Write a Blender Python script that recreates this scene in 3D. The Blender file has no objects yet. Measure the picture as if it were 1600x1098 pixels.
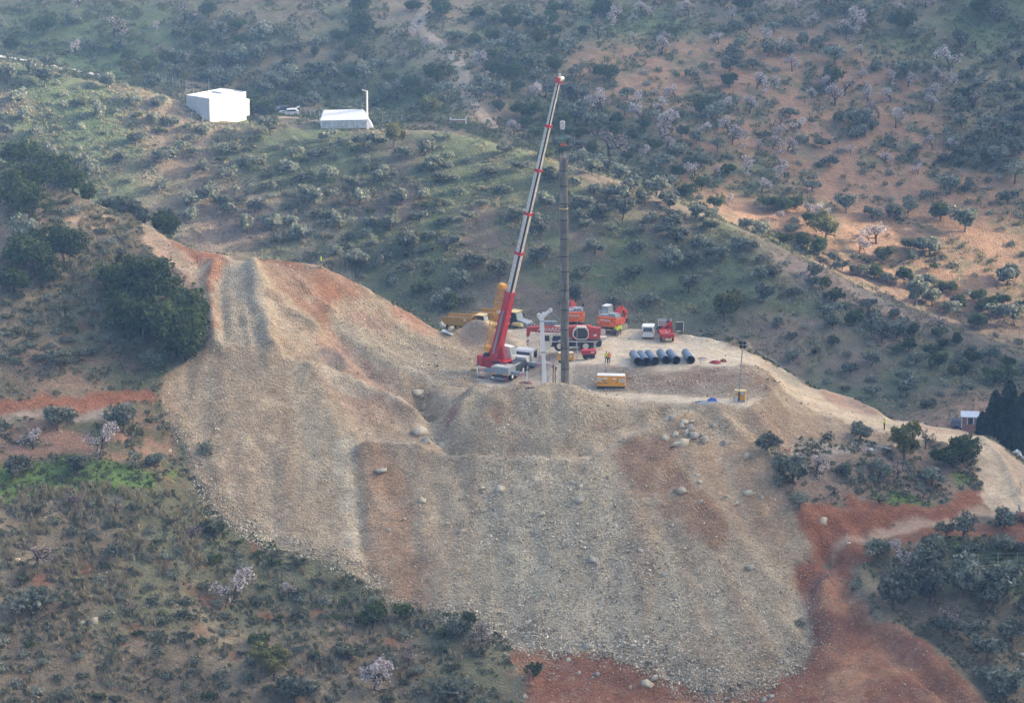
import bpy, bmesh, math, random
import numpy as np
from mathutils import Vector, Matrix, Euler
from mathutils.geometry import delaunay_2d_cdt

random.seed(7)
RNG = np.random.default_rng(7)
R = math.radians
scene = bpy.context.scene
COL = scene.collection

# ------------------------------------------------------------------ camera
CAM_Z, PITCH, FPX = 124.7, R(14.0), 5665.0          # telephoto from the opposite hillside
cam_d = bpy.data.cameras.new('camera')
cam_d.sensor_width = 36.0
cam_d.lens = 36.0 * FPX / 1600.0
cam_d.clip_start, cam_d.clip_end = 1.0, 4000.0
cam = bpy.data.objects.new('camera', cam_d)
cam.location = (0, 0, CAM_Z)
cam.rotation_euler = (math.pi / 2 - PITCH, 0, 0)
COL.objects.link(cam)
scene.camera = cam

# ------------------------------------------------------------------ light
SUN_EL, SUN_AZ = R(17.0), R(75.0)                   # azimuth clockwise from +Y: low sun from the right
world = bpy.data.worlds.new('World')
scene.world = world
world.use_nodes = True
wn = world.node_tree.nodes
bg = wn['Background']
sky = wn.new('ShaderNodeTexSky')
sky.sky_type = 'NISHITA'
sky.sun_disc = False
sky.sun_elevation = SUN_EL
sky.sun_rotation = SUN_AZ
sky.altitude = 300
sky.air_density = 0.8
sky.dust_density = 8.5
sky.ozone_density = 0.2
world.node_tree.links.new(sky.outputs[0], bg.inputs[0])
bg.inputs[1].default_value = 0.15
sun_d = bpy.data.lights.new('sun', 'SUN')
sun_d.energy = 3.0
sun_d.angle = R(2.0)
sun_d.color = (1.0, 0.83, 0.62)
sun = bpy.data.objects.new('sun', sun_d)
sdir = Vector((math.sin(SUN_AZ) * math.cos(SUN_EL), math.cos(SUN_AZ) * math.cos(SUN_EL), math.sin(SUN_EL)))
sun.rotation_euler = (-sdir).to_track_quat('-Z', 'Y').to_euler()
sun.location = (300, 500, 200)
COL.objects.link(sun)
vs = scene.view_settings
vs.view_transform = 'Standard'
vs.look = 'None'
vs.gamma = 1.0
vs.use_curve_mapping = False
vs.exposure = 2.27
scene.cycles.use_denoising = True
scene.cycles.max_bounces = 6
scene.cycles.volume_bounces = 1
scene.cycles.transparent_max_bounces = 8

# ------------------------------------------------------------------ survey: sight line -> point
def tan_dep(py):
    return np.tan(PITCH + np.arctan((np.asarray(py, float) - 549.0) / FPX))
def P(px, py, y=None, z=None):
    """survey point seen at (px, py) from the camera, at ground distance y or at height z"""
    t = float(tan_dep(py))
    if y is None:
        y = (CAM_Z - z) / t
    z = CAM_Z - t * y
    a = math.atan((py - 549.0) / FPX)
    depth = math.cos(a) * 0 + y / (math.cos(PITCH) - math.sin(PITCH) * (py - 549.0) / FPX)
    x = depth * (px - 800.0) / FPX
    return (x, y, z)
def project(x, y, z):
    dz = z - CAM_Z
    d = y * math.cos(PITCH) - dz * math.sin(PITCH)
    u = y * math.sin(PITCH) + dz * math.cos(PITCH)
    return 800 + FPX * x / d, 549 - FPX * u / d

pts = []
def S(*rows, step=3.0):
    """a survey line, densified"""
    w = [P(*r) if len(r) == 3 else P(r[0], r[1], z=r[3]) for r in rows]
    for a, b in zip(w[:-1], w[1:]):
        a, b = np.array(a), np.array(b)
        n = max(1, int(np.hypot(*(b - a)[:2]) / step))
        for i in range(n):
            pts.append(tuple(a + (b - a) * i / n))
    pts.append(tuple(w[-1]))
def Q(*rows):
    for r in rows:
        pts.append(P(*r) if len(r) == 3 else P(r[0], r[1], z=r[3]))
N_ = None
# near hillside, left
Q((0,300,510),(0,400,497),(0,500,484),(0,600,473),(0,780,452),(0,900,437),(0,1000,426),
  (100,350,506),(100,450,493),(100,600,476),(100,770,455),(100,900,439),(100,1000,427),
  (200,400,501),(200,500,490),(200,600,479),(230,760,459),(200,900,442),(200,1000,429),
  (260,440,498),(270,520,489),(290,560,484.5),(400,950,446),(300,850,450),(300,1000,431),(550,950,447.5),(700,1000,443.5),(480,1010,435))
S((-160,620,472),(0,633,471),(110,620,474),(235,612,477.5))           # red bank, top
S((-160,648,469.5),(0,657,469),(120,645,471.5),(240,636,474.8))       # red bank, foot
S((-160,665,467),(0,672,467),(120,660,469.5),(250,648,473.5))         # path, outer edge
# sky line of the near hill down to the platform
S((-300,165,528),(-160,190,525),(-40,232,521),(0,242,520),(100,285,516),(160,318,513),(210,335,512),(270,370,509),(350,405,506),(375,411,504),(392,405,504),(430,411,505),(500,411,507),(560,440,508),(620,472,509),(690,519,511))
S((700,522,N_,0),(760,515,N_,0),(830,509,N_,0.1),(900,509,N_,0.2),(980,514,N_,.3),(1040,521,N_,.3),(1100,530,N_,.2),(1140,538,N_,0),(1165,540,506),(1200,562,505),(1270,605,505),(1330,630,505.5),(1370,651,505),(1440,662,505),(1500,669,505),(1545,683,503),(1570,700,501),(1600,727,498),(1660,770,493),(1760,800,490))
# channel
Q((335,420,502.5),(335,480,494.2),(336,540,485.8),(365,440,499.5),(368,480,493.5),(372,540,485.3),(405,430,500),(412,480,493.8),(428,545,485))
# left spoil cone
Q((250,640,475.5),(300,740,466.8),(330,795,461.8),(380,700,470.3),(400,600,479.8),(430,850,457.6),(480,870,455.7),(540,890,453.7),
  (460,700,470.5),(500,600,481),(540,760,465.5),(550,700,471),(500,800,462),(400,760,465),(290,600,480),(430,640,476))
Q((510,560,489.5),(560,620,482.5),(620,640,481.5),(690,665,477.5),(640,690,473.5),(640,600,488),(600,560,492),(560,520,497),(650,620,484.5),(470,520,491))
# stone bank left of the big crane
Q((440,430,502.5),(480,480,498),(520,500,498),(560,490,503),(600,492,505),(650,530,503),(700,545,503),(650,560,499),(700,580,497),(745,572,502),(760,545,506),(720,535,508),(690,600,491))
# pit floor, ramp and platform
S((740,601,N_,-2.6),(775,597,N_,-2.6),(830,600,N_,-2.6),(872,606,N_,-2.6))
Q((770,570,N_,-2.6),(800,560,N_,-2.4),(840,578,N_,-2.6),(830,556,N_,-1.9),(848,553,N_,-1.2),(812,543,N_,-1.0),(770,530,N_,-.2),(830,527,N_,-.1),(862,566,N_,-1.4))
S((884,571,N_,-.2),(895,569,N_,0),(940,568,N_,0),(1000,571,N_,0),(1080,572,N_,0),(1130,574,N_,0),(1190,579,N_,-.1),step=1.5)
S((880,601,N_,-2.6),(930,608,N_,-2.6),(1000,614,N_,-2.6),(1080,618,N_,-2.6),(1160,620,N_,-2.6),(1192,622,N_,-2.6),step=1.5)
S((760,608,N_,-2.6),(850,609,N_,-2.6),(930,616,N_,-2.6),(1000,623,N_,-2.6),(1100,628,N_,-2.6),(1170,629,N_,-2.6))
Q((900,545,N_,0),(1000,540,N_,0),(1100,550,N_,0),(900,525,N_,0),(1000,528,N_,0),(1060,530,N_,0),(940,555,N_,0),(1160,560,N_,-.1),(1185,565,501))
# lip and fore-mound
S((700,640,481),(722,626,483.5),(760,613,484),(840,609,482.8),(893,609,482.8),(940,626,481.5),(1000,633,481),(1100,633,480.6),(1150,635,480.2),(1200,647,480))
S((690,690,473.8),(750,702,472.8),(800,706,472.6),(900,701,473.6),(950,672,476.5),(1000,652,478.8))
S((560,697,472),(650,706,471.5),(700,713,471),(800,717,470.6),(900,714,471),(1000,692,473.6),(1100,692,474),(1150,690,475))
Q((1050,662,477),(1100,660,477.4),(780,650,478),(860,650,478.2),(720,660,477.4))
# main scree
Q((600,800,463.2),(800,800,462.3),(1000,800,462.6),(1150,800,464),(700,800,462.6),(900,800,462.3),(800,900,453.2),(1000,900,452.8),(1150,900,455),(680,890,454),(900,900,452.9),(900,970,446.5),(1000,980,445.8),(1150,1000,445),(1080,900,453.5),(1200,800,465.2))
# toe of the heap
S((235,612,477.5),(250,645,474.8),(285,700,470),(330,797,461.5),(430,855,457),(540,893,453.3),(640,942,449.3),(720,962,447.3),(800,1012,443.3),(900,1021,442),(1000,1027,441.3),(1100,1078,437.8),(1200,1073,439.3),(1275,1012,446),(1270,960,451.5),(1236,882,459.5),(1281,867,460.5),(1240,790,466.7),(1200,722,473),(1182,665,478.3))
# right flank: road, slope, terraces
S((1206,593,498),(1240,612,497.6),(1330,643,497),(1450,676,495.5),(1530,702,492),(1566,742,486.8),(1582,790,478.5),(1640,830,472))
S((1215,610,494.5),(1260,634,493.5),(1330,661,492.5),(1400,677,492),(1450,690,491.5))
S((1240,603,502),(1330,634,502),(1440,665,501),(1530,688,498),(1580,728,492),(1620,780,484))
Q((1195,595,488.5),(1205,620,486),(1230,640,487),(1200,660,480.5),(1300,690,485.2),(1400,692,488.2),(1250,690,481.5),(1200,703,476),(1250,711,478.2),(1350,702,484),(1420,703,487),(1350,712,482.5),
  (1250,760,470.5),(1350,760,475),(1450,742,484),(1520,742,486),(1300,740,475))
S((1260,790,467.5),(1350,786,472),(1450,795,474),(1520,772,480),(1545,760,483))
S((1262,832,464),(1350,826,468),(1450,816,472),(1540,801,476.6))
S((1285,862,462.6),(1350,842,466),(1450,822,470.6),(1550,806,475.6))
Q((1400,862,463.2),(1500,850,466.3),(1600,832,470.5),(1400,930,455.3),(1500,930,456.3),(1600,930,457.6),(1500,1030,445),(1600,1030,447),(1250,890,458.8),(1240,930,454.8),(1290,925,455.6),(1680,900,461))
S((1300,880,461),(1330,900,459.6),(1352,940,454.6),(1372,972,451),(1450,1020,445.2),(1530,1092,438))
Q((1290,1000,447),(1350,1060,438.5),(1300,1098,435.5),(1450,1098,434.5),(1320,960,450.6),(1400,1040,441))
# bottom edge and beyond
S((-200,1098,411),(0,1098,415),(200,1098,420.5),(400,1098,425),(600,1098,430),(800,1098,433.2),(1000,1098,434.8),(1200,1098,437),(1300,1098,436),(1450,1098,434.5),(1600,1098,440),(1760,1098,442), step=6)
S((-250,1230,395),(400,1230,405),(900,1230,412),(1760,1230,418), step=12)
# hidden valley behind the works
def W(*rows):
    pts.extend(rows)
for x in range(-150, 151, 12):
    W((x, 552, -38 if x > 56 else -20), (x, 590, -45 if x > 20 else -38))
    if x > 62:
        W((x, 530, -30.5))
# middle hill
S((-200,30,690),(-60,70,690),(0,88,690),(60,97,690),(150,118,690),(230,128,690),(290,152,690),(345,186,689),(440,182,688),(500,188,688),(590,193,687),(700,197,686),(780,217,684),(880,247,680),(1000,287,677),(1100,327,674),(1200,372,671),(1300,421,667),(1400,470,662),(1500,510,657),(1600,545,652),(1760,590,645), step=6)
S((-200,280,655),(0,300,655),(100,335,655),(300,372,655),(450,420,650),(600,470,645),(750,500,640),(900,520,636),(1050,540,632),(1200,580,624),(1300,620,617),(1400,655,608),(1470,666,602),(1500,670,600),(1540,674,600),(1600,692,600),(1760,730,597), step=6)
Q((0,190,673),(150,230,671),(300,260,672),(450,300,668),(600,330,664),(750,360,661),(900,390,658),(1050,440,653),(1200,480,646),(1350,550,635),(1500,600,628),(1600,620,627))
# behind the middle hill
for (px, py, y) in [(-200,30,690),(0,88,690),(150,118,690),(290,152,690),(440,182,688),(590,193,687),(700,197,686),(880,247,680),(1000,287,677),(1100,327,674),(1200,372,671),(1300,421,667),(1400,470,662),(1500,510,657),(1600,545,652),(1760,590,645)]:
    x, yy, z = P(px, py, y)
    W((x * 1.02, yy + 18, z - 9 if px < 800 else z - 6.5))
# far slopes
Q((-200,80,780),(0,85,778),(-200,-20,810),(0,0,802),(150,110,775),(300,133,770),(150,0,803),(300,0,805),(450,160,767),(450,60,790),(600,172,765),(600,90,788),(600,0,815),(450,0,808),
  (720,190,735),(770,206,730),(720,110,765),(680,50,792),(650,0,812),(800,120,762),(800,0,812),(900,241,735),(900,170,754),(900,100,775),(900,0,815),
  (1000,282,724),(1000,150,762),(1000,0,815),(1100,322,714),(1100,230,738),(1100,150,764),(1100,0,815),(1200,366,709),(1200,200,752),(1300,416,704),(1300,250,745),(1300,100,785),(1300,0,812),
  (1400,464,700),(1400,330,730),(1500,506,697),(1500,400,716),(1500,250,752),(1500,100,790),(1500,0,815),(1600,540,691),(1600,400,720),(1600,200,764),(1600,0,815),(1760,580,684),(1760,300,745),(1760,0,815))
Q((1990,590,684),(1990,480,700),(1990,400,722),(1990,300,745),(1990,150,780),(1990,0,815),(1760,450,712),(1990,620,645),(1990,740,597))
S((-250,-150,858),(800,-150,862),(1800,-150,858), step=15)
S((-250,-330,925),(800,-330,930),(1800,-330,925), step=20)

# ------------------------------------------------------------------ triangulate the survey and sample it to a height raster
DX = 0.5
RX0, RX1, RY0, RY1 = -150.0, 150.0, 396.0, 910.0
rx = np.arange(RX0, RX1 + 1e-6, DX)
ry = np.arange(RY0, RY1 + 1e-6, DX)
arr = np.array(pts)
_, keep = np.unique(np.round(arr[:, :2] / 0.3).astype(int), axis=0, return_index=True)
arr = arr[np.sort(keep)]
vco, _e, tri, vorig, _eo, _fo = delaunay_2d_cdt([Vector((p[0], p[1])) for p in arr], [], [], 0, 1e-4)
zz = np.zeros(len(vco))
for i, o in enumerate(vorig):
    zz[i] = arr[o[0]][2] if o else 0
H = np.full((len(ry), len(rx)), np.nan)
vx = np.array([(v.x, v.y) for v in vco])
for f in tri:
    a, b, c = vx[f[0]], vx[f[1]], vx[f[2]]
    i0 = max(0, int((min(a[0], b[0], c[0]) - RX0) / DX)); i1 = min(len(rx) - 1, int((max(a[0], b[0], c[0]) - RX0) / DX) + 1)
    j0 = max(0, int((min(a[1], b[1], c[1]) - RY0) / DX)); j1 = min(len(ry) - 1, int((max(a[1], b[1], c[1]) - RY0) / DX) + 1)
    if i1 < i0 or j1 < j0:
        continue
    gx, gy = np.meshgrid(rx[i0:i1 + 1], ry[j0:j1 + 1])
    den = (b[1] - c[1]) * (a[0] - c[0]) + (c[0] - b[0]) * (a[1] - c[1])
    if abs(den) < 1e-9:
        continue
    l0 = ((b[1] - c[1]) * (gx - c[0]) + (c[0] - b[0]) * (gy - c[1])) / den
    l1 = ((c[1] - a[1]) * (gx - c[0]) + (a[0] - c[0]) * (gy - c[1])) / den
    l2 = 1 - l0 - l1
    m = (l0 >= -1e-6) & (l1 >= -1e-6) & (l2 >= -1e-6)
    sub = H[j0:j1 + 1, i0:i1 + 1]
    sub[m] = (l0 * zz[f[0]] + l1 * zz[f[1]] + l2 * zz[f[2]])[m]
# fill outside the survey by nearest row/column values
for j in range(H.shape[0]):
    row = H[j]; ok = np.where(~np.isnan(row))[0]
    if len(ok):
        row[:ok[0]] = row[ok[0]]; row[ok[-1] + 1:] = row[ok[-1]]
good = np.where(~np.isnan(H).any(axis=1))[0]
H[:good[0]] = H[good[0]]; H[good[-1] + 1:] = H[good[-1]]
for j in range(1, H.shape[0]):
    bad = np.isnan(H[j]); H[j][bad] = H[j - 1][bad]

def blur(A, sig):
    r = max(1, int(round(sig / DX * 1.0)))
    for _ in range(3):
        for ax in (0, 1):
            k = 2 * r + 1
            pad = [(0, 0), (0, 0)]; pad[ax] = (r + 1, r)
            c = np.cumsum(np.pad(A, pad, mode='edge'), axis=ax)
            A = (np.take(c, range(k, c.shape[ax]), axis=ax) - np.take(c, range(0, c.shape[ax] - k), axis=ax)) / k
    return A

# value noise
_LAT = RNG.random((256, 256))
def vnoise(x, y, seed=0):
    xi = np.floor(x).astype(int); yi = np.floor(y).astype(int)
    fx = x - xi; fy = y - yi
    fx = fx * fx * (3 - 2 * fx); fy = fy * fy * (3 - 2 * fy)
    ox, oy = (seed * 37) % 256, (seed * 91) % 256
    g = lambda i, j: _LAT[(i + ox) & 255, (j + oy) & 255]
    return (g(xi, yi) * (1 - fx) + g(xi + 1, yi) * fx) * (1 - fy) + (g(xi, yi + 1) * (1 - fx) + g(xi + 1, yi + 1) * fx) * fy
def fbm(x, y, scale, octv=4, seed=0, gain=0.5):
    s, a, t = 0, 1.0, 0
    f = 1.0 / scale
    for o in range(octv):
        c, sn = math.cos(0.6 * o), math.sin(0.6 * o)
        s = s + a * vnoise((x * c - y * sn) * f + 11.3 * o, (x * sn + y * c) * f + 5.7 * o, seed + o)
        t += a; a *= gain; f *= 2.03
    return s / t - 0.5

GX, GY = np.meshgrid(rx, ry)
def sample(A, x, y):
    fx = np.clip((np.asarray(x, float) - RX0) / DX, 0, A.shape[1] - 1.001)
    fy = np.clip((np.asarray(y, float) - RY0) / DX, 0, A.shape[0] - 1.001)
    i = fx.astype(int); j = fy.astype(int); u = fx - i; v = fy - j
    return (A[j, i] * (1 - u) + A[j, i + 1] * u) * (1 - v) + (A[j + 1, i] * (1 - u) + A[j + 1, i + 1] * u) * v

Hs = blur(H, 3.0)
Hm = blur(H, 0.7)
Hf = blur(H, 7.0)
# how sharp the ground is: works sharp, hills soft
def inpoly(x, y, poly):
    c = np.zeros(np.shape(x), bool)
    n = len(poly)
    for i in range(n):
        x0, y0 = poly[i]; x1, y1 = poly[(i + 1) % n]
        if y0 == y1:
            continue
        t = ((y0 > y) != (y1 > y)) & (x < (x1 - x0) * (y - y0) / (y1 - y0) + x0)
        c ^= t
    return c
def march(px, py, Z=None, y0=398.0, y1=900.0):
    """where the sight lines (px, py) meet the ground; arrays"""
    Z = HG if Z is None else Z
    px = np.atleast_1d(np.asarray(px, float)); py = np.atleast_1d(np.asarray(py, float))
    t = tan_dep(py)
    k = (px - 800.0) / FPX / (math.cos(PITCH) - math.sin(PITCH) * (py - 549.0) / FPX)
    st = np.arange(y0, y1, 0.5)
    yy = np.full(px.shape, y1)
    for c in range(0, len(px), 400):
        kk, tt = k[c:c + 400, None], t[c:c + 400, None]
        hit = sample(Z, kk * st, st + 0 * kk) >= CAM_Z - tt * st
        first = hit.argmax(1)
        yy[c:c + 400] = np.where(hit.any(1), st[first], y1)
    lo, hi = yy - 0.5, yy.copy()
    for _ in range(12):
        m = (lo + hi) / 2
        g = sample(Z, k * m, m) >= CAM_Z - t * m
        hi = np.where(g, m, hi); lo = np.where(g, lo, m)
    return np.stack([k * hi, hi, CAM_Z - t * hi], -1)
natural = np.clip((GY - 548) / 20, 0, 1)
HG = Hm * (1 - natural) + Hs * natural
far = np.clip((GY - 700) / 40, 0, 1)
HG = HG * (1 - far) + (0.6 * Hs + 0.4 * Hf) * far
nat_near = np.clip((-25 - GX) / 14 - np.clip((GY - 470) / 60, 0, 1) * .0, 0, 1) * (GY < 548)
HG0 = HG.copy()

def near_march(q):
    """outline points on the near ground; those that slip past its sky line are drawn back onto it"""
    q = np.array(q, float)
    w = march(q[:, 0], q[:, 1], HG0)
    if np.median(w[:, 1]) < 548:
        for _ in range(40):
            bad = w[:, 1] > 540
            if not bad.any():
                break
            q[bad, 1] += 1.5
            w[bad] = march(q[bad, 0], q[bad, 1], HG0)
    return w
def plan(poly):
    """an outline sighted from the camera, as plan coordinates"""
    p = np.array(poly, float)
    q = []
    for a, b in zip(p, np.roll(p, -1, axis=0)):
        n = max(1, int(np.hypot(*(b - a)) / 40))
        for i in range(n):
            q.append(a + (b - a) * i / n)
    q = np.array(q)
    return [tuple(v[:2]) for v in near_march(q)]
WX = GX + 4.0 * fbm(GX, GY, 4.5, 5, 3, .6) ; WY = GY + 4.0 * fbm(GX, GY, 4.5, 5, 9, .6)
NFINE = fbm(GX, GY, 2.0, 3, 5, .75)
def mask(poly, soft=0.8, warp=True):
    pl = plan(poly)
    a = np.array(pl); pad = 4 + 5 * soft
    i0, i1 = np.searchsorted(rx, [a[:, 0].min() - pad, a[:, 0].max() + pad]); j0, j1 = np.searchsorted(ry, [a[:, 1].min() - pad, a[:, 1].max() + pad])
    out = np.zeros(GX.shape)
    if i1 - i0 < 2 or j1 - j0 < 2:
        return out
    m = inpoly((WX if warp else GX)[j0:j1, i0:i1], (WY if warp else GY)[j0:j1, i0:i1], pl).astype(float)
    if soft > 0:
        m = blur(m, soft)
        if soft < 1.3:            # ragged, not airbrushed: the border breaks up at the scale of clods
            t = np.clip((m + 1.15 * NFINE[j0:j1, i0:i1] * (4 * m * (1 - m)) - .36) / .28, 0, 1)
            m = t * t * (3 - 2 * t)
    out[j0:j1, i0:i1] = m
    return out
SPOIL = [(210,333),(270,366),(350,402),(375,408),(392,402),(430,408),(500,408),(560,437),(620,470),(695,517),(720,530),(760,548),(740,575),(745,600),(880,603),(930,608),(1190,620),(1200,600),(1210,596),(1245,625),(1330,662),(1440,690),(1435,697),(1330,690),(1190,697),(1200,722),(1240,790),(1281,867),(1236,882),(1270,960),(1275,1012),(1200,1073),(1100,1078),(1000,1027),(900,1021),(800,1012),(720,962),(640,942),(540,893),(430,855),(330,797),(285,700),(235,612),(300,560),(330,540),(320,470),(300,430),(240,390)]
PLATFORM = [(700,523),(760,516),(830,510),(900,510),(980,515),(1040,522),(1100,531),(1140,540),(1165,545),(1190,560),(1215,580),(1200,592),(1190,620),(1170,632),(1000,628),(930,618),(872,608),(745,606),(742,575),(760,548),(720,530)]
ROAD = [(1165,541),(1200,562),(1270,605),(1330,630),(1370,651),(1440,662),(1500,669),(1545,683),(1570,700),(1600,727),(1660,770),(1640,850),(1585,806),(1540,800),(1538,760),(1530,715),(1450,690),(1330,664),(1250,632),(1210,600),(1190,575)]
m_spoil = mask(SPOIL, 0.6); m_plat = mask(PLATFORM, 0.6); m_road = mask(ROAD, 0.6)
m_works = np.clip(m_spoil + m_plat + m_road, 0, 1)
hill = np.clip(1 - m_works, 0, 1) * (GY < 548)
wgt = blur(hill, 1.5) * np.clip((-22 - GX) / 10, 0, 1)
HG = HG * (1 - wgt) + blur(H, 1.6) * wgt
# stamps: berms and ditches along lines
def stamp(line, width, h):
    global HG
    w = near_march(line)
    d = np.full(GX.shape, 1e9)
    lo = w[:, :2].min(0) - 6 * width; hi = w[:, :2].max(0) + 6 * width
    i0, i1 = np.searchsorted(rx, [lo[0], hi[0]]); j0, j1 = np.searchsorted(ry, [lo[1], hi[1]])
    gx = GX[j0:j1, i0:i1]; gy = GY[j0:j1, i0:i1]
    dd = np.full(gx.shape, 1e9)
    for a, b in zip(w[:-1], w[1:]):
        ab = (b - a)[:2]; L2 = max(1e-6, ab @ ab)
        t = np.clip(((gx - a[0]) * ab[0] + (gy - a[1]) * ab[1]) / L2, 0, 1)
        dd = np.minimum(dd, np.hypot(gx - a[0] - t * ab[0], gy - a[1] - t * ab[1]))
    nz = 0.7 + 0.9 * (fbm(gx, gy, 2.5, 3, 21) + 0.3)
    HG[j0:j1, i0:i1] += h * nz * np.exp(-(dd / width) ** 2)
stamp([(335,415),(327,450),(333,500),(338,540)], 0.9, 0.9)
stamp([(347,425),(343,470),(350,535)], 0.6, -0.35)
stamp([(398,410),(404,450),(414,500),(430,545)], 1.1, 1.0)
stamp([(382,440),(390,480),(398,520),(404,545)], 0.5, -0.35)
stamp([(370,450),(374,490),(380,540)], 0.4, -0.25)
stamp([(470,440),(495,470),(525,487)], 0.6, 0.55)
stamp([(455,490),(490,510),(505,505)], 0.8, 0.6)
stamp([(500,565),(520,550),(535,560)], 1.0, 0.8)
stamp([(490,582),(540,600),(590,622),(640,642),(688,652)], 1.5, 1.5)
stamp([(520,525),(580,570),(640,612),(668,636)], 1.9, -1.5)
stamp([(655,606),(672,640),(690,668),(702,692)], 1.8, -2.4)
stamp([(740,622),(722,645),(706,676)], 1.3, 1.0)
stamp([(775,632),(830,628),(880,632)], 4.5, 1.5)
stamp([(705,697),(760,706),(850,705),(905,698)], 1.3, -1.1)
stamp([(565,702),(640,707),(720,717),(800,722),(880,720)], 1.0, 0.8)
stamp([(553,706),(560,780),(568,860),(575,885)], 1.0, -0.7)
stamp([(640,715),(650,790),(665,860),(690,920)], 1.8, 0.35)
stamp([(735,730),(745,800),(765,880),(790,960)], 2.2, -0.25)
stamp([(850,730),(865,800),(880,900),(890,980)], 2.4, 0.2)
stamp([(960,720),(1010,790),(1060,860),(1110,950)], 2.0, -0.45)
stamp([(1040,705),(1090,770),(1150,840),(1200,900)], 2.0, 0.45)
stamp([(1118,640),(1150,668),(1190,700),(1225,760)], 1.2, 0.8)
stamp([(1140,648),(1180,680),(1200,700)], 1.0, -0.7)
stamp([(430,560),(440,640),(470,720),(500,800),(520,860)], 2.0, -0.15)
stamp([(360,560),(350,640),(345,720),(360,790)], 2.2, 0.12)
stamp([(395,560),(400,640),(415,720),(440,800)], 1.6, -0.1)
stamp([(255,640),(280,660),(300,700)], 1.5, 0.4)
stamp([(420,560),(455,565),(480,575)], 1.0, 0.5)
stamp([(705,526),(730,523),(762,526)], 1.3, 1.45)
stamp([(735,528),(770,532),(800,540)], 1.1, 1.1)
stamp([(985,518),(1010,520),(1040,523),(1080,530),(1110,534)], 0.8, 0.55)
stamp([(1145,540),(1165,542)], 1.3, 0.9)
stamp([(1190,585),(1200,592)], 1.6, 1.0)
stamp([(1290,618),(1330,630),(1370,650)], 1.2, 1.0)
stamp([(1400,668),(1440,666)], 1.0, 0.6)
stamp([(1535,690),(1565,720),(1585,760),(1600,790)], 0.8, 0.9)
stamp([(1000,650),(960,670),(900,690)], 1.2, -0.5)
stamp([(1030,640),(985,668),(920,705)], 0.7, -0.4)
stamp([(1250,905),(1262,880),(1290,862)], 1.4, -0.7)
stamp([(1235,960),(1245,920),(1258,895)], 1.2, -0.6)
stamp([(860,700),(880,690),(905,682)], 0.6, 0.5)
stamp([(560,705),(600,700),(660,706)], 0.7, 0.45)
for _o in (-7, 0, 8, 15):
    stamp([(1062 + _o, 634), (1012 + _o, 650), (962 + _o, 678 + _o * .3), (905 + _o, 704 + _o * .6), (862, 714 + _o * .5)], .45, -.38)
stamp([(1075,650),(1030,668),(985,690),(940,712)], .9, .7)
stamp([(1338,905),(1358,945),(1382,978),(1450,1024),(1535,1098)], 1.8, 1.3)
stamp([(1322,915),(1340,955),(1365,995),(1430,1040),(1490,1095)], 1.6, -1.3)
stamp([(1296,872),(1272,905),(1262,950),(1270,990)], 1.5, -1.3)
stamp([(1300,880),(1285,915),(1282,950)], 1.0, .7)
stamp([(1262,815),(1350,806),(1450,806),(1520,790)], .9, .5)
# natural roughness
rough = np.where(GY > 548, 1.0, 0.0) + (GY <= 548) * (1 - m_works)
HG += rough * (1.3 * fbm(GX, GY, 16, 4, 31) + 0.5 * fbm(GX, GY, 3.0, 3, 33))
# rills and runs follow the fall line of the slope
JL = int((530 - RY0) / DX)
Hb = blur(HG[:JL], 1.6)
_gy, _gx = np.gradient(Hb, DX)
_gl = np.hypot(_gx, _gy) + 1e-6
_gx, _gy = _gx / _gl, _gy / _gl
def fall_lines(noise, n=16, step=.8):
    """noise drawn out along the fall lines"""
    acc = noise[:JL].copy(); tot = 1.0
    for sg in (1, -1):
        x, y = GX[:JL].copy(), GY[:JL].copy()
        for k in range(n):
            dx, dy = sample(_gx, x, y), sample(_gy, x, y)
            x = x + sg * dx * step; y = y + sg * dy * step
            acc += sample(noise, x, y) * (1 - k / n); 
        tot += sum(1 - k / n for k in range(n))
    out = np.zeros(GX.shape); out[:JL] = acc / tot
    a = out[:JL]; out[:JL] = (a - a.mean()) / (a.std() + 1e-9)
    return out
_wn = RNG.random(GX.shape)
LICF = fall_lines(blur(_wn, .5), 16, .7)          # fine runs
LICC = fall_lines(blur(RNG.random(GX.shape), 1.6), 26, 1.0)      # broad runs
HG += (m_spoil * (1 - m_plat)) * (1.0 * fbm(GX, GY, 6.0, 4, 41) + 0.45 * fbm(GX, GY, 1.6, 3, 43) + .10 * LICF + .05 * LICC)
HG += ((GX > 30) & (GY < 468)) * (1 - m_works) * 1.4 * fbm(GX, GY * .6, 3.0, 4, 47, .6)
HG += np.clip(m_plat + m_road, 0, 1) * (0.16 * fbm(GX, GY, 2.5, 3, 51))
# ------------------------------------------------------------------ soil map (ground colours in plan, with shade painted into a few creases)
def srgb(r, g, b):
    f = lambda c: (c / 255 / 12.92) if c / 255 <= 0.04045 else ((c / 255 + 0.055) / 1.055) ** 2.4
    return np.array([f(r), f(g), f(b)])
C_SCRUB = np.array([.150, .120, .078]); C_GREEN = np.array([.075, .104, .044]); C_RED = np.array([.235, .094, .046])
C_TAN = np.array([.355, .268, .170]); C_GREY = np.array([.360, .318, .222]); C_BROWN = np.array([.265, .170, .098])
C_ORCH = np.array([.245, .150, .088]); C_ROADC = np.array([.50, .39, .25]); C_DRY = np.array([.27, .22, .135])
C_PALE = np.array([.43, .36, .25]); C_DARKR = np.array([.20, .095, .065])
n1 = fbm(GX, GY, 22, 5, 61) + 0.5
n2 = fbm(GX, GY, 7, 4, 67) + 0.5
n3 = fbm(GX, GY, 2.2, 3, 71) + 0.5
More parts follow.
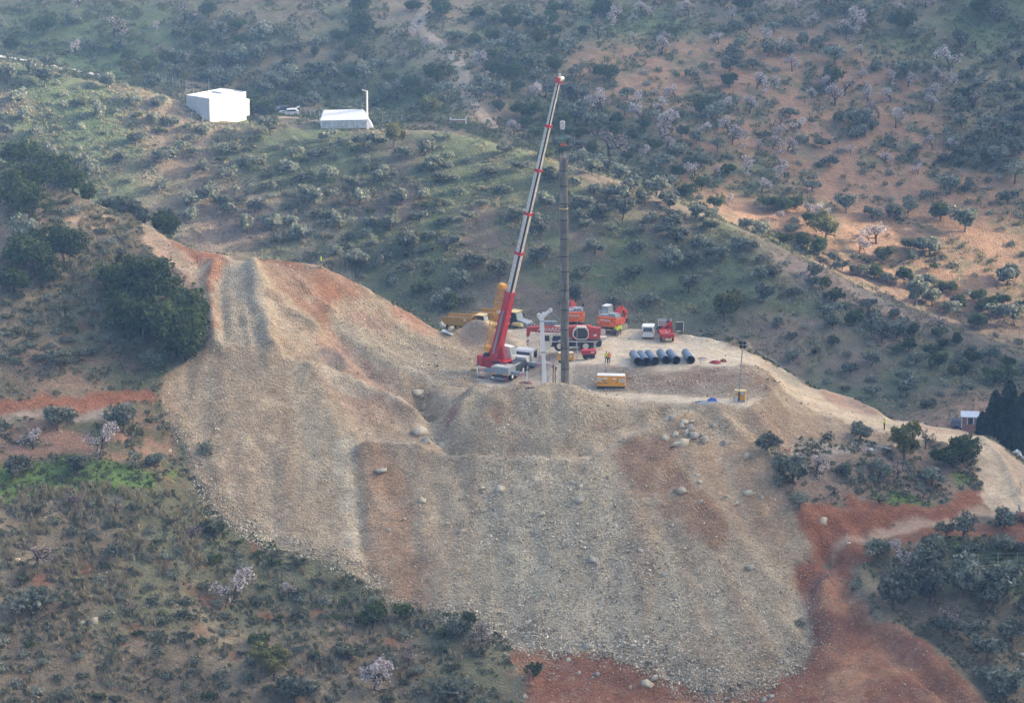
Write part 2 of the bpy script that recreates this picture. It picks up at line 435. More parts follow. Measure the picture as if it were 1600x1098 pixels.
CLS6 = mask([(1230,880),(1300,868),(1335,905),(1352,940),(1372,972),(1450,1018),(1535,1098),(1530,1130),(830,1130),(815,1050),(800,1015),(1000,1030),(1100,1080),(1200,1075),(1275,1012),(1272,960)], .3)
CR = np.empty(GX.shape + (3,))
def lay(m, col):
    global CR
    CR = CR * (1 - m[..., None]) + np.asarray(col) * m[..., None]
def sm(a, lo, hi):
    t = np.clip((a - lo) / (hi - lo), 0, 1)
    return t * t * (3 - 2 * t)
CR[:] = C_SCRUB
lay(sm(n2, .5, .72) * .6, C_DRY)
lay(sm(n1, .56, .72) * .55, C_GREEN)
lay(sm(n3, .60, .80) * sm(n2, .45, .6) * .55, C_RED * .8)
# middle hill
mid = ((GY > 590) & (GY < 705)).astype(float)
lay(mid * .85, [.165, .130, .090])
lay(mid * sm(n1 + .25 * n2, .58, .80) * .8, C_GREEN)
lay(mask([(0,110),(130,130),(200,200),(170,260),(0,250)], 4) * sm(n2, .3, .6) * .9, C_GREEN)
lay(mask([(820,260),(1180,420),(1180,500),(1040,520),(850,490),(760,380)], 5) * sm(n2, .36, .6) * .9, C_GREEN)
lay(mask([(560,270),(760,240),(820,380),(740,450),(600,400)], 5) * sm(n2, .4, .62) * .75, C_GREEN)
lay(mask([(1180,380),(1300,425),(1480,520),(1330,480),(1200,420)], 2) * .8, [.34, .25, .18])
lay(mask([(250,260),(420,300),(460,360),(400,400),(290,380)], 3) * .7, [.24, .17, .125])
lay(mask([(380,270),(520,330),(560,420),(500,420),(420,330)], 2) * sm(n3, .35, .6) * .8, C_DRY * 1.15)
lay(mask([(1440,660),(1480,620),(1600,600),(1600,680),(1500,690)], 2.5) * .85, [.36, .215, .135])
# far slopes
fr = (GY >= 705).astype(float)
lay(fr * .85, [.145, .120, .080])
lay(fr * sm(n1, .42, .6) * .8, C_GREEN)
lay(mask([(-20,0),(330,0),(290,60),(240,130),(100,110),(-20,85)], 5) * .9, C_GREEN * 1.1)
lay(mask([(560,0),(720,0),(740,60),(790,130),(820,200),(740,195),(690,150),(640,90),(590,40)], 2) * sm(n2, .25, .55) * .8, [.29, .21, .14])
lay(mask([(880,20),(1000,10),(1080,40),(1040,80),(930,75)], 4) * .9, C_GREEN * 1.3)
lay(mask([(860,110),(960,60),(1080,60),(1280,40),(1430,70),(1520,110),(1500,190),(1600,210),(1600,520),(1480,490),(1380,450),(1250,400),(1120,330),(1030,290),(1060,220),(960,170)], 4) * sm(n2 * .6 + n3 * .4, .28, .5), C_ORCH)
lay(mask([(1390,320),(1600,180),(1600,500),(1480,470),(1380,430)], 4) * .9, C_ORCH * 1.05)
lay(mask([(1080,260),(1210,250),(1230,310),(1140,300)], 2) * sm(n3, .35, .55), C_GREEN * 1.25)
lay(mask([(1320,60),(1500,20),(1600,40),(1600,120),(1450,110),(1380,90)], 4) * sm(n2, .3, .55) * .9, C_GREEN * 1.15)
lay(mask([(1490,110),(1600,60),(1600,190),(1510,230),(1490,180)], 3) * .7, C_DRY)
lay(mask([(1480,180),(1530,190),(1600,240),(1600,300),(1500,260)], 3) * .6, C_GREEN * .9)
lay(mask([(1180,360),(1290,395),(1210,395)], 1.5) * .9, C_GREEN * 1.2)
# near hillside, left
lay(mask([(0,310),(80,330),(90,430),(30,480),(0,470)], 2) * .6, [.26, .185, .13])
lay(mask([(95,345),(150,330),(175,345),(160,360),(110,358)], .7) * .85, [.44, .29, .18])
lay(mask([(0,560),(230,540),(260,600),(120,615),(0,620)], 2) * sm(n3, .3, .6) * .7, [.27, .165, .115])
lay(mask([(215,555),(290,545),(270,590),(220,600)], 1.2) * .8, C_GREEN)
lay(mask([(-20,632),(60,622),(140,612),(240,608),(243,632),(120,645),(0,655),(-20,657)], .35) * .95, C_RED * 1.12)
lay(mask([(-20,657),(0,656),(120,644),(240,634),(250,642),(120,654),(0,666),(-20,668)], .3) * .9, [.30, .25, .20])
lay(mask([(-20,670),(250,655),(290,700),(250,725),(100,725),(-20,730)], 1.5) * sm(n3, .35, .6) * .8, [.31, .17, .11])
lay(mask([(-20,735),(80,725),(270,725),(300,742),(200,760),(90,772),(-20,780)], 1.0) * .95, [.115, .185, .045])
for q in ((60,900),(220,970),(340,900),(400,860),(130,880),(420,960),(500,960),(620,1000),(330,940),(40,1060),(480,1030),(300,1050)):
    px, py = q
    lay(mask([(px-28,py-6),(px,py-12),(px+30,py-3),(px+20,py+10),(px-22,py+9)], .8) * .7, C_RED * .9)
# right terraces
lay(mask([(1190,700),(1440,700),(1540,720),(1545,765),(1460,795),(1260,790),(1210,730)], 1.0) * .8, [.225, .165, .115])
lay(mask([(1190,700),(1300,697),(1420,698),(1400,712),(1260,716)], .6) * .85, [.30, .255, .205])
lay(mask([(1330,775),(1400,768),(1480,790),(1440,800),(1370,795)], .8) * .95, [.12, .175, .045])
lay(mask([(1480,735),(1530,740),(1520,765),(1480,765)], .8) * .9, [.12, .175, .045])
lay(mask([(1250,787),(1340,785),(1450,798),(1530,760),(1550,790),(1540,804),(1450,822),(1340,845),(1285,864),(1262,850),(1245,830)], .3) * .97, C_RED)
lay(mask([(1280,858),(1350,836),(1450,812),(1545,798),(1585,802),(1590,812),(1545,810),(1450,826),(1350,850),(1290,872)], .25) * .92, [.36, .255, .175])
lay(mask([(1290,870),(1350,850),(1450,828),(1600,815),(1600,850),(1540,850),(1480,840),(1400,850),(1350,880),(1330,905),(1300,900)], .6) * .9, C_RED * .95)
lay(mask([(1380,850),(1480,842),(1600,860),(1600,930),(1480,920),(1370,900)], 1.6) * sm(n2, .3, .5) * .95, [.115, .16, .045])
lay(mask([(1340,910),(1480,930),(1600,960),(1600,1098),(1540,1098),(1450,1015),(1375,968)], 2) * .7, [.19, .165, .10])
lay(mask([(1230,880),(1300,868),(1335,905),(1352,940),(1372,972),(1450,1018),(1535,1098),(1530,1130),(1200,1130),(1195,1075),(1275,1012),(1272,960)], .5) * .96, C_RED)
lay(mask([(1262,900),(1285,885),(1300,872),(1318,880),(1290,930),(1262,960),(1255,940)], .6) * .75, C_DARKR)
lay(mask([(1370,985),(1430,1010),(1440,1040),(1380,1030)], .9) * .5, C_DARKR * 1.2)
lay(mask([(1300,1040),(1360,1060),(1340,1098),(1290,1080)], .9) * .55, [.46, .25, .13])
lay(mask([(800,1015),(900,1022),(1000,1030),(1100,1080),(1200,1075),(1230,1130),(830,1130),(815,1050)], .5) * .96, C_RED * .98)
# the works
lay(fr * sm(fbm(GX, GY, 5.0, 4, 97) + .5, .50, .66) * .55 * (CR[..., 0] > .16), [.125, .125, .062])
_rz = ((CLS6 > .5) * 1.0)
lay(_rz * sm(n3, .5, .75) * .5, C_DARKR)
lay(_rz * sm(n2, .52, .7) * .45, [.36, .19, .10])
lay(_rz * sm(fbm(GX, GY, 1.1, 3, 93) + .5, .58, .75) * .4, [.34, .22, .14])
lay(m_spoil, C_TAN)
gm = m_spoil * (1 - m_plat)
streak = fbm(GX * 1.0, GY * .14, 1.6, 4, 81) + .5
lay(mask([(580,700),(760,712),(900,712),(960,760),(1100,880),(1240,900),(1275,960),(1275,1012),(1200,1073),(1100,1078),(1000,1027),(900,1021),(800,1012),(720,962),(700,900),(720,800),(690,730)], 4) * gm * .9, C_GREY)
lay(mask([(690,700),(740,612),(900,610),(980,640),(930,700),(800,705)], 1.5) * gm * .8, [.35, .295, .195])
lay(mask([(330,415),(400,412),(430,545),(335,545)], .8) * .85, [.35, .295, .205])
lay(mask([(212,333),(270,366),(352,403),(335,418),(290,400),(225,352)], .8) * .9, C_RED * 1.15)
lay(mask([(228,355),(290,395),(318,430),(322,520),(290,450),(240,395)], 1.0) * .75 * sm(streak, .3, .6), [.42, .27, .19])
lay(mask([(330,418),(352,404),(358,412),(344,440),(340,520),(333,520)], .4) * .8, C_RED * 1.15)
lay(mask([(388,402),(440,406),(500,408),(556,436),(580,462),(540,476),(510,478),(520,508),(492,500),(455,470),(410,425)], .8) * .9, C_RED * 1.12)
lay(mask([(575,455),(625,472),(692,520),(672,526),(620,495)], .7) * .85, [.38, .20, .125])
lay(mask([(505,500),(560,490),(640,520),(690,540),(745,560),(745,595),(690,605),(640,590),(590,560),(540,530)], 1.0) * .9, [.33, .28, .195])
lay(mask([(520,490),(580,485),(640,505),(600,520),(540,510)], 1.2) * .6, [.33, .185, .13])
lay(mask([(480,545),(520,500),(535,520),(600,580),(660,620),(650,645),(590,622),(520,580)], .8) * .75, [.37, .23, .155])
lay(mask([(490,585),(560,600),(640,640),(600,660),(530,640)], .7) * .6, [.36, .24, .165])
lay(mask([(550,700),(600,702),(640,760),(650,850),(690,945),(620,930),(560,890)], .5) * .85, [.335, .205, .115])
lay(mask([(945,705),(1040,690),(1090,760),(1150,830),(1130,870),(1060,830)], .4) * .85, [.27, .155, .085])
lay(mask([(1070,690),(1180,690),(1230,790),(1260,850),(1180,830),(1110,760)], .6) * .75, [.37, .25, .145])
lay(mask([(1160,640),(1260,640),(1420,690),(1330,690),(1200,697)], .5) * .85, [.30, .21, .135])
lay(gm * sm(LICC, .5, 1.6) * .5, [.285, .18, .105])
lay(gm * sm(LICC, -.5, -1.6) * .45, [.36, .305, .20])
lay(gm * sm(LICF, .6, 2.0) * .45, [.27, .19, .118])
lay(gm * sm(LICF, -.6, -2.0) * .4, C_PALE)
lay(gm * sm(n3, .62, .82) * .4, C_PALE)
lay(mask([(492,582),(540,597),(600,622),(686,646),(684,654),(600,634),(535,610),(490,594)], .3) * .75, [.47, .40, .28])
lay(mask([(522,690),(552,690),(562,880),(545,885),(530,800)], .6) * .7, [.40, .36, .27])
lay(mask([(545,692),(640,694),(650,704),(560,706)], .4) * .6, [.36, .32, .24])
lay(mask([(498,560),(515,545),(536,550),(538,565),(520,575)], .4) * .75, [.20, .17, .14])  # shadow at the slump, painted into the soil colour
lay(mask([(450,492),(470,492),(505,508),(500,518),(470,508)], .4) * .7, [.16, .15, .11])
lay(mask([(478,470),(500,468),(524,484),(515,490),(490,482)], .3) * .6, [.17, .12, .09])
lay(mask([(640,650),(690,655),(700,690),(660,690)], .5) * .5, [.42, .36, .25])
lay(mask([(705,694),(760,704),(850,702),(850,708),(760,711),(705,702)], .25) * .6, [.27, .20, .14])
lay(mask([(880,640),(925,655),(920,672),(880,668)], .5) * .5, [.34, .29, .21])
lay(mask([(925,655),(945,650),(960,668),(935,676)], .4) * .6, [.33, .20, .12])
lay(mask([(680,660),(690,645),(735,620),(728,632),(700,668)], .5) * .8, C_DARKR * 1.4)  # dark red crease, with the shade of the mound's left flank painted in
lay(mask([(775,645),(790,640),(788,672),(772,668)], .3) * .7, C_RED)
lay(m_plat, [.49, .41, .29])
lay(mask([(1075,628),(1090,640),(1030,668),(960,706),(880,724),(850,716),(900,700),(960,668),(1010,642)], .6) * .6 * gm, [.44, .355, .235])
lay(mask([(900,570),(1190,576),(1205,595),(1192,622),(1080,618),(960,612),(890,605),(884,572)], .5) * .95, [.245, .185, .125])
lay(mask([(960,580),(1200,580),(1200,605),(1000,600)], 1.0) * .7, [.235, .145, .095])
lay(mask([(885,572),(960,572),(960,608),(885,604)], .8) * .6, [.33, .29, .225])
lay(mask([(810,545),(870,550),(880,560),(855,580),(838,560)], .6) * .8, [.36, .22, .155])
lay(mask([(820,528),(840,520),(850,545),(820,545)], .6) * .5, [.31, .27, .22])
lay(mask([(760,576),(850,572),(860,602),(750,602)], .8) * .55, [.28, .235, .19])
lay(m_road, C_ROADC)
lay(mask([(1165,541),(1200,562),(1270,605),(1250,607),(1190,570)], .6) * .9, C_GREY)
lay(mask([(1280,612),(1330,630),(1370,651),(1340,645),(1290,628)], .5) * .8, [.36, .215, .14])
lay(mask([(1400,664),(1500,669),(1545,683),(1500,680),(1420,674)], .5) * .6, [.36, .235, .16])
lay(mask([(1550,688),(1600,727),(1640,770),(1600,790),(1580,745)], .7) * .7, [.38, .28, .195])
rut = fbm(GX * .25 + GY * .9, GY * .25 - GX * .02, 1.2, 3, 88) + .5
lay(m_road * sm(n3, .5, .75) * .35, [.36, .27, .19])
lay(m_plat * sm(n3, .52, .75) * .3, [.32, .25, .19])
wheelm = fbm(GX * .16 + GY * .10, GY * 1.0, 1.1, 3, 95, .6) + .5
lay(np.clip(m_plat + m_road, 0, 1) * sm(wheelm, .56, .72) * .5, [.34, .285, .22])
lay(np.clip(m_plat + m_road, 0, 1) * sm(wheelm, .42, .28) * .35, [.54, .455, .325])
lay(mask([(700,522),(735,510),(775,514),(805,535),(765,548),(715,535)], .6) * .8, [.31, .225, .155])
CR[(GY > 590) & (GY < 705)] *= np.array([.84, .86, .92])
CR *= ((0.84 + 0.32 * n3) * (.86 + .28 * n2))[..., None]
CR = np.clip(CR, 0.01, .8)

# ------------------------------------------------------------------ which piece of the setting each spot belongs to
CLS = np.zeros(GX.shape, int)                       # 0 hillside
CLS[(GY >= 590)] = 1                                # middle_hill
_cy = np.array([P(*q) for q in [(-200,30,690),(0,88,690),(290,152,690),(590,193,687),(880,247,680),(1200,372,671),(1400,470,662),(1600,545,652),(1760,590,645)]])
crest_y = np.interp(rx, _cy[:, 0], _cy[:, 1])[None, :]
CLS[(GY >= crest_y + 14)] = 2                       # far_hill
redm = mask([(1230,880),(1300,868),(1335,905),(1352,940),(1372,972),(1450,1018),(1535,1098),(1530,1130),(830,1130),(815,1050),(800,1015),(1000,1030),(1100,1080),(1200,1075),(1275,1012),(1272,960)], 0)
CLS[redm > .5] = 6
CLS[m_spoil > .5] = 3
CLS[m_plat > .5] = 4
CLS[m_road > .5] = 5
trk = mask([(1280,858),(1350,836),(1450,812),(1545,798),(1590,802),(1590,812),(1545,810),(1450,826),(1350,850),(1290,872)], 0)
CLS[trk > .5] = 7
pth = mask([(-20,657),(0,656),(120,644),(240,634),(250,642),(120,654),(0,666),(-20,668)], 0)
CLS[pth > .5] = 8

def H_at(x, y):
    """ground height anywhere"""
    x = np.asarray(x, float); y = np.asarray(y, float)
    z = sample(HG, x, y)
    # beyond the surveyed ground the land goes on
    far_ = np.clip(y - RY1, 0, None)
    z = z + far_ * 0.30
    near_ = np.clip(RY0 - y, 0, None)
    z = z - np.minimum(near_, 70) * .4
    z = np.where(y < 326, np.maximum(z, -62 + np.clip(300 - y, 0, None) * (122.5 + 62) / 300.0), z)
    # unseen ridge added at the right to shade the place, with a saddle
    vv = y - (x - 450) * 0.268                        # constant along the sun's rays
    prof = 200 + np.clip(78 - .25 * (y - 120), 0, 90) - 172 * np.exp(-((vv - 804) / 29.0) ** 4) + 5 * np.sin(y / 57.0)  # saddle cut to light the far orchard, near end raised to shade the air
    rise = np.clip((x - 165) / 285.0, 0, 1)
    z = z + (rise * rise * (3 - 2 * rise)) * (prof - z) * (x > 165)
    left_ = np.clip(-150 - x, 0, None)
    z = z + 0.12 * left_
    return z
def gz(x, y):
    return float(H_at(x, y))

# ------------------------------------------------------------------ ground material
def nodes_mat(name):
    m = bpy.data.materials.new(name); m.use_nodes = True
    nt = m.node_tree
    b = nt.nodes['Principled BSDF']
    b.inputs['Roughness'].default_value = 0.9
    b.inputs['Specular IOR Level'].default_value = 0.2
    return m, nt, b
def mathn(nt, op, a, b):
    n = nt.nodes.new('ShaderNodeMath'); n.operation = op
    for i, v in enumerate((a, b)):
        if hasattr(v, 'is_linked') or hasattr(v, 'links'):
            nt.links.new(v, n.inputs[i])
        else:
            n.inputs[i].default_value = v
    return n.outputs[0]
def ground_material(name, speck, speck_scale, bump, grain=1.0):
    m, nt, b = nodes_mat(name)
    L = nt.links.new
    at = nt.nodes.new('ShaderNodeAttribute'); at.attribute_name = 'soil'
    co = nt.nodes.new('ShaderNodeTexCoord')
    noi = nt.nodes.new('ShaderNodeTexNoise'); noi.inputs['Scale'].default_value = 1.9 * grain; noi.inputs['Detail'].default_value = 7; noi.inputs['Roughness'].default_value = .68
    L(co.outputs['Object'], noi.inputs['Vector'])
    vor = nt.nodes.new('ShaderNodeTexVoronoi'); vor.inputs['Scale'].default_value = speck_scale
    L(co.outputs['Object'], vor.inputs['Vector'])
    rgb2 = nt.nodes.new('ShaderNodeSeparateColor'); L(vor.outputs['Color'], rgb2.inputs[0])
    # tone: noise times stone to stone variation
    mr = nt.nodes.new('ShaderNodeMapRange'); mr.inputs[1].default_value = .25; mr.inputs[2].default_value = .75; mr.inputs[3].default_value = .80; mr.inputs[4].default_value = 1.20
    L(noi.outputs['Fac'], mr.inputs[0])
    mr2 = nt.nodes.new('ShaderNodeMapRange'); mr2.inputs[3].default_value = 1 - speck; mr2.inputs[4].default_value = 1 + speck
    L(rgb2.outputs[0], mr2.inputs[0])
    n0 = nt.nodes.new('ShaderNodeTexNoise'); n0.inputs['Scale'].default_value = .45; n0.inputs['Detail'].default_value = 6; n0.inputs['Roughness'].default_value = .7
    L(co.outputs['Object'], n0.inputs['Vector'])
    mr0 = nt.nodes.new('ShaderNodeMapRange'); mr0.inputs[1].default_value = .3; mr0.inputs[2].default_value = .7; mr0.inputs[3].default_value = .80; mr0.inputs[4].default_value = 1.2
    L(n0.outputs['Fac'], mr0.inputs[0])
    t = mathn(nt, 'MULTIPLY', mathn(nt, 'MULTIPLY', mr.outputs[0], mr0.outputs[0]), mr2.outputs[0])
    mul = nt.nodes.new('ShaderNodeVectorMath'); mul.operation = 'SCALE'
    L(at.outputs['Color'], mul.inputs[0]); L(t, mul.inputs['Scale'])
    L(mul.outputs[0], b.inputs['Base Color'])
    bu = nt.nodes.new('ShaderNodeBump'); bu.inputs['Strength'].default_value = bump; bu.inputs['Distance'].default_value = .35
    hsum = mathn(nt, 'ADD', noi.outputs['Fac'], mathn(nt, 'MULTIPLY', vor.outputs['Distance'], -0.6))
    L(hsum, bu.inputs['Height']); L(bu.outputs[0], b.inputs['Normal'])
    return m
M = {}
M['soil'] = ground_material('soil', .18, 3.0, .75)
M['rubble'] = ground_material('rubble', .20, 3.4, .85)
M['packed'] = ground_material('packed_earth', .12, 2.5, .35)

# ------------------------------------------------------------------ the ground: one sheet, cut along the zones
gxs = np.unique(np.concatenate([[-420, -320, -250, -210, -180, -165], np.arange(-152, -118, 2.0), np.arange(-118, 118.1, .42), np.arange(120, 190, 2.5), np.arange(190, 470, 12.0), [480, 510, 560]]))
gys = np.unique(np.concatenate([np.arange(-120, 395, 15.0), np.arange(396, 548, .40), np.arange(548, 612, 1.6), np.arange(612, 700, .65), np.arange(700, 850, .85), np.arange(850, 912, 3), np.arange(920, 1240, 20.0)]))
MX, MY = np.meshgrid(gxs, gys)
MZ = H_at(MX, MY)
fine = ((np.abs(MX) < 119) & (MY > 395) & (MY < 900))
nw = sample(np.clip(m_plat + m_road, 0, 1), MX, MY)
ns = sample(m_spoil, MX, MY)
MZ = MZ + fine * ((1 - nw) * (.30 * fbm(MX, MY, 1.3, 3, 101)) + nw * .05 * fbm(MX, MY, 1.0, 2, 103) + ns * (1 - nw) * .20 * fbm(MX, MY, .9, 2, 105))
coarse = np.clip((MX - 150) / 40, 0, 1) + np.clip((MY - 905) / 40, 0, 1)
MZ = MZ + np.clip(coarse, 0, 1) * 6 * fbm(MX, MY, 45, 4, 107)
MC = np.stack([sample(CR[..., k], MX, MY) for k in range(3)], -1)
off = np.clip(coarse, 0, 1)[..., None]
MC = MC * (1 - off) + np.array([.15, .135, .075]) * off
ny_, nx_ = MX.shape
dzdx = np.gradient(MZ, gxs, axis=1); dzdy = np.gradient(MZ, gys, axis=0)
NRM = np.stack([-dzdx, -dzdy, np.ones_like(MZ)], -1); NRM /= np.linalg.norm(NRM, axis=-1, keepdims=True)
VC = np.stack([MX, MY, MZ], -1).reshape(-1, 3)
NRM = NRM.reshape(-1, 3); MCf = MC.reshape(-1, 3)
idx = np.arange(ny_ * nx_).reshape(ny_, nx_)
quads = np.stack([idx[:-1, :-1], idx[:-1, 1:], idx[1:, 1:], idx[1:, :-1]], -1).reshape(-1, 4)
cxm = ((gxs[:-1] + gxs[1:]) / 2)[None, :] + 0 * ((gys[:-1] + gys[1:]) / 2)[:, None]
cym = ((gys[:-1] + gys[1:]) / 2)[:, None] + 0 * cxm
ci = np.clip(((cxm - RX0) / DX).round().astype(int), 0, len(rx) - 1); cj = np.clip(((cym - RY0) / DX).round().astype(int), 0, len(ry) - 1)
qcls = CLS[cj, ci]
qcls = np.where(cym >= RY1, 2, qcls)
qcls = np.where(cym < 396, 0, qcls)
qcls = np.where((cxm > 160) & (cym < 1500), 9, qcls).reshape(-1)
def grid_mesh(name, q, mat):
    used, inv = np.unique(q, return_inverse=True)
    me = bpy.data.meshes.new(name)
    nv, nf = len(used), len(q)
    me.vertices.add(nv); me.vertices.foreach_set('co', VC[used].ravel())
    me.loops.add(nf * 4); me.loops.foreach_set('vertex_index', inv.astype(np.int32).ravel())
    me.polygons.add(nf); me.polygons.foreach_set('loop_start', np.arange(0, nf * 4, 4, dtype=np.int32))
    me.polygons.foreach_set('use_smooth', np.ones(nf, bool))
    ca = me.attributes.new('soil', 'FLOAT_COLOR', 'POINT')
    ca.data.foreach_set('color', np.concatenate([MCf[used], np.ones((nv, 1))], 1).astype(np.float32).ravel())
    me.update(calc_edges=True)
    me.normals_split_custom_set_from_vertices(NRM[used].tolist())
    me.materials.append(mat)
    o = bpy.data.objects.new(name, me); COL.objects.link(o)
    o['kind'] = 'structure'
    return o
CNAMES = [('hillside', 'soil', 'near hillside of scrub, grass and terraces around the spoil heap'), ('middle_hill', 'soil', 'middle hill planted with olives behind the works'), ('far_hill', 'soil', 'far orchard slopes of red soil and green grass'),
          ('spoil_heap', 'rubble', 'huge heap of tan and grey rubble spilling down from the works'), ('work_platform', 'packed', 'levelled earth platform carrying the cranes and vehicles'), ('dirt_road', 'packed', 'pale dirt road descending right from the platform'),
          ('red_cutting', 'soil', 'bare red earth cutting at the foot of the heap'), ('dirt_track', 'packed', 'narrow dirt track crossing the red bank'), ('footpath', 'packed', 'narrow grey path below the red bank on the left hillside'), ('ridge', 'soil', 'unseen high ridge added at the right to shade the valley')]
GROUND = {}
for k, (nm, mt, lb) in enumerate(CNAMES):
    q = quads[qcls == k]
    if len(q):
        GROUND[nm] = grid_mesh(nm, q, M[mt]); GROUND[nm]['label'] = lb
# ------------------------------------------------------------------ plants: meshes
def leaf_mat(name, c0, c1, spread=.25, trans=.25):
    m = bpy.data.materials.new(name); m.use_nodes = True
    nt = m.node_tree; nt.nodes.clear(); L = nt.links.new
    out = nt.nodes.new('ShaderNodeOutputMaterial')
    at = nt.nodes.new('ShaderNodeAttribute'); at.attribute_name = 'tint'
    oi = nt.nodes.new('ShaderNodeObjectInfo')
    mix = nt.nodes.new('ShaderNodeMix'); mix.data_type = 'RGBA'
    mix.inputs['A'].default_value = (*c0, 1); mix.inputs['B'].default_value = (*c1, 1)
    L(at.outputs['Fac'], mix.inputs['Factor'])
    mr = nt.nodes.new('ShaderNodeMapRange'); mr.inputs[3].default_value = 1 - spread; mr.inputs[4].default_value = 1 + spread
    L(oi.outputs['Random'], mr.inputs[0])
    sc = nt.nodes.new('ShaderNodeVectorMath'); sc.operation = 'SCALE'
    L(mix.outputs['Result'], sc.inputs[0]); L(mr.outputs[0], sc.inputs['Scale'])
    d = nt.nodes.new('ShaderNodeBsdfDiffuse'); t = nt.nodes.new('ShaderNodeBsdfTranslucent')
    L(sc.outputs[0], d.inputs[0]); L(sc.outputs[0], t.inputs[0])
    ms = nt.nodes.new('ShaderNodeMixShader'); ms.inputs[0].default_value = trans
    L(d.outputs[0], ms.inputs[1]); L(t.outputs[0], ms.inputs[2]); L(ms.outputs[0], out.inputs[0])
    return m
def plain_mat(name, col, rough=.8, metal=0.0, noise=0.12, scale=3.0, spec=.3):
    m, nt, b = nodes_mat(name)
    L = nt.links.new
    co = nt.nodes.new('ShaderNodeTexCoord'); no = nt.nodes.new('ShaderNodeTexNoise')
    no.inputs['Scale'].default_value = scale; no.inputs['Detail'].default_value = 5
    L(co.outputs['Object'], no.inputs['Vector'])
    mr = nt.nodes.new('ShaderNodeMapRange'); mr.inputs[1].default_value = .3; mr.inputs[2].default_value = .7; mr.inputs[3].default_value = 1 - noise; mr.inputs[4].default_value = 1 + noise
    L(no.outputs['Fac'], mr.inputs[0])
    sc = nt.nodes.new('ShaderNodeVectorMath'); sc.operation = 'SCALE'; sc.inputs[0].default_value = col
    L(mr.outputs[0], sc.inputs['Scale']); L(sc.outputs[0], b.inputs['Base Color'])
    b.inputs['Roughness'].default_value = rough; b.inputs['Metallic'].default_value = metal
    b.inputs['Specular IOR Level'].default_value = spec
    return m
M['olive_leaf'] = leaf_mat('olive_leaf', (.082, .098, .064), (.37, .385, .30), .34, .3)
M['dark_leaf'] = leaf_mat('evergreen_leaf', (.034, .056, .022), (.125, .155, .062))
M['green_leaf'] = leaf_mat('green_leaf', (.05, .075, .022), (.16, .19, .075))
M['scrub_leaf'] = leaf_mat('scrub_leaf', (.085, .095, .055), (.23, .235, .15))
M['yellow_leaf'] = leaf_mat('yellow_leaf', (.10, .115, .035), (.26, .24, .09))
M['conifer_leaf'] = leaf_mat('conifer_leaf', (.014, .030, .016), (.050, .078, .040))
M['blossom'] = leaf_mat('blossom', (.26, .21, .20), (.66, .60, .58), .15, .3)
M['dry_leaf'] = leaf_mat('dry_leaf', (.17, .13, .115), (.38, .32, .29), .15)
M['straw'] = leaf_mat('straw', (.20, .17, .10), (.44, .385, .25), .1)
M['grass'] = leaf_mat('grass_blade', (.055, .085, .025), (.14, .19, .06), .1)
M['bark'] = plain_mat('bark', (.13, .10, .08), .95, noise=.3)
M['dark_bark'] = plain_mat('dark_bark', (.07, .055, .05), .95, noise=.3)

def soup(name, V, F, tint, mat, smooth=False):
    """mesh from numpy vertex/quad arrays with one tint value per face"""
    me = bpy.data.meshes.new(name)
    k = F.shape[1]
    me.vertices.add(len(V)); me.vertices.foreach_set('co', np.asarray(V, np.float32).ravel())
    me.loops.add(F.size); me.loops.foreach_set('vertex_index', F.astype(np.int32).ravel())
    me.polygons.add(len(F)); me.polygons.foreach_set('loop_start', np.arange(0, F.size, k, dtype=np.int32))
    if tint is not None:
        a = me.attributes.new('tint', 'FLOAT', 'FACE'); a.data.foreach_set('value', np.asarray(tint, np.float32))
    if smooth:
        me.polygons.foreach_set('use_smooth', np.ones(len(F), bool))
    me.update(calc_edges=True)
    me.materials.append(mat)
    return me
def unit(v):
    return v / np.maximum(1e-9, np.linalg.norm(v, axis=-1, keepdims=True))
def leaves(rng, C, Nn, size, asp=1.7):
    """quads at C facing Nn"""
    n = len(C)
    Nn = unit(Nn)
    t = unit(np.cross(Nn, rng.normal(size=(n, 3))))
    b = np.cross(Nn, t)
    s = (size * rng.uniform(.65, 1.35, n))[:, None]
    a, c = t * s * asp * .5, b * s * .5
    V = np.stack([C - a - c * .6, C + a * .2 - c, C + a + c * .4, C - a * .1 + c], 1).reshape(-1, 3)
    return V, np.arange(4 * n).reshape(n, 4)
def crown_cloud(seed, w, h, base, nclump, per, size, spiky=.0, mat='olive_leaf', squash=1.0, lobes=5, topheavy=0.0):
    """foliage: clumps of leaves through an uneven crown volume; w wide, from base to base+h"""
    rng = np.random.default_rng(seed)
    # a few big lobes make the outline uneven
    lob = np.stack([rng.uniform(-.37, .37, lobes) * w, rng.uniform(-.37, .37, lobes) * w * squash, base + h * rng.uniform(.30, .70, lobes)], -1)
    lob[0] = (0, 0, base + h * .5)
    lr = rng.uniform(.16, .33, lobes) * w
    lr[0] = .31 * w
    k = rng.integers(0, lobes, nclump)
    d = unit(rng.normal(size=(nclump, 3)))
    d[:, 2] = d[:, 2] * .9 + .12
    rr = rng.uniform(.45, 1.0, nclump) ** .5
    cc = lob[k] + d * (lr[k] * rr)[:, None] * np.array([1, squash, h / w * 1.02])
    cc[:, 2] = np.clip(cc[:, 2], base * .8, base + h * 1.02)
    cr = rng.uniform(.055, .115, nclump) * w
    ct = rng.uniform(0, 1, nclump)
    n = nclump * per
    ki = np.repeat(np.arange(nclump), per)
    dd = unit(rng.normal(size=(n, 3)) + np.array([0, 0, .35]))
    C = cc[ki] + dd * (cr[ki] * rng.uniform(.35, 1.0 + spiky, n))[:, None]
    Nn = dd * .7 + rng.normal(size=(n, 3)) * .55 + np.array([0, 0, .25])
    V, F = leaves(rng, C, Nn, size)
    tint = np.clip(.10 + .62 * ct[ki] + rng.normal(0, .2, n), 0, 1)
    return soup('crown', V, F, tint, M[mat])
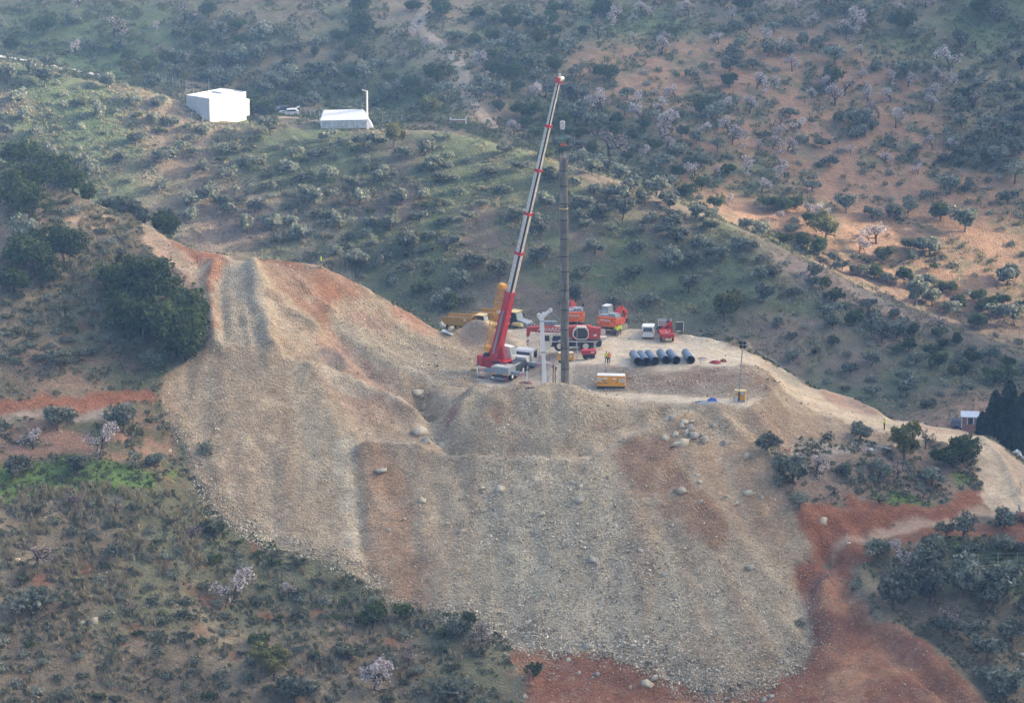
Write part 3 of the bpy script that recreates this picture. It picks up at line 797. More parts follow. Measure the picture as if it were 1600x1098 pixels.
def tube_arr(p0, p1, r0, r1, sides=5):
    p0, p1 = np.array(p0, float), np.array(p1, float)
    ax = unit(p1 - p0); t = unit(np.cross(ax, [.3, .5, .81])); b = np.cross(ax, t)
    an = np.linspace(0, 2 * math.pi, sides, endpoint=False)
    ring = np.cos(an)[:, None] * t + np.sin(an)[:, None] * b
    V = np.concatenate([p0 + ring * r0, p1 + ring * r1])
    F = np.array([[i, (i + 1) % sides, sides + (i + 1) % sides, sides + i] for i in range(sides)])
    return V, F
def branches(seed, h, spread, depth, r0, lean=.1, first=.28):
    rng = np.random.default_rng(seed)
    Vs, Fs, ends, off = [], [], [], 0
    def grow(p, d, L, r, k):
        nonlocal off
        q = p + d * L
        V, F = tube_arr(p, q, r, r * .68, 5 if k < 2 else 4)
        Vs.append(V); Fs.append(F + off); off += len(V)
        ends.append((p, q, k))
        if k >= depth:
            return
        for _ in range(3 if k < 2 else 2):
            dn = unit(d * .8 + rng.normal(size=3) * spread + np.array([0, 0, .12]))
            grow(q, dn, L * rng.uniform(.62, .85), r * .62, k + 1)
    grow(np.zeros(3) - np.array([0, 0, .25]), unit(np.array([rng.normal() * lean, rng.normal() * lean, 1])), h * first, r0, 0)
    return np.concatenate(Vs), np.concatenate(Fs), ends
def trunk_mesh(seed, h, r0, mat='bark'):
    V, F, e = branches(seed, h, .55, 2, r0, .12, .42)
    return soup('trunk', V, F, None, M[mat])
def almond(seed, h, bloom, mat='blossom', size=.16):
    V, F, ends = branches(seed, h, .5, 4, .13, .1, .24)
    tr = soup('trunk', V, F, None, M['dark_bark'])
    rng = np.random.default_rng(seed + 99)
    tips = [e for e in ends if e[2] >= 3]
    C = []
    for p, q, k in tips:
        n = rng.poisson(bloom)
        u = rng.uniform(.2, 1.15, (n, 1))
        C.append(p + (q - p) * u + rng.normal(size=(n, 3)) * .13 * h / 3.2)
    C = np.concatenate(C)
    V2, F2 = leaves(rng, C, rng.normal(size=C.shape) + np.array([0, 0, .3]), size, 1.2)
    cr = soup('crown', V2, F2, np.clip(rng.normal(.6, .28, len(C)), 0, 1), M[mat])
    return tr, cr
def conifer(seed, w, h):
    rng = np.random.default_rng(seed)
    n = 4200
    u = rng.uniform(0, 1, n) ** .8
    ang = rng.uniform(0, 2 * math.pi, n)
    lump = 1 + .22 * np.sin(ang * 3 + u * 9 + seed) + .15 * np.sin(ang * 7 - u * 21)
    rad = w * .5 * np.clip(np.minimum(1, u * 7), 0, 1) * (1 - u) ** .42 * lump * rng.uniform(.55, 1.08, n)
    C = np.stack([np.cos(ang) * rad, np.sin(ang) * rad, .1 * h + u * h * .92], -1)
    Nn = np.stack([np.cos(ang), np.sin(ang), .4 + 0 * ang], -1) + rng.normal(size=(n, 3)) * .5
    V, F = leaves(rng, C, Nn, .30, 2.0)
    return soup('crown', V, F, np.clip(rng.normal(.4, .25, n), 0, 1), M['conifer_leaf'])
def bush(seed, w, h, n, size, mat):
    return crown_cloud(seed, w, h, 0.0, n, 14, size, .3, mat, 1.0, 6)

PROTO = {}
def proto(kind, items):
    PROTO[kind] = items
# every item: (crown mesh, trunk mesh or None, crown width in metres)
proto('olive', [(crown_cloud(100 + i, 4.0, 3.0, .45, 135, 20, .23, .2, 'olive_leaf', .9, 6), trunk_mesh(200 + i, 2.6, .20), 4.3) for i in range(7)])
proto('sparse_olive', [(crown_cloud(150 + i, 3.6, 2.9, .6, 48, 15, .20, .5, 'olive_leaf', .9, 6), trunk_mesh(250 + i, 2.8, .17), 4.0) for i in range(3)])
proto('evergreen', [(crown_cloud(300 + i, 6.0, 4.8, .5, 240, 22, .22, .2, 'dark_leaf', .9, 8), trunk_mesh(350 + i, 3.5, .28), 6.3) for i in range(5)])
proto('leafy', [(crown_cloud(400 + i, 4.4, 3.6, .3, 110, 17, .24, .25, 'green_leaf', .9, 6), trunk_mesh(450 + i, 2.8, .18), 4.6) for i in range(4)])
proto('yellow', [(crown_cloud(500 + i, 3.6, 3.4, .15, 100, 17, .20, .3, 'yellow_leaf', .9, 5), trunk_mesh(550 + i, 2.6, .15), 3.8) for i in range(2)])
al = [almond(600 + i, 3.6, b) for i, b in enumerate((12, 8, 15, 10))]
proto('almond', [(c, t, 4.2) for t, c in al])
al = [almond(650 + i, 3.4, b, 'dry_leaf', .13) for i, b in enumerate((5, 7, 4))]
proto('bare', [(c, t, 4.0) for t, c in al])
proto('conifer', [(conifer(700 + i, 4.0, 9.0), trunk_mesh(720 + i, 3.0, .2), 4.0) for i in range(3)])
proto('shrub', [(bush(800 + i, 2.2, 1.25, 46, .17, 'scrub_leaf'), None, 2.5) for i in range(5)])
proto('green_shrub', [(bush(830 + i, 2.4, 1.5, 50, .18, 'green_leaf'), None, 2.7) for i in range(3)])
proto('grey_shrub', [(bush(860 + i, 3.0, 2.0, 80, .17, 'olive_leaf'), None, 3.3) for i in range(3)])

KINDS = {  # name, words, category, group
 'olive': ('olive_tree', 'grey-green olive tree', 'olive tree', 'olive trees on the slopes'),
 'sparse_olive': ('olive_tree', 'thin grey-green olive tree', 'olive tree', 'olive trees on the slopes'),
 'evergreen': ('evergreen_tree', 'dark evergreen tree', 'tree', 'dark evergreen trees on the slopes'),
 'leafy': ('leafy_tree', 'mid-green leafy tree', 'tree', 'mid-green trees on the slopes'),
 'yellow': ('yellow_green_tree', 'yellowish-green bushy tree', 'tree', 'yellowish trees on the slopes'),
 'almond': ('almond_tree', 'pale blossoming almond tree', 'almond tree', 'blossoming almond trees'),
 'bare': ('bare_tree', 'greyish nearly bare tree', 'bare tree', 'nearly bare trees'),
 'conifer': ('conifer_tree', 'dark pointed conifer', 'conifer', 'conifers beside the brick shed'),
 'shrub': ('shrub', 'low brownish-green shrub', 'shrub', 'low shrubs on the slopes'),
 'green_shrub': ('shrub', 'low green shrub', 'shrub', 'low shrubs on the slopes'),
 'grey_shrub': ('shrub', 'broad grey-green shrub', 'shrub', 'low shrubs on the slopes'),
}
PLANTS = []                # (object, kind, px, py, width px)
def spread(me):
    n = len(me.vertices); co = np.empty(n * 3, np.float32); me.vertices.foreach_get('co', co); co = co.reshape(-1, 3)
    return float(np.percentile(co[:, 0], 98.5) - np.percentile(co[:, 0], 1.5))
for _k in PROTO:
    PROTO[_k] = [(c, t, spread(c) * 1.1) for c, t, w in PROTO[_k]]
WANT = []                  # [kind, x, y, z, width m, tall, width px]
def want(kind, x, y, width, z=None, tall=1.0):
    z = gz(x, y) if z is None else z
    tall = tall * random.uniform(.85, 1.15)
    WANT.append([kind, x, y, z, width, tall, width * FPX / math.hypot(y, CAM_Z - z)])
def want_px(rows):
    """plants whose crowns are seen centred at (cx, cy), w wide; rows of kind, cx, cy, w, tall"""
    py = np.array([r[2] + .34 * r[3] * r[4] for r in rows]); px = np.array([r[1] for r in rows], float)
    for r, (x, y, z) in zip(rows, march(px, py)):
        if y < 898:
            want(r[0], x, y, r[3] * math.hypot(y, CAM_Z - z) / FPX, z, r[4])
def plant(kind, x, y, z, width, tall, rng):
    items = PROTO[kind]
    crown, trunk, w0 = items[rng.randrange(len(items))]
    s = width / w0 * (.86 if kind == 'evergreen' else 1.0)
    nm, words, cat, grp = KINDS[kind]
    rot = rng.uniform(0, 6.28)
    if trunk is None:
        o = bpy.data.objects.new(nm, crown); COL.objects.link(o)
        o.location = (x, y, z - .05); o.rotation_euler = (0, 0, rot); o.scale = (s, s, s * tall)
    else:
        o = bpy.data.objects.new(nm, None); COL.objects.link(o)
        o.empty_display_size = .5
        o.location = (x, y, z); o.rotation_euler = (0, 0, rot); o.scale = (s, s, s * tall)
        for part, me in (('crown', crown), ('trunk', trunk)):
            c = bpy.data.objects.new(part, me); COL.objects.link(c); c.parent = o
    o['category'] = cat; o['group'] = grp
    px, py = project(x, y, z + .4 * width * tall)
    PLANTS.append([o, kind, px, py, width])
    return o
# ------------------------------------------------------------------ plants: where they stand
O, A, E, Y, L_, B_, S_, G_, GS, SO = 'olive', 'almond', 'evergreen', 'yellow', 'leafy', 'bare', 'shrub', 'green_shrub', 'grey_shrub', 'sparse_olive'
def many(ox, oy, sc, rows):
    want_px([(r[0], ox + r[1] / sc, oy + r[2] / sc, r[3] / sc, r[4] if len(r) > 4 else 1.0) for r in rows])
# near hillside, left (crown centre, width)
many(0, 0, 1, [(E,212,450,120),(E,272,508,128,1.1),(E,180,430,72),(E,245,440,92),(E,302,485,70),(E,225,500,100),(E,250,480,100),(E,200,470,80),(E,285,540,70),(E,102,376,96),(E,45,395,96),(E,20,435,64),(E,75,430,56),(O,40,372,50),(L_,45,318,66,1.25),(E,45,270,80),(L_,28,300,60,1.2),
 (O,95,564,52),(SO,230,570,36),(O,90,657,46),(O,193,660,46),(A,52,686,46),(A,160,690,42),(O,27,724,56,1.1),(O,123,727,40),(SO,212,720,30),(O,243,716,40),(O,-4,676,36),(GS,50,935,80),(A,367,920,52),(A,446,926,22),(L_,582,962,50,1.1),(L_,630,955,36),
 (Y,428,1040,56,1.15),(O,460,1080,60),(A,586,1060,50),(B_,752,985,44,1.1),(E,735,968,26),(L_,833,1046,24,1.5),(S_,320,696,14),(S_,321,705,12),(B_,640,1020,60),(B_,110,790,30),(B_,180,795,26),(B_,298,838,24),(B_,222,845,26),(B_,60,870,40),(B_,275,915,24),(B_,208,955,22),(B_,500,905,26),(B_,215,1030,30),
 (GS,690,1075,60),(GS,610,1040,50),(GS,180,860,40),(S_,330,820,36),(L_,340,826,26),(S_,540,1010,50),(GS,725,985,50),(G_,400,995,40)])
# crest row, rooted just behind the sky line
for (cx, base, w, k, t) in [(30,278,74,E,1.0),(75,294,76,E,1.0),(112,301,84,E,.9),(140,311,48,E,1.0),(165,306,40,O,.8),(198,324,42,O,1.1),(224,334,42,O,1.2),(264,348,80,E,.95)]:
    x, y, z = P(cx, base, 516 - (cx - 75) * .022)
    want(k, x, y + 1.5, w / 11.0, None, t)
# right terraces
many(0, 0, 1, [(O,1345,677,38,.8),(O,1198,694,38,.8),(O,1240,738,48,1.0),(O,1322,733,34),(O,1375,733,38),(A,1275,732,28),(Y,1412,702,46),(B_,1446,692,26),(E,1505,700,66,1.0),(E,1475,712,55,.9),(O,1456,742,56,.75),(B_,1375,775,44,.7),(B_,1400,740,30),(SO,1250,786,30,.7),(S_,1293,682,10),(S_,1213,752,12),
 (O,1372,855,48),(A,1402,862,42,1.1),(O,1450,865,72),(SO,1506,834,38),(SO,1478,832,36,.6),(O,1518,858,42),(O,1568,850,46),(O,1598,858,36),(O,1395,930,60,1.1),(O,1450,925,52,1.1),(O,1506,912,58,1.1),(O,1565,908,68,.9),(O,1475,975,52,1.1),(SO,1515,995,46),(O,1542,1015,50,1.15),(SO,1553,945,36),(O,1580,985,42,1.1),(O,1602,945,40),(O,1572,1070,62,1.0),(SO,1337,908,22),(O,1570,812,46,.8),(SO,1405,892,18),(B_,1500,970,40),(O,1548,1050,44),(SO,1250,975,4)])
# conifers beside the shed, rooted in the hidden valley
for (cx, top, w, yy) in [(1536,660,34,566),(1556,636,40,562),(1578,640,44,560),(1600,646,46,563),(1626,640,50,560),(1590,655,36,556),(1650,640,50,566)]:
    xt, _, zt = P(cx, top - 22, yy)
    g = gz(xt, yy)
    hgt = zt - g
    want('conifer', xt, yy, w / 9.6, g, hgt / (9.2 * (w / 9.6) / 3.6))
# middle hill
many(533, 0, 3, [(O,110,650,100),(Y,250,660,90),(O,295,715,100),(O,165,735,70),(O,395,700,80),(O,595,735,70),(O,175,830,80),(O,440,770,90),(O,460,835,80),(O,310,820,70),(O,690,800,80),(O,770,700,90),(O,280,925,90),(O,385,905,80),(O,495,1030,80),(O,370,1010,90),(O,660,950,80),(O,760,880,80),(O,840,780,80),(O,60,555,120),(O,200,580,50),(Y,410,525,100),(G_,550,590,60),(O,480,560,50),(L_,970,720,90),(L_,1040,700,80,1.2),(G_,450,633,30),(G_,500,635,40),
 (O,1110,750,90),(O,1180,790,90),(O,1090,850,80),(O,1240,780,90),(O,1310,810,90),(O,1190,880,90),(O,1130,960,90),(O,1250,910,80),(O,1350,870,90),(O,1220,990,80),(O,1320,1000,90),(O,1410,930,80),(O,1480,880,110),(O,1540,950,80),(O,1450,1020,80),(O,1150,1050,80),(O,980,830,80),(O,960,950,90),(O,930,1050,80),(O,820,1010,80),(O,560,880,70),(O,600,1010,80),(O,240,1030,80),(O,90,930,80),(O,60,860,90),(O,140,1040,80)])
many(1066, 300, 3, [(O,30,440,90),(O,185,385,70),(O,290,300,60),(O,365,395,80),(O,530,375,70),(O,220,190,70),(O,50,215,70),(O,110,280,90),(O,530,470,90),(O,375,490,90),(Y,200,560,120,1.2),(O,270,500,90),(O,645,520,70),(O,770,520,70),(O,870,530,80),(O,705,615,90),(O,830,635,70),(O,965,625,60),(O,1090,605,60),(O,575,620,50),(O,615,690,70),(O,885,700,60),(O,1005,705,70),(O,1145,715,60),(O,1290,775,80),(O,1440,760,100),(O,1510,710,60),(O,770,750,60),(O,890,780,90),(O,1045,790,60),(O,790,830,90),(O,1040,870,80),(O,1050,925,90),(O,1330,920,90),(O,890,940,80),(O,1030,985,70),(O,520,760,100),(O,450,600,80),(O,65,550,50),(O,130,650,60),(O,300,660,60),(E,1385,610,100),(O,1470,660,50),(O,1580,690,60),
 (E,640,265,100),(O,710,305,90),(O,830,365,100),(E,900,375,90),(O,960,395,90),(E,1040,395,100),(O,1150,415,80),(E,1240,435,110),(O,1340,455,70),(O,1090,495,110),(O,1170,505,90),(O,1260,555,90),(L_,1300,515,90),(E,1400,535,80),(O,1480,565,80),(O,1560,595,90),(E,1500,505,90),(E,1590,535,90),(B_,1210,630,100,.6),(G_,1450,850,120),(GS,1560,910,100),(E,1390,490,90),(E,1440,520,90),(O,750,340,80),(E,570,230,90),(E,480,215,100),(O,380,190,80),(O,300,150,90),(O,140,110,90),(O,60,100,80)])
many(0, 0, 3, [(S_,130,240,60),(E,50,215,90),(S_,225,278,100),(O,45,365,90),(O,160,325,80),(O,310,338,80),(O,210,380,90),(O,270,380,50),(S_,365,400,50),(O,500,380,90),(Y,620,340,100),(E,690,300,120),(E,600,268,90),(O,720,385,90),(O,85,465,110),(O,235,472,60),(S_,380,475,70),(O,470,525,90),(O,110,545,90),(O,165,615,90),(O,490,605,70),(S_,285,650,40),(O,30,610,90),(O,640,640,110),(GS,715,548,90),(GS,780,715,130),(O,570,740,80),(O,710,760,70),(O,205,690,90),(O,235,740,90),(O,370,755,110),(O,420,810,80),(O,610,830,70),(GS,970,605,80),(GS,1060,690,90),(O,950,785,80),(O,1070,820,100),(O,885,815,50),(GS,980,895,120),(GS,890,925,110),(O,1070,978,90),(O,1195,968,80),(O,1450,940,110),(O,1160,1055,100),(O,1280,1055,80),(GS,1250,868,90),(O,760,880,80),
 (L_,1190,500,120),(E,1240,520,110),(O,1130,545,60),(O,1270,600,90),(O,1540,630,90),(O,1490,720,90),(GS,1380,700,90),(GS,1330,780,100),(GS,1430,830,100),(GS,1540,800,90),(GS,1180,740,100),(GS,1110,690,80),(GS,860,680,90),(O,1560,900,90),(GS,1490,1000,80),(O,1580,1050,80),(GS,640,460,90),(GS,760,480,90),(GS,800,560,80),(GS,900,640,70)])
# lower part of the middle hill, above the left crest
many(0, 0, 1, [(GS,330,300,40),(O,350,315,34),(GS,300,330,36),(GS,420,340,34),(O,470,365,36),(GS,520,390,30),(O,560,405,36),(GS,600,395,34),(O,640,420,34),(O,690,465,40),(L_,705,475,34),(L_,660,450,36),(GS,570,360,34),(O,610,350,30),(O,640,380,34),(O,700,380,36),(O,740,410,34),(O,780,430,30),(O,720,440,30),(O,840,405,32),(O,850,350,34),(O,910,420,36),(O,930,385,34),(O,900,460,34),(O,990,425,36),(O,1015,465,38),(O,960,470,30),(O,1000,385,34),(O,1050,410,36),(O,1060,370,36),(O,1100,380,34)])
# far slopes
many(0, 0, 3, [(E,210,115,150),(SO,70,125,40),(O,10,105,40),(O,510,30,70),(O,325,35,60),(O,340,95,80),(O,435,55,50),(O,420,130,70),(O,300,180,70),(O,210,190,60),(O,145,200,60),(O,450,215,90),(A,355,235,80),(O,440,265,70),(B_,540,150,100),(B_,610,150,90),(A,730,125,50),(B_,860,80,100),(B_,915,65,60),(B_,760,225,100),(A,800,10,60),(A,370,10,60),(O,690,180,60),(O,560,220,80)])
many(533, 0, 3, [(E,90,25,130),(E,330,25,100),(E,470,40,120),(E,90,125,160),(E,185,145,60),(E,625,190,70,1.1),(O,540,165,110),(E,710,170,80),(A,340,140,70),(A,400,205,50),(O,340,250,50),(O,450,265,70),(O,595,305,50),(A,660,305,80),(B_,620,285,80),(O,650,365,90),(L_,460,345,130),(O,480,425,90),(O,630,425,90),(O,740,450,100),(E,800,105,130),(E,990,145,110),(Y,930,195,70,1.3),(O,830,225,120),(O,890,290,150),(E,990,40,110),(O,1060,40,90),(E,1230,40,130),(A,1280,85,90),(A,1365,95,50),(B_,1210,155,90),(O,1285,190,70),(O,1070,225,90),(E,1230,325,150),(O,1395,240,70),(A,1510,180,70),(O,1420,325,70),(A,1410,45,90),(E,870,515,170),(E,1000,555,170),(A,905,440,60),(A,1225,505,110),(A,1390,475,90),(A,1400,545,90),(A,1565,440,70),(A,1535,575,90),(A,1495,612,70),(A,1440,715,60),(A,1525,680,60),(B_,1260,690,140),(O,1200,600,90),(O,1420,630,70),(A,810,615,60),(O,1100,435,120),(O,1340,440,90),(E,780,60,80),(O,870,60,90),(E,1150,130,80),(O,1100,330,90)])
many(1066, 0, 3, [(E,695,355,160,.95),(E,1030,105,150,1.1),(O,720,270,100),(O,820,300,70),(O,905,305,80),(A,350,390,80),(A,430,385,50),(O,505,525,80),(O,430,465,60),(O,605,548,60),(S_,550,450,40),(B_,465,580,60),(A,545,590,60),(O,270,558,70),(O,135,540,90),(E,85,490,140),(A,215,600,70),(A,235,650,80),(O,295,612,60),(A,110,605,70),(O,80,680,60),(A,425,678,70),(A,495,690,60),(A,355,692,50),(O,635,622,70),(O,825,575,110,.8),(O,885,585,80),(O,820,622,110,.7),(A,870,450,80),(A,715,470,80),(A,975,458,70),(A,1195,458,90),(A,1060,388,60),(A,975,368,50),(A,1195,358,80),(O,1050,328,110,.7),(A,1250,298,110),(A,1000,573,80),(O,1070,588,70),(O,1150,608,60),(A,955,743,70),(O,1100,690,80),(O,1100,745,70),(O,1230,742,80),(O,1345,712,80),(A,1105,798,60),(O,970,798,60),(S_,950,850,50),(O,850,858,70),(O,850,785,70),(O,755,818,50),(O,690,752,80),(O,640,755,70),(S_,620,820,40),(O,575,795,50),(O,610,868,90),(A,480,808,80),(A,300,775,80),(L_,215,800,80),(A,60,803,70),(A,150,803,40),(A,790,705,60),(O,655,670,80),(O,740,690,70),(O,735,908,70),(O,770,962,80),(O,890,998,90),(A,585,998,60),(A,655,1022,40),(O,1255,883,90),(O,1440,868,60),(O,1340,862,80),(O,1525,928,90),(SO,1345,933,60),(SO,1445,983,60),(O,1575,998,50),(O,1325,1052,110),(SO,1505,1055,60),(E,1210,998,110),(E,400,940,110),(E,470,960,110),(E,530,950,90),(O,1060,960,110),(O,1000,1000,80),
 (A,30,45,70),(O,30,103,60),(S_,140,68,40),(A,235,73,70),(O,325,83,90),(A,170,183,60),(O,270,203,90),(O,45,178,60),(O,40,238,50),(A,610,108,70),(A,800,108,110),(A,460,198,50),(A,450,243,50),(A,515,308,80),(E,220,378,100),(O,255,448,60),(O,1230,173,60),(O,1310,198,80),(O,1100,150,80),(E,1400,38,130),(E,1590,288,110),(E,1320,435,100),(O,1420,585,130),(O,1530,618,100),(O,1310,570,90),(O,1280,500,80),(O,900,205,60),(O,960,225,70),(O,1060,235,60),(O,640,200,80),(O,560,190,80),(O,430,120,90),(O,880,40,100),(O,760,30,110),(O,680,60,80),(E,290,20,100),(O,1480,80,90),(O,1570,100,80),(O,1560,560,90),(O,1440,480,60),(B_,1360,480,90),(B_,1490,490,90),(A,690,420,70),(B_,760,420,80),(B_,920,530,70),(O,1480,740,100),(O,1560,700,90),(O,1430,830,60),(SO,1560,830,90),(O,160,460,90),(O,330,300,80),(O,120,320,70),(O,400,240,80),(O,100,290,60)])
many(1066, 300, 3, [(O,1165,262,110),(E,1070,235,110),(A,910,205,110),(A,830,268,70),(Y,940,308,100,.8),(Y,670,195,120,.9),(SO,1375,368,70),(O,1520,398,110),(O,1155,412,80),(SO,1545,228,70),(SO,1600,278,60),(G_,1190,345,60),(O,770,70,80),(A,650,100,60),(L_,600,130,90),(G_,1440,500,70),(O,1080,300,90)])

# dense brush: shrubs filled in at random, the larger ones as single plants, the rest as one mass
prng = random.Random(5)
BRUSH = [  # outline, spacing px, width px range, kinds
 ([(300,10),(560,60),(700,150),(690,185),(590,165),(460,160),(330,130),(250,100)], 24, (20, 36), [O, GS, E, S_]),
 ([(740,20),(880,20),(900,230),(790,200),(760,110)], 24, (20, 38), [O, GS, E, L_]),
 ([(880,150),(1080,190),(1120,320),(980,265),(890,240)], 24, (20, 36), [O, GS, E]),
 ([(1080,120),(1400,40),(1560,0),(1000,0),(1060,60)], 34, (16, 30), [O, GS, A]),
 ([(900,30),(1300,30),(1500,110),(1480,300),(1280,380),(1100,300),(960,160)], 32, (12, 24), [O, A, O, SO, GS, A, S_]),
 ([(1490,110),(1600,60),(1600,240),(1520,230)], 22, (14, 26), [GS, S_, O]),
 ([(1480,200),(1600,240),(1600,290),(1500,250)], 20, (16, 28), [GS, S_, O]),
 ([(220,150),(320,190),(480,215),(700,215),(760,330),(560,330),(300,250),(200,200)], 26, (14, 24), [GS, S_, G_, O]),
 ([(330,260),(560,330),(740,350),(740,470),(600,440),(430,390),(350,330)], 28, (14, 26), [GS, S_, O]),
 ([(880,260),(1010,295),(1280,430),(1260,470),(1040,400),(890,330)], 28, (20, 30), [O, O, GS]),
 ([(1280,440),(1400,490),(1600,570),(1600,620),(1420,560),(1280,480)], 22, (22, 34), [O, E, O, L_]),
 ([(1180,480),(1500,600),(1440,650),(1280,600)], 40, (12, 24), [S_, GS]),
 ([(0,100),(200,130),(240,240),(0,220)], 36, (12, 24), [S_, O]),
]
def pip(px, py, poly):
    c = False; n = len(poly)
    for i in range(n):
        (x0, y0), (x1, y1) = poly[i], poly[(i + 1) % n]
        if (y0 > py) != (y1 > py) and px < (x1 - x0) * (py - y0) / (y1 - y0) + x0:
            c = not c
    return c
taken = [(*project(q[1], q[2], q[3] + .4 * q[4]), q[6]) for q in WANT]
fill = []
for poly, gap, (w0, w1), kinds in BRUSH:
    xs = [p[0] for p in poly]; ys = [p[1] for p in poly]
    for _ in range(700):
        px, py = prng.uniform(min(xs), max(xs)), prng.uniform(min(ys), max(ys))
        if not pip(px, py, poly):
            continue
        w = prng.uniform(w0, w1)
        if any(abs(px - t[0]) < .5 * (gap + t[2]) * .75 and abs(py - t[1]) < .5 * (gap + t[2]) * .5 for t in taken):
            continue
        fill.append((prng.choice(kinds), px, py, w, 1.0))
        taken.append((px, py, w))
# near hillside scrub
NEARSCRUB = [([(0,800),(180,780),(330,800),(430,860),(560,905),(640,950),(760,1010),(800,1098),(0,1098)], 40, (14, 28), [S_, S_, S_, GS, S_, G_]),
             ([(0,420),(150,400),(220,520),(200,560),(0,560)], 34, (14, 26), [S_, GS]),
             ([(60,300),(190,330),(210,390),(120,400)], 26, (14, 24), [S_, GS]),
             ([(1330,720),(1440,710),(1440,770),(1330,770)], 26, (12, 20), [S_, GS])]
for poly, gap, (w0, w1), kinds in NEARSCRUB:
    xs = [p[0] for p in poly]; ys = [p[1] for p in poly]
    for _ in range(500):
        px, py = prng.uniform(min(xs), max(xs)), prng.uniform(min(ys), max(ys))
        if not pip(px, py, poly):
            continue
        w = prng.uniform(w0, w1)
        if any(abs(px - t[0]) < .5 * (gap + t[2]) * .7 and abs(py - t[1]) < .5 * (gap + t[2]) * .5 for t in taken):
            continue
        fill.append((prng.choice(kinds), px, py, w, .7))
        taken.append((px, py, w))

want_px(fill)
WANT.sort(key=lambda q: -q[6])
count, LEFT = {}, []
for q in WANT:
    px, py = project(q[1], q[2], q[3] + .4 * q[4])
    if px < -q[6] * .6 or px > 1600 + q[6] * .6 or py < -q[6] * .6 or py > 1098 + q[6] * .6:
        continue
    nm = KINDS[q[0]][0]
    count[nm] = count.get(nm, 0) + 1
    if count[nm] > 292:
        LEFT.append(q)
    else:
        plant(q[0], q[1], q[2], q[3], q[4], q[5], prng)
# ------------------------------------------------------------------ ground cover nobody could count
def scatter_px(poly, n, seed):
    rng = np.random.default_rng(seed)
    xs = [p[0] for p in poly]; ys = [p[1] for p in poly]
    px = rng.uniform(min(xs), max(xs), n); py = rng.uniform(min(ys), max(ys), n)
    m = inpoly(px, py, poly)
    return march(px[m], py[m])
def in_frame(n, y0, y1, seed, xlim=None):
    """random ground points, even per square metre, within the land the photograph shows"""
    rng = np.random.default_rng(seed)
    y = rng.uniform(y0, y1, n); x = rng.uniform(-1, 1, n) * (y1 * .150)
    k = np.abs(x) < y * .150
    return x[k], y[k]
def cover(name, label, cat, x, y, template, mat, smin, smax, seed, tilt=0.0):
    rng = np.random.default_rng(seed)
    TV, TF, TT = template
    n = len(x)
    if n == 0:
        return
    s = rng.uniform(smin, smax, n); a = rng.uniform(0, 6.283, n)
    z = H_at(x, y)
    c, sn = np.cos(a), np.sin(a)
    V = np.empty((n, len(TV), 3))
    V[..., 0] = x[:, None] + s[:, None] * (c[:, None] * TV[:, 0] - sn[:, None] * TV[:, 1])
    V[..., 1] = y[:, None] + s[:, None] * (sn[:, None] * TV[:, 0] + c[:, None] * TV[:, 1])
    V[..., 2] = z[:, None] + s[:, None] * TV[:, 2] - .03
    F = (TF[None] + (np.arange(n) * len(TV))[:, None, None]).reshape(-1, TF.shape[1])
    t = np.clip(np.tile(TT, n) + np.repeat(rng.normal(0, .18, n), len(TT)), 0, 1)
    me = soup(name, V.reshape(-1, 3), F, t, mat)
    o = bpy.data.objects.new(name, me); COL.objects.link(o)
    o['kind'] = 'stuff'; o['label'] = label; o['category'] = cat
    return o
def tuft(seed, blades, h, r):
    rng = np.random.default_rng(seed)
    V, F, T = [], [], []
    for i in range(blades):
        a = rng.uniform(0, 6.28); p = np.array([rng.normal() * r * .35, rng.normal() * r * .35, -.05])
        d = np.array([math.cos(a) * r, math.sin(a) * r, 0]) * rng.uniform(.2, 1.1)
        hh = h * rng.uniform(.6, 1.15); w = np.array([-math.sin(a), math.cos(a), 0]) * .075
        V += [p - w, p + w, p + d + np.array([0, 0, hh]) + w * .3, p + d + np.array([0, 0, hh]) - w * .3]
        F.append([4 * i, 4 * i + 1, 4 * i + 2, 4 * i + 3]); T.append(rng.uniform(.15, .95))
    return np.array(V), np.array(F), np.array(T)
def herb(seed, n, w, h, size):
    rng = np.random.default_rng(seed)
    d = unit(rng.normal(size=(n, 3))); d[:, 2] = np.abs(d[:, 2])
    C = d * np.array([w * .5, w * .5, h]) * rng.uniform(.4, 1, (n, 1))
    V, F = leaves(rng, C, d + rng.normal(size=(n, 3)) * .6, size)
    return V, F, np.clip(rng.normal(.4, .25, n), 0, 1)
natm = 1 - np.clip(m_works + (CLS == 6) + (CLS == 7) + (CLS == 8), 0, 1)
greenness = CR[..., 1] / (CR[..., 0] + 1e-6)
# dry tussock grass
a1 = scatter_px([(0,770),(180,755),(300,780),(350,850),(300,900),(220,900),(200,940),(0,960)], 1700, 1)
a2 = scatter_px([(0,960),(400,880),(560,905),(800,1010),(800,1098),(0,1098)], 1000, 2)
a3 = scatter_px([(60,420),(160,400),(230,430),(150,520),(40,520)], 420, 3)
a4 = scatter_px([(370,270),(480,310),(560,420),(500,420),(430,340)], 420, 4)
a5 = scatter_px([(150,120),(290,200),(480,240),(420,280),(250,220)], 380, 5)
a6 = scatter_px([(120,320),(210,340),(220,400),(120,400)], 200, 6)
aa = np.concatenate([a1, a2, a3, a4, a5, a6])
cl = vnoise(aa[:, 0] / 2.6, aa[:, 1] / 2.6, 5)
aa = aa[cl > .42]
cover('dry_grass', 'dry straw-coloured grass tussocks over the lower left slope', 'dry grass', aa[:, 0], aa[:, 1], tuft(1, 16, .85, .42), M['straw'], .65, 1.25, 11)
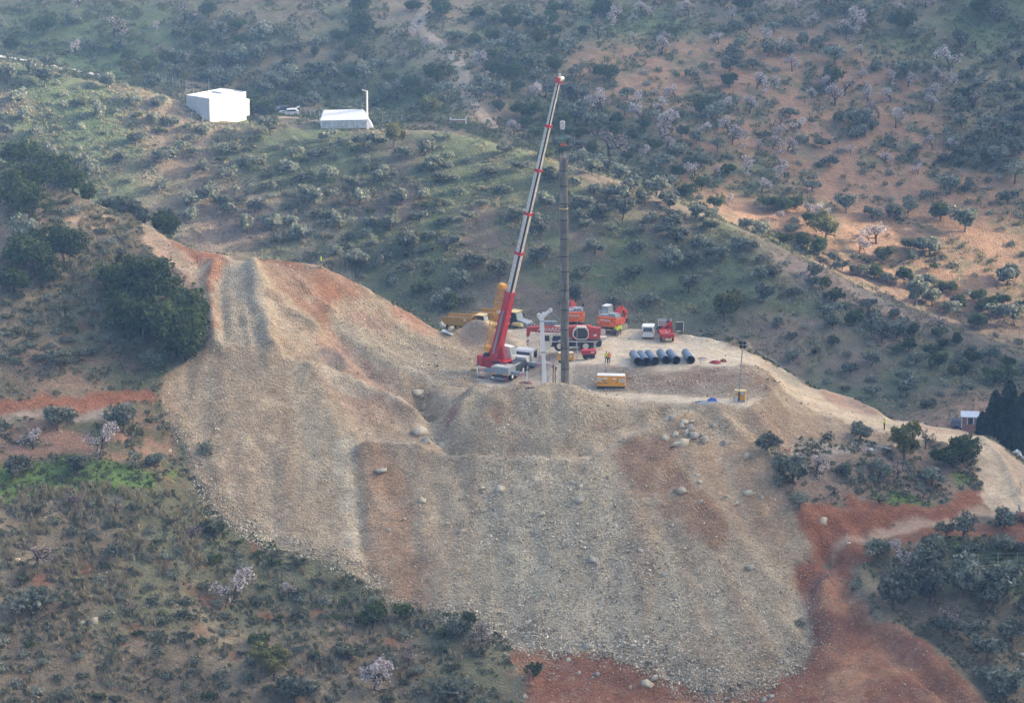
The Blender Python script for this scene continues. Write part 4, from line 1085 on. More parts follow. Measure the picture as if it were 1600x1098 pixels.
# low herbs and heath
x, y = in_frame(56000, 405, 560, 21)
k = (sample(natm, x, y) > .6) & (vnoise(x / 1.8, y / 1.8, 9) > .45) & (sample(greenness, x, y) > .64) & (y < 530)
cover('low_scrub', 'low heath and herbs covering the near hillside', 'scrub', x[k], y[k], herb(2, 12, .75, .38, .17), M['scrub_leaf'], .5, 1.35, 12)
x, y = in_frame(26000, 606, 700, 22)
k = (vnoise(x / 3.2, y / 3.2, 12) > .58)
cover('hill_scrub', 'low scrub and grass covering the middle hill', 'scrub', x[k], y[k], herb(3, 10, .9, .40, .22), M['scrub_leaf'], .4, 1.0, 13)
x, y = in_frame(30000, 700, 850, 23)
k = (sample(greenness, x, y) > .72) & (vnoise(x / 4.2, y / 4.2, 14) > .42)
cover('far_scrub', 'low scrub between the trees of the far slopes', 'scrub', x[k], y[k], herb(4, 9, 1.2, .55, .30), M['scrub_leaf'], .5, 1.5, 14)
x, y = in_frame(60000, 405, 560, 24)
k = (sample(natm, x, y) > .5) & (sample(greenness, x, y) > 1.05) & (y < 530)
cover('grass', 'short green grass in strips on the terraces', 'grass', x[k], y[k], tuft(5, 9, .26, .22), M['grass'], .6, 1.3, 15)

x, y = in_frame(26000, 606, 700, 41)
k = vnoise(x / 5, y / 5, 23) > .57
cover('hill_grass', 'sparse dry and green grass tufts over the middle hill', 'grass', x[k], y[k], tuft(7, 8, .5, .4), M['straw'], .5, 1.1, 17)
x, y = in_frame(26000, 706, 850, 42)
k = (vnoise(x / 6, y / 6, 25) > .5) & (sample(greenness, x, y) > .62)
cover('far_grass', 'green grass tufts on the far slopes', 'grass', x[k], y[k], tuft(8, 7, .6, .5), M['grass'], .6, 1.3, 18)
lx = np.array([q[1] for q in LEFT]); ly = np.array([q[2] for q in LEFT])
cover('distant_brush', 'small distant bushes between the larger trees', 'brush', lx, ly, herb(6, 150, 2.6, 1.5, .24), M['olive_leaf'], .6, 1.0, 16)
# ------------------------------------------------------------------ stones
def stone_mat(name, cols, rough=.95):
    m, nt, b = nodes_mat(name)
    L = nt.links.new
    at = nt.nodes.new('ShaderNodeAttribute'); at.attribute_name = 'tint'
    rp = nt.nodes.new('ShaderNodeValToRGB')
    while len(rp.color_ramp.elements) < len(cols):
        rp.color_ramp.elements.new(.5)
    for i, c in enumerate(cols):
        rp.color_ramp.elements[i].position = i / (len(cols) - 1); rp.color_ramp.elements[i].color = (*c, 1)
    L(at.outputs['Fac'], rp.inputs[0])
    L(rp.outputs[0], b.inputs['Base Color'])
    b.inputs['Roughness'].default_value = rough
    return m
M['stone'] = stone_mat('stone', [(.20, .155, .10), (.36, .29, .185), (.46, .39, .265), (.44, .41, .33), (.74, .67, .52)])
M['boulder'] = plain_mat('boulder_rock', (.50, .44, .32), .95, noise=.45, scale=1.6)
M['boulder_grey'] = plain_mat('boulder_grey_rock', (.36, .33, .265), .95, noise=.45, scale=1.6)
M['boulder_red'] = plain_mat('boulder_red_rock', (.36, .20, .13), .95, noise=.28, scale=1.6)
def rock(seed, npts=12, flat=(1, 1, 1)):
    """broken angular rock: hull of a few points"""
    rng = np.random.default_rng(seed)
    n = unit(rng.normal(size=(npts, 3)))
    n = np.sign(n) * np.abs(n) ** .7
    n = n / np.abs(n).max(1, keepdims=True) ** .55 * rng.uniform(.80, 1.05, (npts, 1)) * .47 * np.array(flat)
    bm = bmesh.new()
    vs_ = [bm.verts.new(p) for p in n]
    r_ = bmesh.ops.convex_hull(bm, input=vs_)
    bmesh.ops.delete(bm, geom=[v for v in bm.verts if not v.link_faces], context='VERTS')
    bmesh.ops.triangulate(bm, faces=bm.faces)
    bm.verts.index_update()
    V = np.array([v.co[:] for v in bm.verts]); F = np.array([[v.index for v in f.verts] for f in bm.faces])
    bm.free()
    return V, F
def ico(sub, seed, rough_, flat=(1, 1, 1)):
    bm = bmesh.new()
    bmesh.ops.create_icosphere(bm, subdivisions=sub, radius=.5)
    V = np.array([v.co[:] for v in bm.verts]) * np.array(flat); F = np.array([[v.index for v in f.verts] for f in bm.faces])
    bm.free()
    return V, F
ST = [rock(900 + i, 10, f) for i, f in enumerate([(1, .8, .6), (1.1, .7, .55), (.9, .9, .75)])]
STs = []
for i in range(3):            # very small stones: eight chipped faces
    rng = np.random.default_rng(940 + i)
    V = np.array([[1, 0, 0], [-1, 0, 0], [0, 1, 0], [0, -1, 0], [0, 0, 1], [0, 0, -1]]) * .5 * rng.uniform(.6, 1.2, (6, 1)) * np.array([1, .85, .65])
    V += rng.normal(0, .07, V.shape)
    STs.append((V, np.array([[0, 2, 4], [2, 1, 4], [1, 3, 4], [3, 0, 4], [2, 0, 5], [1, 2, 5], [3, 1, 5], [0, 3, 5]])))
def stones(name, label, x, y, size, tint, tpl, seed, mat='stone'):
    rng = np.random.default_rng(seed)
    n = len(x)
    z = H_at(x, y)
    Vs, Fs, Ts, off = [], [], [], 0
    ch = rng.integers(0, len(tpl), n)
    for k, (TV, TF) in enumerate(tpl):
        i = np.where(ch == k)[0]
        q = unit(rng.normal(size=(len(i), 4)))
        w, a, b, c = q.T
        Rm = np.stack([1 - 2 * (b * b + c * c), 2 * (a * b - c * w), 2 * (a * c + b * w), 2 * (a * b + c * w), 1 - 2 * (a * a + c * c), 2 * (b * c - a * w), 2 * (a * c - b * w), 2 * (b * c + a * w), 1 - 2 * (a * a + b * b)], -1).reshape(-1, 3, 3)
        V = np.einsum('nij,vj->nvi', Rm, TV) * size[i][:, None, None]
        V += np.stack([x[i], y[i], z[i] + size[i] * .16], -1)[:, None, :]
        Vs.append(V.reshape(-1, 3)); Fs.append((TF[None] + (np.arange(len(i)) * len(TV))[:, None, None]).reshape(-1, 3) + off)
        Ts.append(np.repeat(tint[i], len(TF))); off += len(i) * len(TV)
    me = soup(name, np.concatenate(Vs), np.concatenate(Fs), np.clip(np.concatenate(Ts), 0, 1), M[mat])
    o = bpy.data.objects.new(name, me); COL.objects.link(o)
    o['kind'] = 'stuff'; o['label'] = label; o['category'] = 'rubble'
    return o
rng = np.random.default_rng(77)
gravel = mask([(640,705),(760,712),(900,712),(960,760),(1100,880),(1250,890),(1285,960),(1285,1020),(1200,1085),(1100,1088),(1000,1037),(900,1031),(800,1022),(720,972),(690,900),(740,820),(700,740)], 3)
toe = mask([(235,620),(255,620),(300,690),(345,780),(440,835),(560,880),(650,920),(760,960),(900,1000),(1010,1000),(1110,1050),(1190,1050),(1250,990),(1290,1000),(1210,1085),(1100,1092),(990,1040),(800,1028),(700,975),(540,905),(420,868),(320,808),(275,710)], 1.0)
bank = mask([(505,495),(560,490),(690,535),(750,560),(745,600),(690,610),(600,560)], 1.2)
mnd = mask([(700,690),(740,612),(900,610),(1000,640),(940,700)], 1.2)
wall = mask([(885,575),(1190,580),(1210,600),(1192,622),(1080,620),(885,606)], .6)
rsl = mask([(1200,690),(1430,690),(1430,700),(1260,712),(1180,720)], .6)
lnr = mask([(235,612),(330,560),(380,640),(330,790),(285,700)], 2)
dens = m_spoil * (1 - m_plat) * .15 + gravel * .8 + toe * 1.1 + bank * .8 + mnd * .45 + wall * .8 + rsl * .8 + lnr * .3 + (CLS == 6) * .16 + m_road * .02 + m_plat * .03
dens *= np.clip(.35 + 1.6 * (n3 - .2), .1, 1.8)
x, y = in_frame(420000, 428, 522, 31)
k = rng.random(len(x)) < np.clip(sample(dens, x, y), 0, 1.6) / 1.6 * .85
x, y = x[k], y[k]
big = rng.random(len(x))
size = .13 + .16 * rng.random(len(x)) ** 2 + .30 * (big > .93) * rng.random(len(x)) + .10 * sample(toe, x, y) + .05 * sample(gravel, x, y)
soilc = sample(CR[..., 0] - CR[..., 2] * 1.4, x, y)
tint = rng.normal(.62, .33, len(x)) - np.clip(soilc - .07, 0, .3) * 1.2
sm_ = size < .30
stones('small_stones', 'loose small stones strewn over the spoil heap', x[sm_], y[sm_], size[sm_], tint[sm_], STs, 32)
stones('large_stones', 'larger loose stones among the rubble of the spoil heap', x[~sm_], y[~sm_], size[~sm_], tint[~sm_], ST, 33)

# field stones on the near hillside
x, y = in_frame(9000, 428, 520, 35)
k = (sample(natm, x, y) > .6) & (vnoise(x / 4, y / 4, 17) > .5) & (rng.random(len(x)) < .4)
x, y = x[k], y[k]
stones('field_stones', 'pale field stones scattered on the near hillside', x, y, .12 + .25 * rng.random(len(x)) ** 2, rng.normal(.75, .2, len(x)), STs, 36)

# boulders that can be picked out one by one: px, py, width px, tone, height/width
BOULDERS = [(655,672,30,0,.5,'long flat pale boulder lying atop the notch left of the fore-mound'),(662,686,22,1,.6,'grey boulder just below the long flat boulder in the notch'),(690,694,16,1,.6,'grey boulder at the lower end of the notch'),(658,619,14,1,.7,'grey boulder at the upper end of the notch'),(664,634,13,0,.8,'tan boulder in the middle of the notch'),(652,612,20,0,.5,'flat tan boulder on the edge above the notch'),
 (1052,651,18,1,.6,'grey slab above the rock pile right of the fore-mound'),(1077,667,16,1,.8,'squarish grey block at the top of the rock pile'),(1063,662,12,0,.8,'rounded pale block on the left of the rock pile top'),(1069,657,13,0,.6,'brownish slab at the back of the rock pile'),(1081,658,11,0,.6,'small tan block at the back right of the rock pile'),(1072,675,14,1,.8,'grey block in the centre of the rock pile'),(1084,679,20,1,.6,'long grey slab in the rock pile'),(1098,680,12,0,.8,'pale upright block at the right of the rock pile'),(1101,686,16,0,.8,'largest pale block at the right end of the rock pile'),(1052,676,18,0,.6,'broad pale slab on the left of the rock pile'),(1040,682,14,0,.6,'pale block at the far left of the rock pile'),(1055,693,20,0,.5,'flat pale slab at the foot of the rock pile'),(1068,690,24,0,.6,'large tilted pale slab at the front of the rock pile'),
 (1115,664,10,1,.7,'lone grey boulder upslope of the rock pile'),(1135,690,16,1,.8,'grey rounded boulder right of the rock pile'),(1165,711,16,0,.7,'tan boulder on the edge below the grey one'),(1123,716,9,0,.8,'small pale pointed rock below the rock pile'),
 (660,779,13,0,.8,'pale angular boulder on the upper left scree'),(631,810,10,1,.8,'small grey boulder left on the scree'),(607,827,9,1,.7,'greyish rock at the left edge of the main scree'),(595,734,26,1,.3,'long grey rock slab half buried left of the scree'),(722,829,14,1,.6,'grey rock in the middle left scree'),(698,816,9,0,.7,'small tan rock left of the scree centre'),(712,849,9,1,.6,'bluish grey rock low on the left scree'),
 (782,761,15,0,.9,'pale block high in the centre of the scree'),(753,762,13,0,.6,'flat pale rock high on the scree'),(824,752,9,0,.7,'small pale rock at the scree top'),(905,781,20,1,.5,'flat bluish grey slab on the upper scree'),(897,755,14,0,.7,'tan rock high right of the scree centre'),(906,759,10,0,.7,'small tan rock beside a larger one high on the scree'),(845,800,15,0,.5,'tan flat rock in the centre of the scree'),(927,872,16,1,.7,'grey boulder right of the scree centre'),(933,880,11,1,.7,'grey rock just below the boulder at scree centre right'),(952,744,10,1,.7,'grey rock near the brown streak'),
 (1064,765,22,1,.6,'grey-pale boulder pair on the right slope'),(1095,783,12,0,.8,'tan boulder on the right slope below the pair'),(1168,768,18,0,.6,'pale triangular slab on the right slope'),(1149,784,14,0,.5,'flat pale rock on the right slope'),(1190,775,9,1,.9,'upright grey rock on the right flank'),(1133,775,9,1,.7,'grey rock left of the triangular slab'),(1090,742,14,1,.5,'narrow grey slab on the upper right slope'),(1093,752,10,0,.6,'small pale slab on the upper right slope'),(1080,729,13,1,.5,'grey slab high on the right slope'),(1171,885,17,1,.6,'flat grey slab on the right lower slope'),(1035,895,14,1,.6,'grey rock in the right centre scree'),(1000,858,11,1,.6,'small grey rock in the right centre scree'),(980,860,10,0,.6,'small tan rock in the right centre scree'),
 (1287,812,18,0,.75,'lone grey boulder on the red bank'),(1326,848,9,0,.5,'small white rock beside the track'),(1230,704,14,2,.8,'reddish boulder at the head of the grey path'),(917,1008,20,1,.6,'grey boulder at the foot of the scree'),(886,1028,14,0,.6,'pale boulder fallen just below the scree foot'),(1012,1065,20,0,.6,'large tan boulder at the lower scree edge'),(1022,1058,16,0,.7,'tan boulder above the largest at the lower scree edge'),(985,1072,8,0,.8,'round pale rock on the red earth'),(933,1052,10,1,.8,'grey rock in the cluster on the red earth'),(926,1058,9,1,.8,'second grey rock of the cluster on the red earth'),(904,1050,8,0,.8,'pinkish rock on the red earth'),(1192,1090,14,1,.7,'grey boulder at the bottom of the scree toe'),(1205,1086,12,1,.7,'last grey boulder at the right of the scree toe'),
 (128,972,14,0,.6,'pale boulder left of a pair on the lower left slope'),(148,968,16,0,.7,'pale boulder right of a pair on the lower left slope'),(25,873,14,0,.4,'flat pale rock at the left edge of the lower slope'),(265,704,11,0,.7,'pale boulder beside the left toe of the heap'),(828,1068,12,2,.6,'reddish boulder beside the small green bush'),(818,1085,14,0,.7,'pale boulder at the bottom centre'),(693,505,16,0,.7,'pale boulder behind the dump truck at the platform edge'),(704,513,14,0,.8,'larger pale boulder left of the dump truck wheels'),(711,512,9,0,.8,'small pale boulder beside the dump truck wheel'),(1597,1022,12,1,.6,'grey rock at the right edge among olives'),(1330,941,7,0,.6,'small white rock on the red edge'),(513,414,7,0,.9,'small tan rock beside the man on the ridge')]
bw = march([b[0] for b in BOULDERS], [b[1] + b[2] * b[4] * .3 for b in BOULDERS])
BMESH = {}
for i, (b, (x, y, z)) in enumerate(zip(BOULDERS, bw)):
    key = (i % 7, b[3])
    if key not in BMESH:
        V, F = rock(970 + key[0], 11, (1.0, .8 + .05 * (key[0] % 3), .72))
        BMESH[key] = soup('boulder', V, F, None, M[('boulder', 'boulder_grey', 'boulder_red')[b[3]]])
    o = bpy.data.objects.new('boulder', BMESH[key]); COL.objects.link(o)
    w = b[2] * 1.08 * math.hypot(y, CAM_Z - z) / FPX
    o.scale = (w, w * .8, w * b[4] * 1.5)
    o.rotation_euler = (random.uniform(-.25, .25), random.uniform(-.25, .25), random.uniform(-.4, .4))
    o.location = (x, y, z + w * b[4] * .12)
    o['label'] = b[5]; o['category'] = 'boulder'; o['group'] = 'boulders'
# ------------------------------------------------------------------ mesh helpers for built things
class MB:
    def __init__(s):
        s.v, s.f = [], []
    def add(s, V, F):
        o = len(s.v); s.v += [tuple(v) for v in V]; s.f += [tuple(i + o for i in f) for f in F]; return s
    def box(s, c, d, rz=0.0, ry=0.0, rx_=0.0, taper=1.0):
        m = Euler((rx_, ry, rz)).to_matrix()
        V = []
        for z in (-.5, .5):
            k = taper if z > 0 else 1.0
            for x, y in ((-.5, -.5), (.5, -.5), (.5, .5), (-.5, .5)):
                V.append(m @ Vector((x * d[0] * k, y * d[1] * k, z * d[2])) + Vector(c))
        return s.add(V, [(3, 2, 1, 0), (4, 5, 6, 7), (0, 1, 5, 4), (1, 2, 6, 5), (2, 3, 7, 6), (3, 0, 4, 7)])
    def tube(s, p0, p1, r0, r1=None, n=8, cap=True):
        r1 = r0 if r1 is None else r1
        p0, p1 = Vector(p0), Vector(p1)
        ax = (p1 - p0).normalized(); t = ax.orthogonal().normalized(); b = ax.cross(t)
        V = [p + (t * math.cos(a) + b * math.sin(a)) * r for p, r in ((p0, r0), (p1, r1)) for a in [2 * math.pi * i / n for i in range(n)]]
        F = [(i, (i + 1) % n, n + (i + 1) % n, n + i) for i in range(n)]
        if cap:
            F += [tuple(range(n - 1, -1, -1)), tuple(range(n, 2 * n))]
        return s.add(V, F)
    def pipe(s, p0, p1, ro, ri, n=20):
        p0, p1 = Vector(p0), Vector(p1)
        ax = (p1 - p0).normalized(); t = ax.orthogonal().normalized(); b = ax.cross(t)
        V = [p + (t * math.cos(a) + b * math.sin(a)) * r for p in (p0, p1) for r in (ro, ri) for a in [2 * math.pi * i / n for i in range(n)]]
        F = []
        for i in range(n):
            j = (i + 1) % n
            F += [(i, j, 2 * n + j, 2 * n + i), (n + j, n + i, 3 * n + i, 3 * n + j), (j, i, n + i, n + j), (2 * n + i, 2 * n + j, 3 * n + j, 3 * n + i)]
        return s.add(V, F)
    def prism(s, prof, y0, y1):
        """outline in (x, z) extruded along y"""
        n = len(prof)
        V = [(x, y0, z) for x, z in prof] + [(x, y1, z) for x, z in prof]
        F = [(i, (i + 1) % n, n + (i + 1) % n, n + i) for i in range(n)] + [tuple(range(n - 1, -1, -1)), tuple(range(n, 2 * n))]
        return s.add(V, F)
    def loft(s, p0, p1, w0, h0, w1, h1, side):
        """box beam from p0 to p1, w along side"""
        p0, p1 = Vector(p0), Vector(p1); ax = (p1 - p0).normalized(); sd = Vector(side); sd = (sd - ax * sd.dot(ax)).normalized(); up = sd.cross(ax)
        V = []
        for p, w, h in ((p0, w0, h0), (p1, w1, h1)):
            for a, b in ((-1, -1), (1, -1), (1, 1), (-1, 1)):
                V.append(p + sd * a * w / 2 + up * b * h / 2)
        return s.add(V, [(3, 2, 1, 0), (4, 5, 6, 7), (0, 1, 5, 4), (1, 2, 6, 5), (2, 3, 7, 6), (3, 0, 4, 7)])
    def mesh(s, name, mat, smooth=False):
        me = bpy.data.meshes.new(name); me.from_pydata(s.v, [], s.f)
        bm = bmesh.new(); bm.from_mesh(me); bmesh.ops.recalc_face_normals(bm, faces=bm.faces); bm.to_mesh(me); bm.free()
        if smooth:
            for p in me.polygons:
                p.use_smooth = True
            me.set_sharp_from_angle(angle=R(38))
        me.materials.append(mat if not isinstance(mat, str) else M[mat])
        return me
    def build(s, name, mat, parent=None, smooth=False, label=None):
        o = bpy.data.objects.new(name, s.mesh(name, mat, smooth)); COL.objects.link(o)
        if parent is not None:
            o.parent = parent
        if label:
            o['label'] = label
        return o
def thing(name, label, cat, loc, rz=0.0, group=None):
    o = bpy.data.objects.new(name, None); COL.objects.link(o); o.empty_display_size = .6
    o.location = loc; o.rotation_euler = (0, 0, rz)
    tag(o, label, cat, group)
    return o
def tag(o, label, cat, group=None):
    o['label'] = label; o['category'] = cat
    if group:
        o['group'] = group
    return o
def copy_tree(o, parent=None):
    c = o.copy(); COL.objects.link(c)
    if parent is not None:
        c.parent = parent
    for ch in [q for q in bpy.data.objects if q.parent == o]:
        copy_tree(ch, c)
    return c
def lettering(name, txt, size, loc, rot, mat, parent, shear=0.0, depth=.01, bold=0.0):
    cu = bpy.data.curves.new('lettering', 'FONT'); cu.body = txt; cu.size = size; cu.align_x = 'CENTER'; cu.align_y = 'CENTER'; cu.extrude = depth; cu.shear = shear; cu.offset = bold
    t = bpy.data.objects.new('lettering_tmp', cu); COL.objects.link(t)
    bpy.context.view_layer.update()
    me = bpy.data.meshes.new_from_object(t.evaluated_get(bpy.context.evaluated_depsgraph_get()))
    bpy.data.objects.remove(t)
    me.materials.clear(); me.materials.append(M[mat])
    o = bpy.data.objects.new(name, me); COL.objects.link(o)
    o.parent = parent; o.location = loc; o.rotation_euler = rot
    return o
def at(px, py, y=None, z=None):
    return Vector(P(px, py, y, z))
def on_ground(px, py):
    return Vector(march([px], [py])[0])

pm = plain_mat
M['crane_red'] = pm('crane_red', (.46, .030, .035), .55, noise=.28, spec=.4)
M['crane_red2'] = pm('crane_red_faded', (.44, .055, .045), .6, noise=.28)
M['jib_yellow'] = pm('jib_yellow', (.62, .30, .03), .5, noise=.15)
M['plant_yellow'] = pm('plant_yellow', (.50, .27, .06), .55, noise=.2)
M['pale_yellow'] = pm('pale_yellow', (.62, .47, .20), .6, noise=.2)
M['gen_yellow'] = pm('generator_yellow', (.72, .33, .03), .5, noise=.1)
M['bed_brown'] = pm('truck_bed', (.28, .17, .10), .8, noise=.3)
M['white'] = pm('white_paint', (.66, .65, .62), .5, noise=.08)
M['bright_white'] = pm('bright_white_paint', (.84, .83, .80), .5, noise=.06)
M['boom_white'] = pm('boom_white_paint', (.56, .55, .51), .5, noise=.2)
M['cream'] = pm('cream_paint', (.70, .66, .54), .5, noise=.08)
M['wall_white'] = pm('white_render', (.46, .47, .48), .9, noise=.07, scale=.7)
M['canvas'] = pm('tent_canvas', (.50, .53, .55), .9, noise=.06)
M['tent_wall'] = pm('tent_wall_canvas', (.42, .46, .47), .9, noise=.25, scale=1.5)
M['grey_paint'] = pm('grey_paint', (.24, .28, .31), .55, noise=.12)
M['grey_top'] = pm('grey_deck', (.36, .35, .33), .8, noise=.2)
M['dark'] = pm('dark_steel', (.035, .042, .055), .6, noise=.2)
M['black'] = pm('black_rubber', (.022, .022, .024), .9, noise=.25)
M['hub'] = pm('hub_paint', (.70, .66, .54), .6, noise=.1)
M['steel'] = pm('galvanised_steel', (.42, .45, .47), .45, .6, noise=.15)
M['mud_grey'] = pm('muddy_track', (.27, .23, .19), .95, noise=.3)
M['orange'] = pm('digger_orange', (.62, .125, .035), .6, noise=.25)
M['orange_dark'] = pm('digger_red_orange', (.46, .075, .035), .6, noise=.25)
M['stripe_red'] = pm('stripe_red', (.55, .05, .04), .6, noise=.1)
M['rope'] = pm('wire_rope', (.05, .05, .055), .7, noise=.1)
M['sling_green'] = pm('sling_green', (.05, .30, .16), .8)
M['blue'] = pm('blue_tarpaulin', (.03, .10, .42), .6, noise=.2)
M['wood'] = pm('weathered_wood', (.20, .14, .085), .9, noise=.3)
M['board_red'] = pm('red_brown_board', (.24, .085, .06), .9, noise=.25)
M['red_cloth'] = pm('red_sheet', (.30, .03, .05), .8, noise=.25)
M['brick'] = pm('brick_wall', (.30, .165, .125), .9, noise=.3)
M['tin'] = pm('tin_roof', (.48, .52, .56), .55, .3, noise=.12)
M['rust'] = pm('rusty_steel', (.22, .11, .07), .9, noise=.3)
M['hivis'] = pm('hi_vis_yellow', (.62, .78, .06), .8, noise=.05)
M['hivis_o'] = pm('hi_vis_orange', (.80, .20, .05), .8, noise=.05)
M['navy'] = pm('navy_cloth', (.025, .035, .075), .9, noise=.15)
M['green_cloth'] = pm('dark_green_cloth', (.03, .045, .035), .9, noise=.15)
M['skin'] = pm('skin', (.42, .25, .18), .7)
M['hair'] = pm('dark_hair', (.02, .017, .015), .8)
M['concrete'] = pm('concrete', (.52, .49, .44), .9, noise=.12, scale=1.2)
def glass_mat(name, col):
    m, nt, b = nodes_mat(name)
    no = nt.nodes.new('ShaderNodeTexNoise'); no.inputs['Scale'].default_value = 1.5
    mr = nt.nodes.new('ShaderNodeMapRange'); mr.inputs[3].default_value = .7; mr.inputs[4].default_value = 1.3
    sc = nt.nodes.new('ShaderNodeVectorMath'); sc.operation = 'SCALE'; sc.inputs[0].default_value = col
    nt.links.new(no.outputs[0], mr.inputs[0]); nt.links.new(mr.outputs[0], sc.inputs['Scale']); nt.links.new(sc.outputs[0], b.inputs['Base Color'])
    b.inputs['Roughness'].default_value = .12; b.inputs['Specular IOR Level'].default_value = .6
    return m
M['glass'] = glass_mat('dark_glass', (.035, .05, .055))
M['glass_pale'] = glass_mat('pale_glass', (.30, .36, .36))
# mottled drill casing: dark left flank comes from light, bands and scuffs are the tube's own
def casing_mat():
    m, nt, b = nodes_mat('casing_steel'); L = nt.links.new
    co = nt.nodes.new('ShaderNodeTexCoord')
    sep = nt.nodes.new('ShaderNodeSeparateXYZ'); L(co.outputs['Object'], sep.inputs[0])
    mp = nt.nodes.new('ShaderNodeMapping'); mp.inputs['Scale'].default_value = (1.2, 1.2, .22); L(co.outputs['Object'], mp.inputs[0])
    no = nt.nodes.new('ShaderNodeTexNoise'); no.inputs['Scale'].default_value = 1.6; no.inputs['Detail'].default_value = 8; L(mp.outputs[0], no.inputs['Vector'])
    n2_ = nt.nodes.new('ShaderNodeTexNoise'); n2_.noise_dimensions = '1D'; n2_.inputs['Scale'].default_value = .55; n2_.inputs['Detail'].default_value = 3
    L(sep.outputs[2], n2_.inputs['W'])
    r = nt.nodes.new('ShaderNodeValToRGB'); r.color_ramp.elements[0].position = .3; r.color_ramp.elements[0].color = (.055, .053, .050, 1); r.color_ramp.elements[1].position = .72; r.color_ramp.elements[1].color = (.30, .29, .26, 1)
    L(mathn(nt, 'ADD', mathn(nt, 'MULTIPLY', no.outputs[0], .72), mathn(nt, 'MULTIPLY', n2_.outputs[0], .28)), r.inputs[0])
    L(r.outputs[0], b.inputs['Base Color']); b.inputs['Metallic'].default_value = .35; b.inputs['Roughness'].default_value = .5
    return m
M['casing'] = casing_mat()
M['pipe_blue'] = pm('blue_grey_pipe', (.125, .16, .21), .5, .3, noise=.2, scale=1.2)
M['pipe_in'] = pm('pipe_inside', (.04, .042, .045), .8, noise=.25)

def stripes(parent, c, w, h, nrm_rz, n=4, name='warning_board'):
    """white board with slanting red bars"""
    b = MB().box(c, (.05, w, h), nrm_rz).build(name, 'white', parent)
    mb = MB()
    for i in range(n):
        t = (i + .5) / n - .5
        mb.box((c[0] - .035 * math.cos(nrm_rz), c[1] + t * w * math.cos(nrm_rz) * 1.0, c[2]), (.03, w * .42 / n, h * 1.02), nrm_rz, 0, .5)
    mb.build('red_bar', 'stripe_red', b)
    return b
def wheel(parent, c, r, w, hubm='hub'):
    wobj = bpy.data.objects.new('wheel', None); COL.objects.link(wobj); wobj.parent = parent; wobj.location = c; wobj.empty_display_size = .2
    t = MB()
    n = 20
    prof = [(-w / 2, r * .55), (-w / 2, r * .9), (-w * .38, r), (w * .38, r), (w / 2, r * .9), (w / 2, r * .55)]
    V = [(math.cos(2 * math.pi * i / n) * q, a, math.sin(2 * math.pi * i / n) * q) for i in range(n) for a, q in prof]
    k = len(prof)
    F = [(i * k + j, i * k + (j + 1) % k, ((i + 1) % n) * k + (j + 1) % k, ((i + 1) % n) * k + j) for i in range(n) for j in range(k)]
    t.add(V, F); t.build('tyre', 'black', wobj)
    MB().tube((0, -w * .40, 0), (0, w * .40, 0), r * .56, n=16).tube((0, -w * .5, 0), (0, w * .5, 0), r * .22, n=10).build('hub', hubm, wobj)
    return wobj

# ------------------------------------------------------------------ the tall steel casing tube
tb = at(883, 611, 490.0); tt = at(880.5, 248, 490.0)
tube_o = thing('steel_casing', 'tall upright steel casing tube of welded lengths standing beside the telescopic crane', 'steel tube', (tb.x, tb.y, tb.z))
lean = Vector(tt) - Vector(tb)
segs = [0, .10, .19, .27, .355, .44, .52, .585, .66, .74, .81, .885, .95, 1.0]
for i, (a, b) in enumerate(zip(segs[:-1], segs[1:])):
    MB().pipe(lean * a - (Vector((0, 0, .4)) if i == 0 else Vector()), lean * (b - .0006), .585, .55, 28).build('tube_length', 'casing', tube_o, True)
for a in segs[1:-1]:
    MB().pipe(lean * a - Vector((0, 0, .07)), lean * a + Vector((0, 0, .07)), .603, .56, 28).build('weld_band', 'dark', tube_o, True)
MB().pipe(lean * .787, lean * .792, .615, .58, 28).build('yellow_strap', 'pale_yellow', tube_o)
for i in range(4):
    a = i * math.pi / 2 + .4
    MB().box(lean + Vector((math.cos(a) * .6, math.sin(a) * .6, -.1)), (.16, .16, .32), a).build('lifting_lug', 'rust', tube_o)
# rigging above it
hb = at(879, 196, 490.0)
rig_z = tt.z
sl = thing('lifting_slings', 'green slings and red spreader between hook block and tube top', 'slings', (tt.x, tt.y, tt.z))
sp = at(880, 226, 490.0) - tt
hk = at(879, 205, 490.0) - tt
MB().loft(hk + Vector((-.08, 0, 0)), sp + Vector((-.05, 0, .2)), .07, .07, .07, .07, (1, 0, 0)).loft(hk + Vector((.08, 0, 0)), sp + Vector((.05, 0, .2)), .07, .07, .07, .07, (1, 0, 0)).build('green_sling', 'sling_green', sl)
MB().prism([(-.55 + sp.x, sp.z - .2), (.55 + sp.x, sp.z - .2), (.2 + sp.x, sp.z + .2), (-.2 + sp.x, sp.z + .2)], sp.y - .12, sp.y + .12).build('spreader', 'orange_dark', sl)
for sx in (-1, 1):
    MB().tube(sp + Vector((sx * .45, 0, -.2)), Vector((sx * .5, 0, 0)), .025, n=5).build('wire', 'rope', sl)
hbk = thing('hook_block', 'white hook block with red dashes hanging above the steel tube', 'hook block', (hb.x, hb.y, hb.z))
MB().prism([(-.28, -.55), (.28, -.55), (.36, -.2), (.36, .45), (.25, .6), (-.25, .6), (-.36, .45), (-.36, -.2)], -.2, .2).build('block_body', 'white', hbk)
mb = MB()
for k in range(5):
    mb.box((-.18 + .16 * (k % 3), -.215, -.35 + .2 * k), (.2, .03, .07), 0, .6)
mb.build('red_dash', 'stripe_red', hbk)
MB().tube((0, 0, -.55), (0, 0, -.85), .08, n=8).tube((0, 0, -.85), (.15, 0, -1.0), .07, n=6).tube((.15, 0, -1.0), (.02, 0, -1.12), .06, .03, n=6).build('hook', 'rope', hbk)

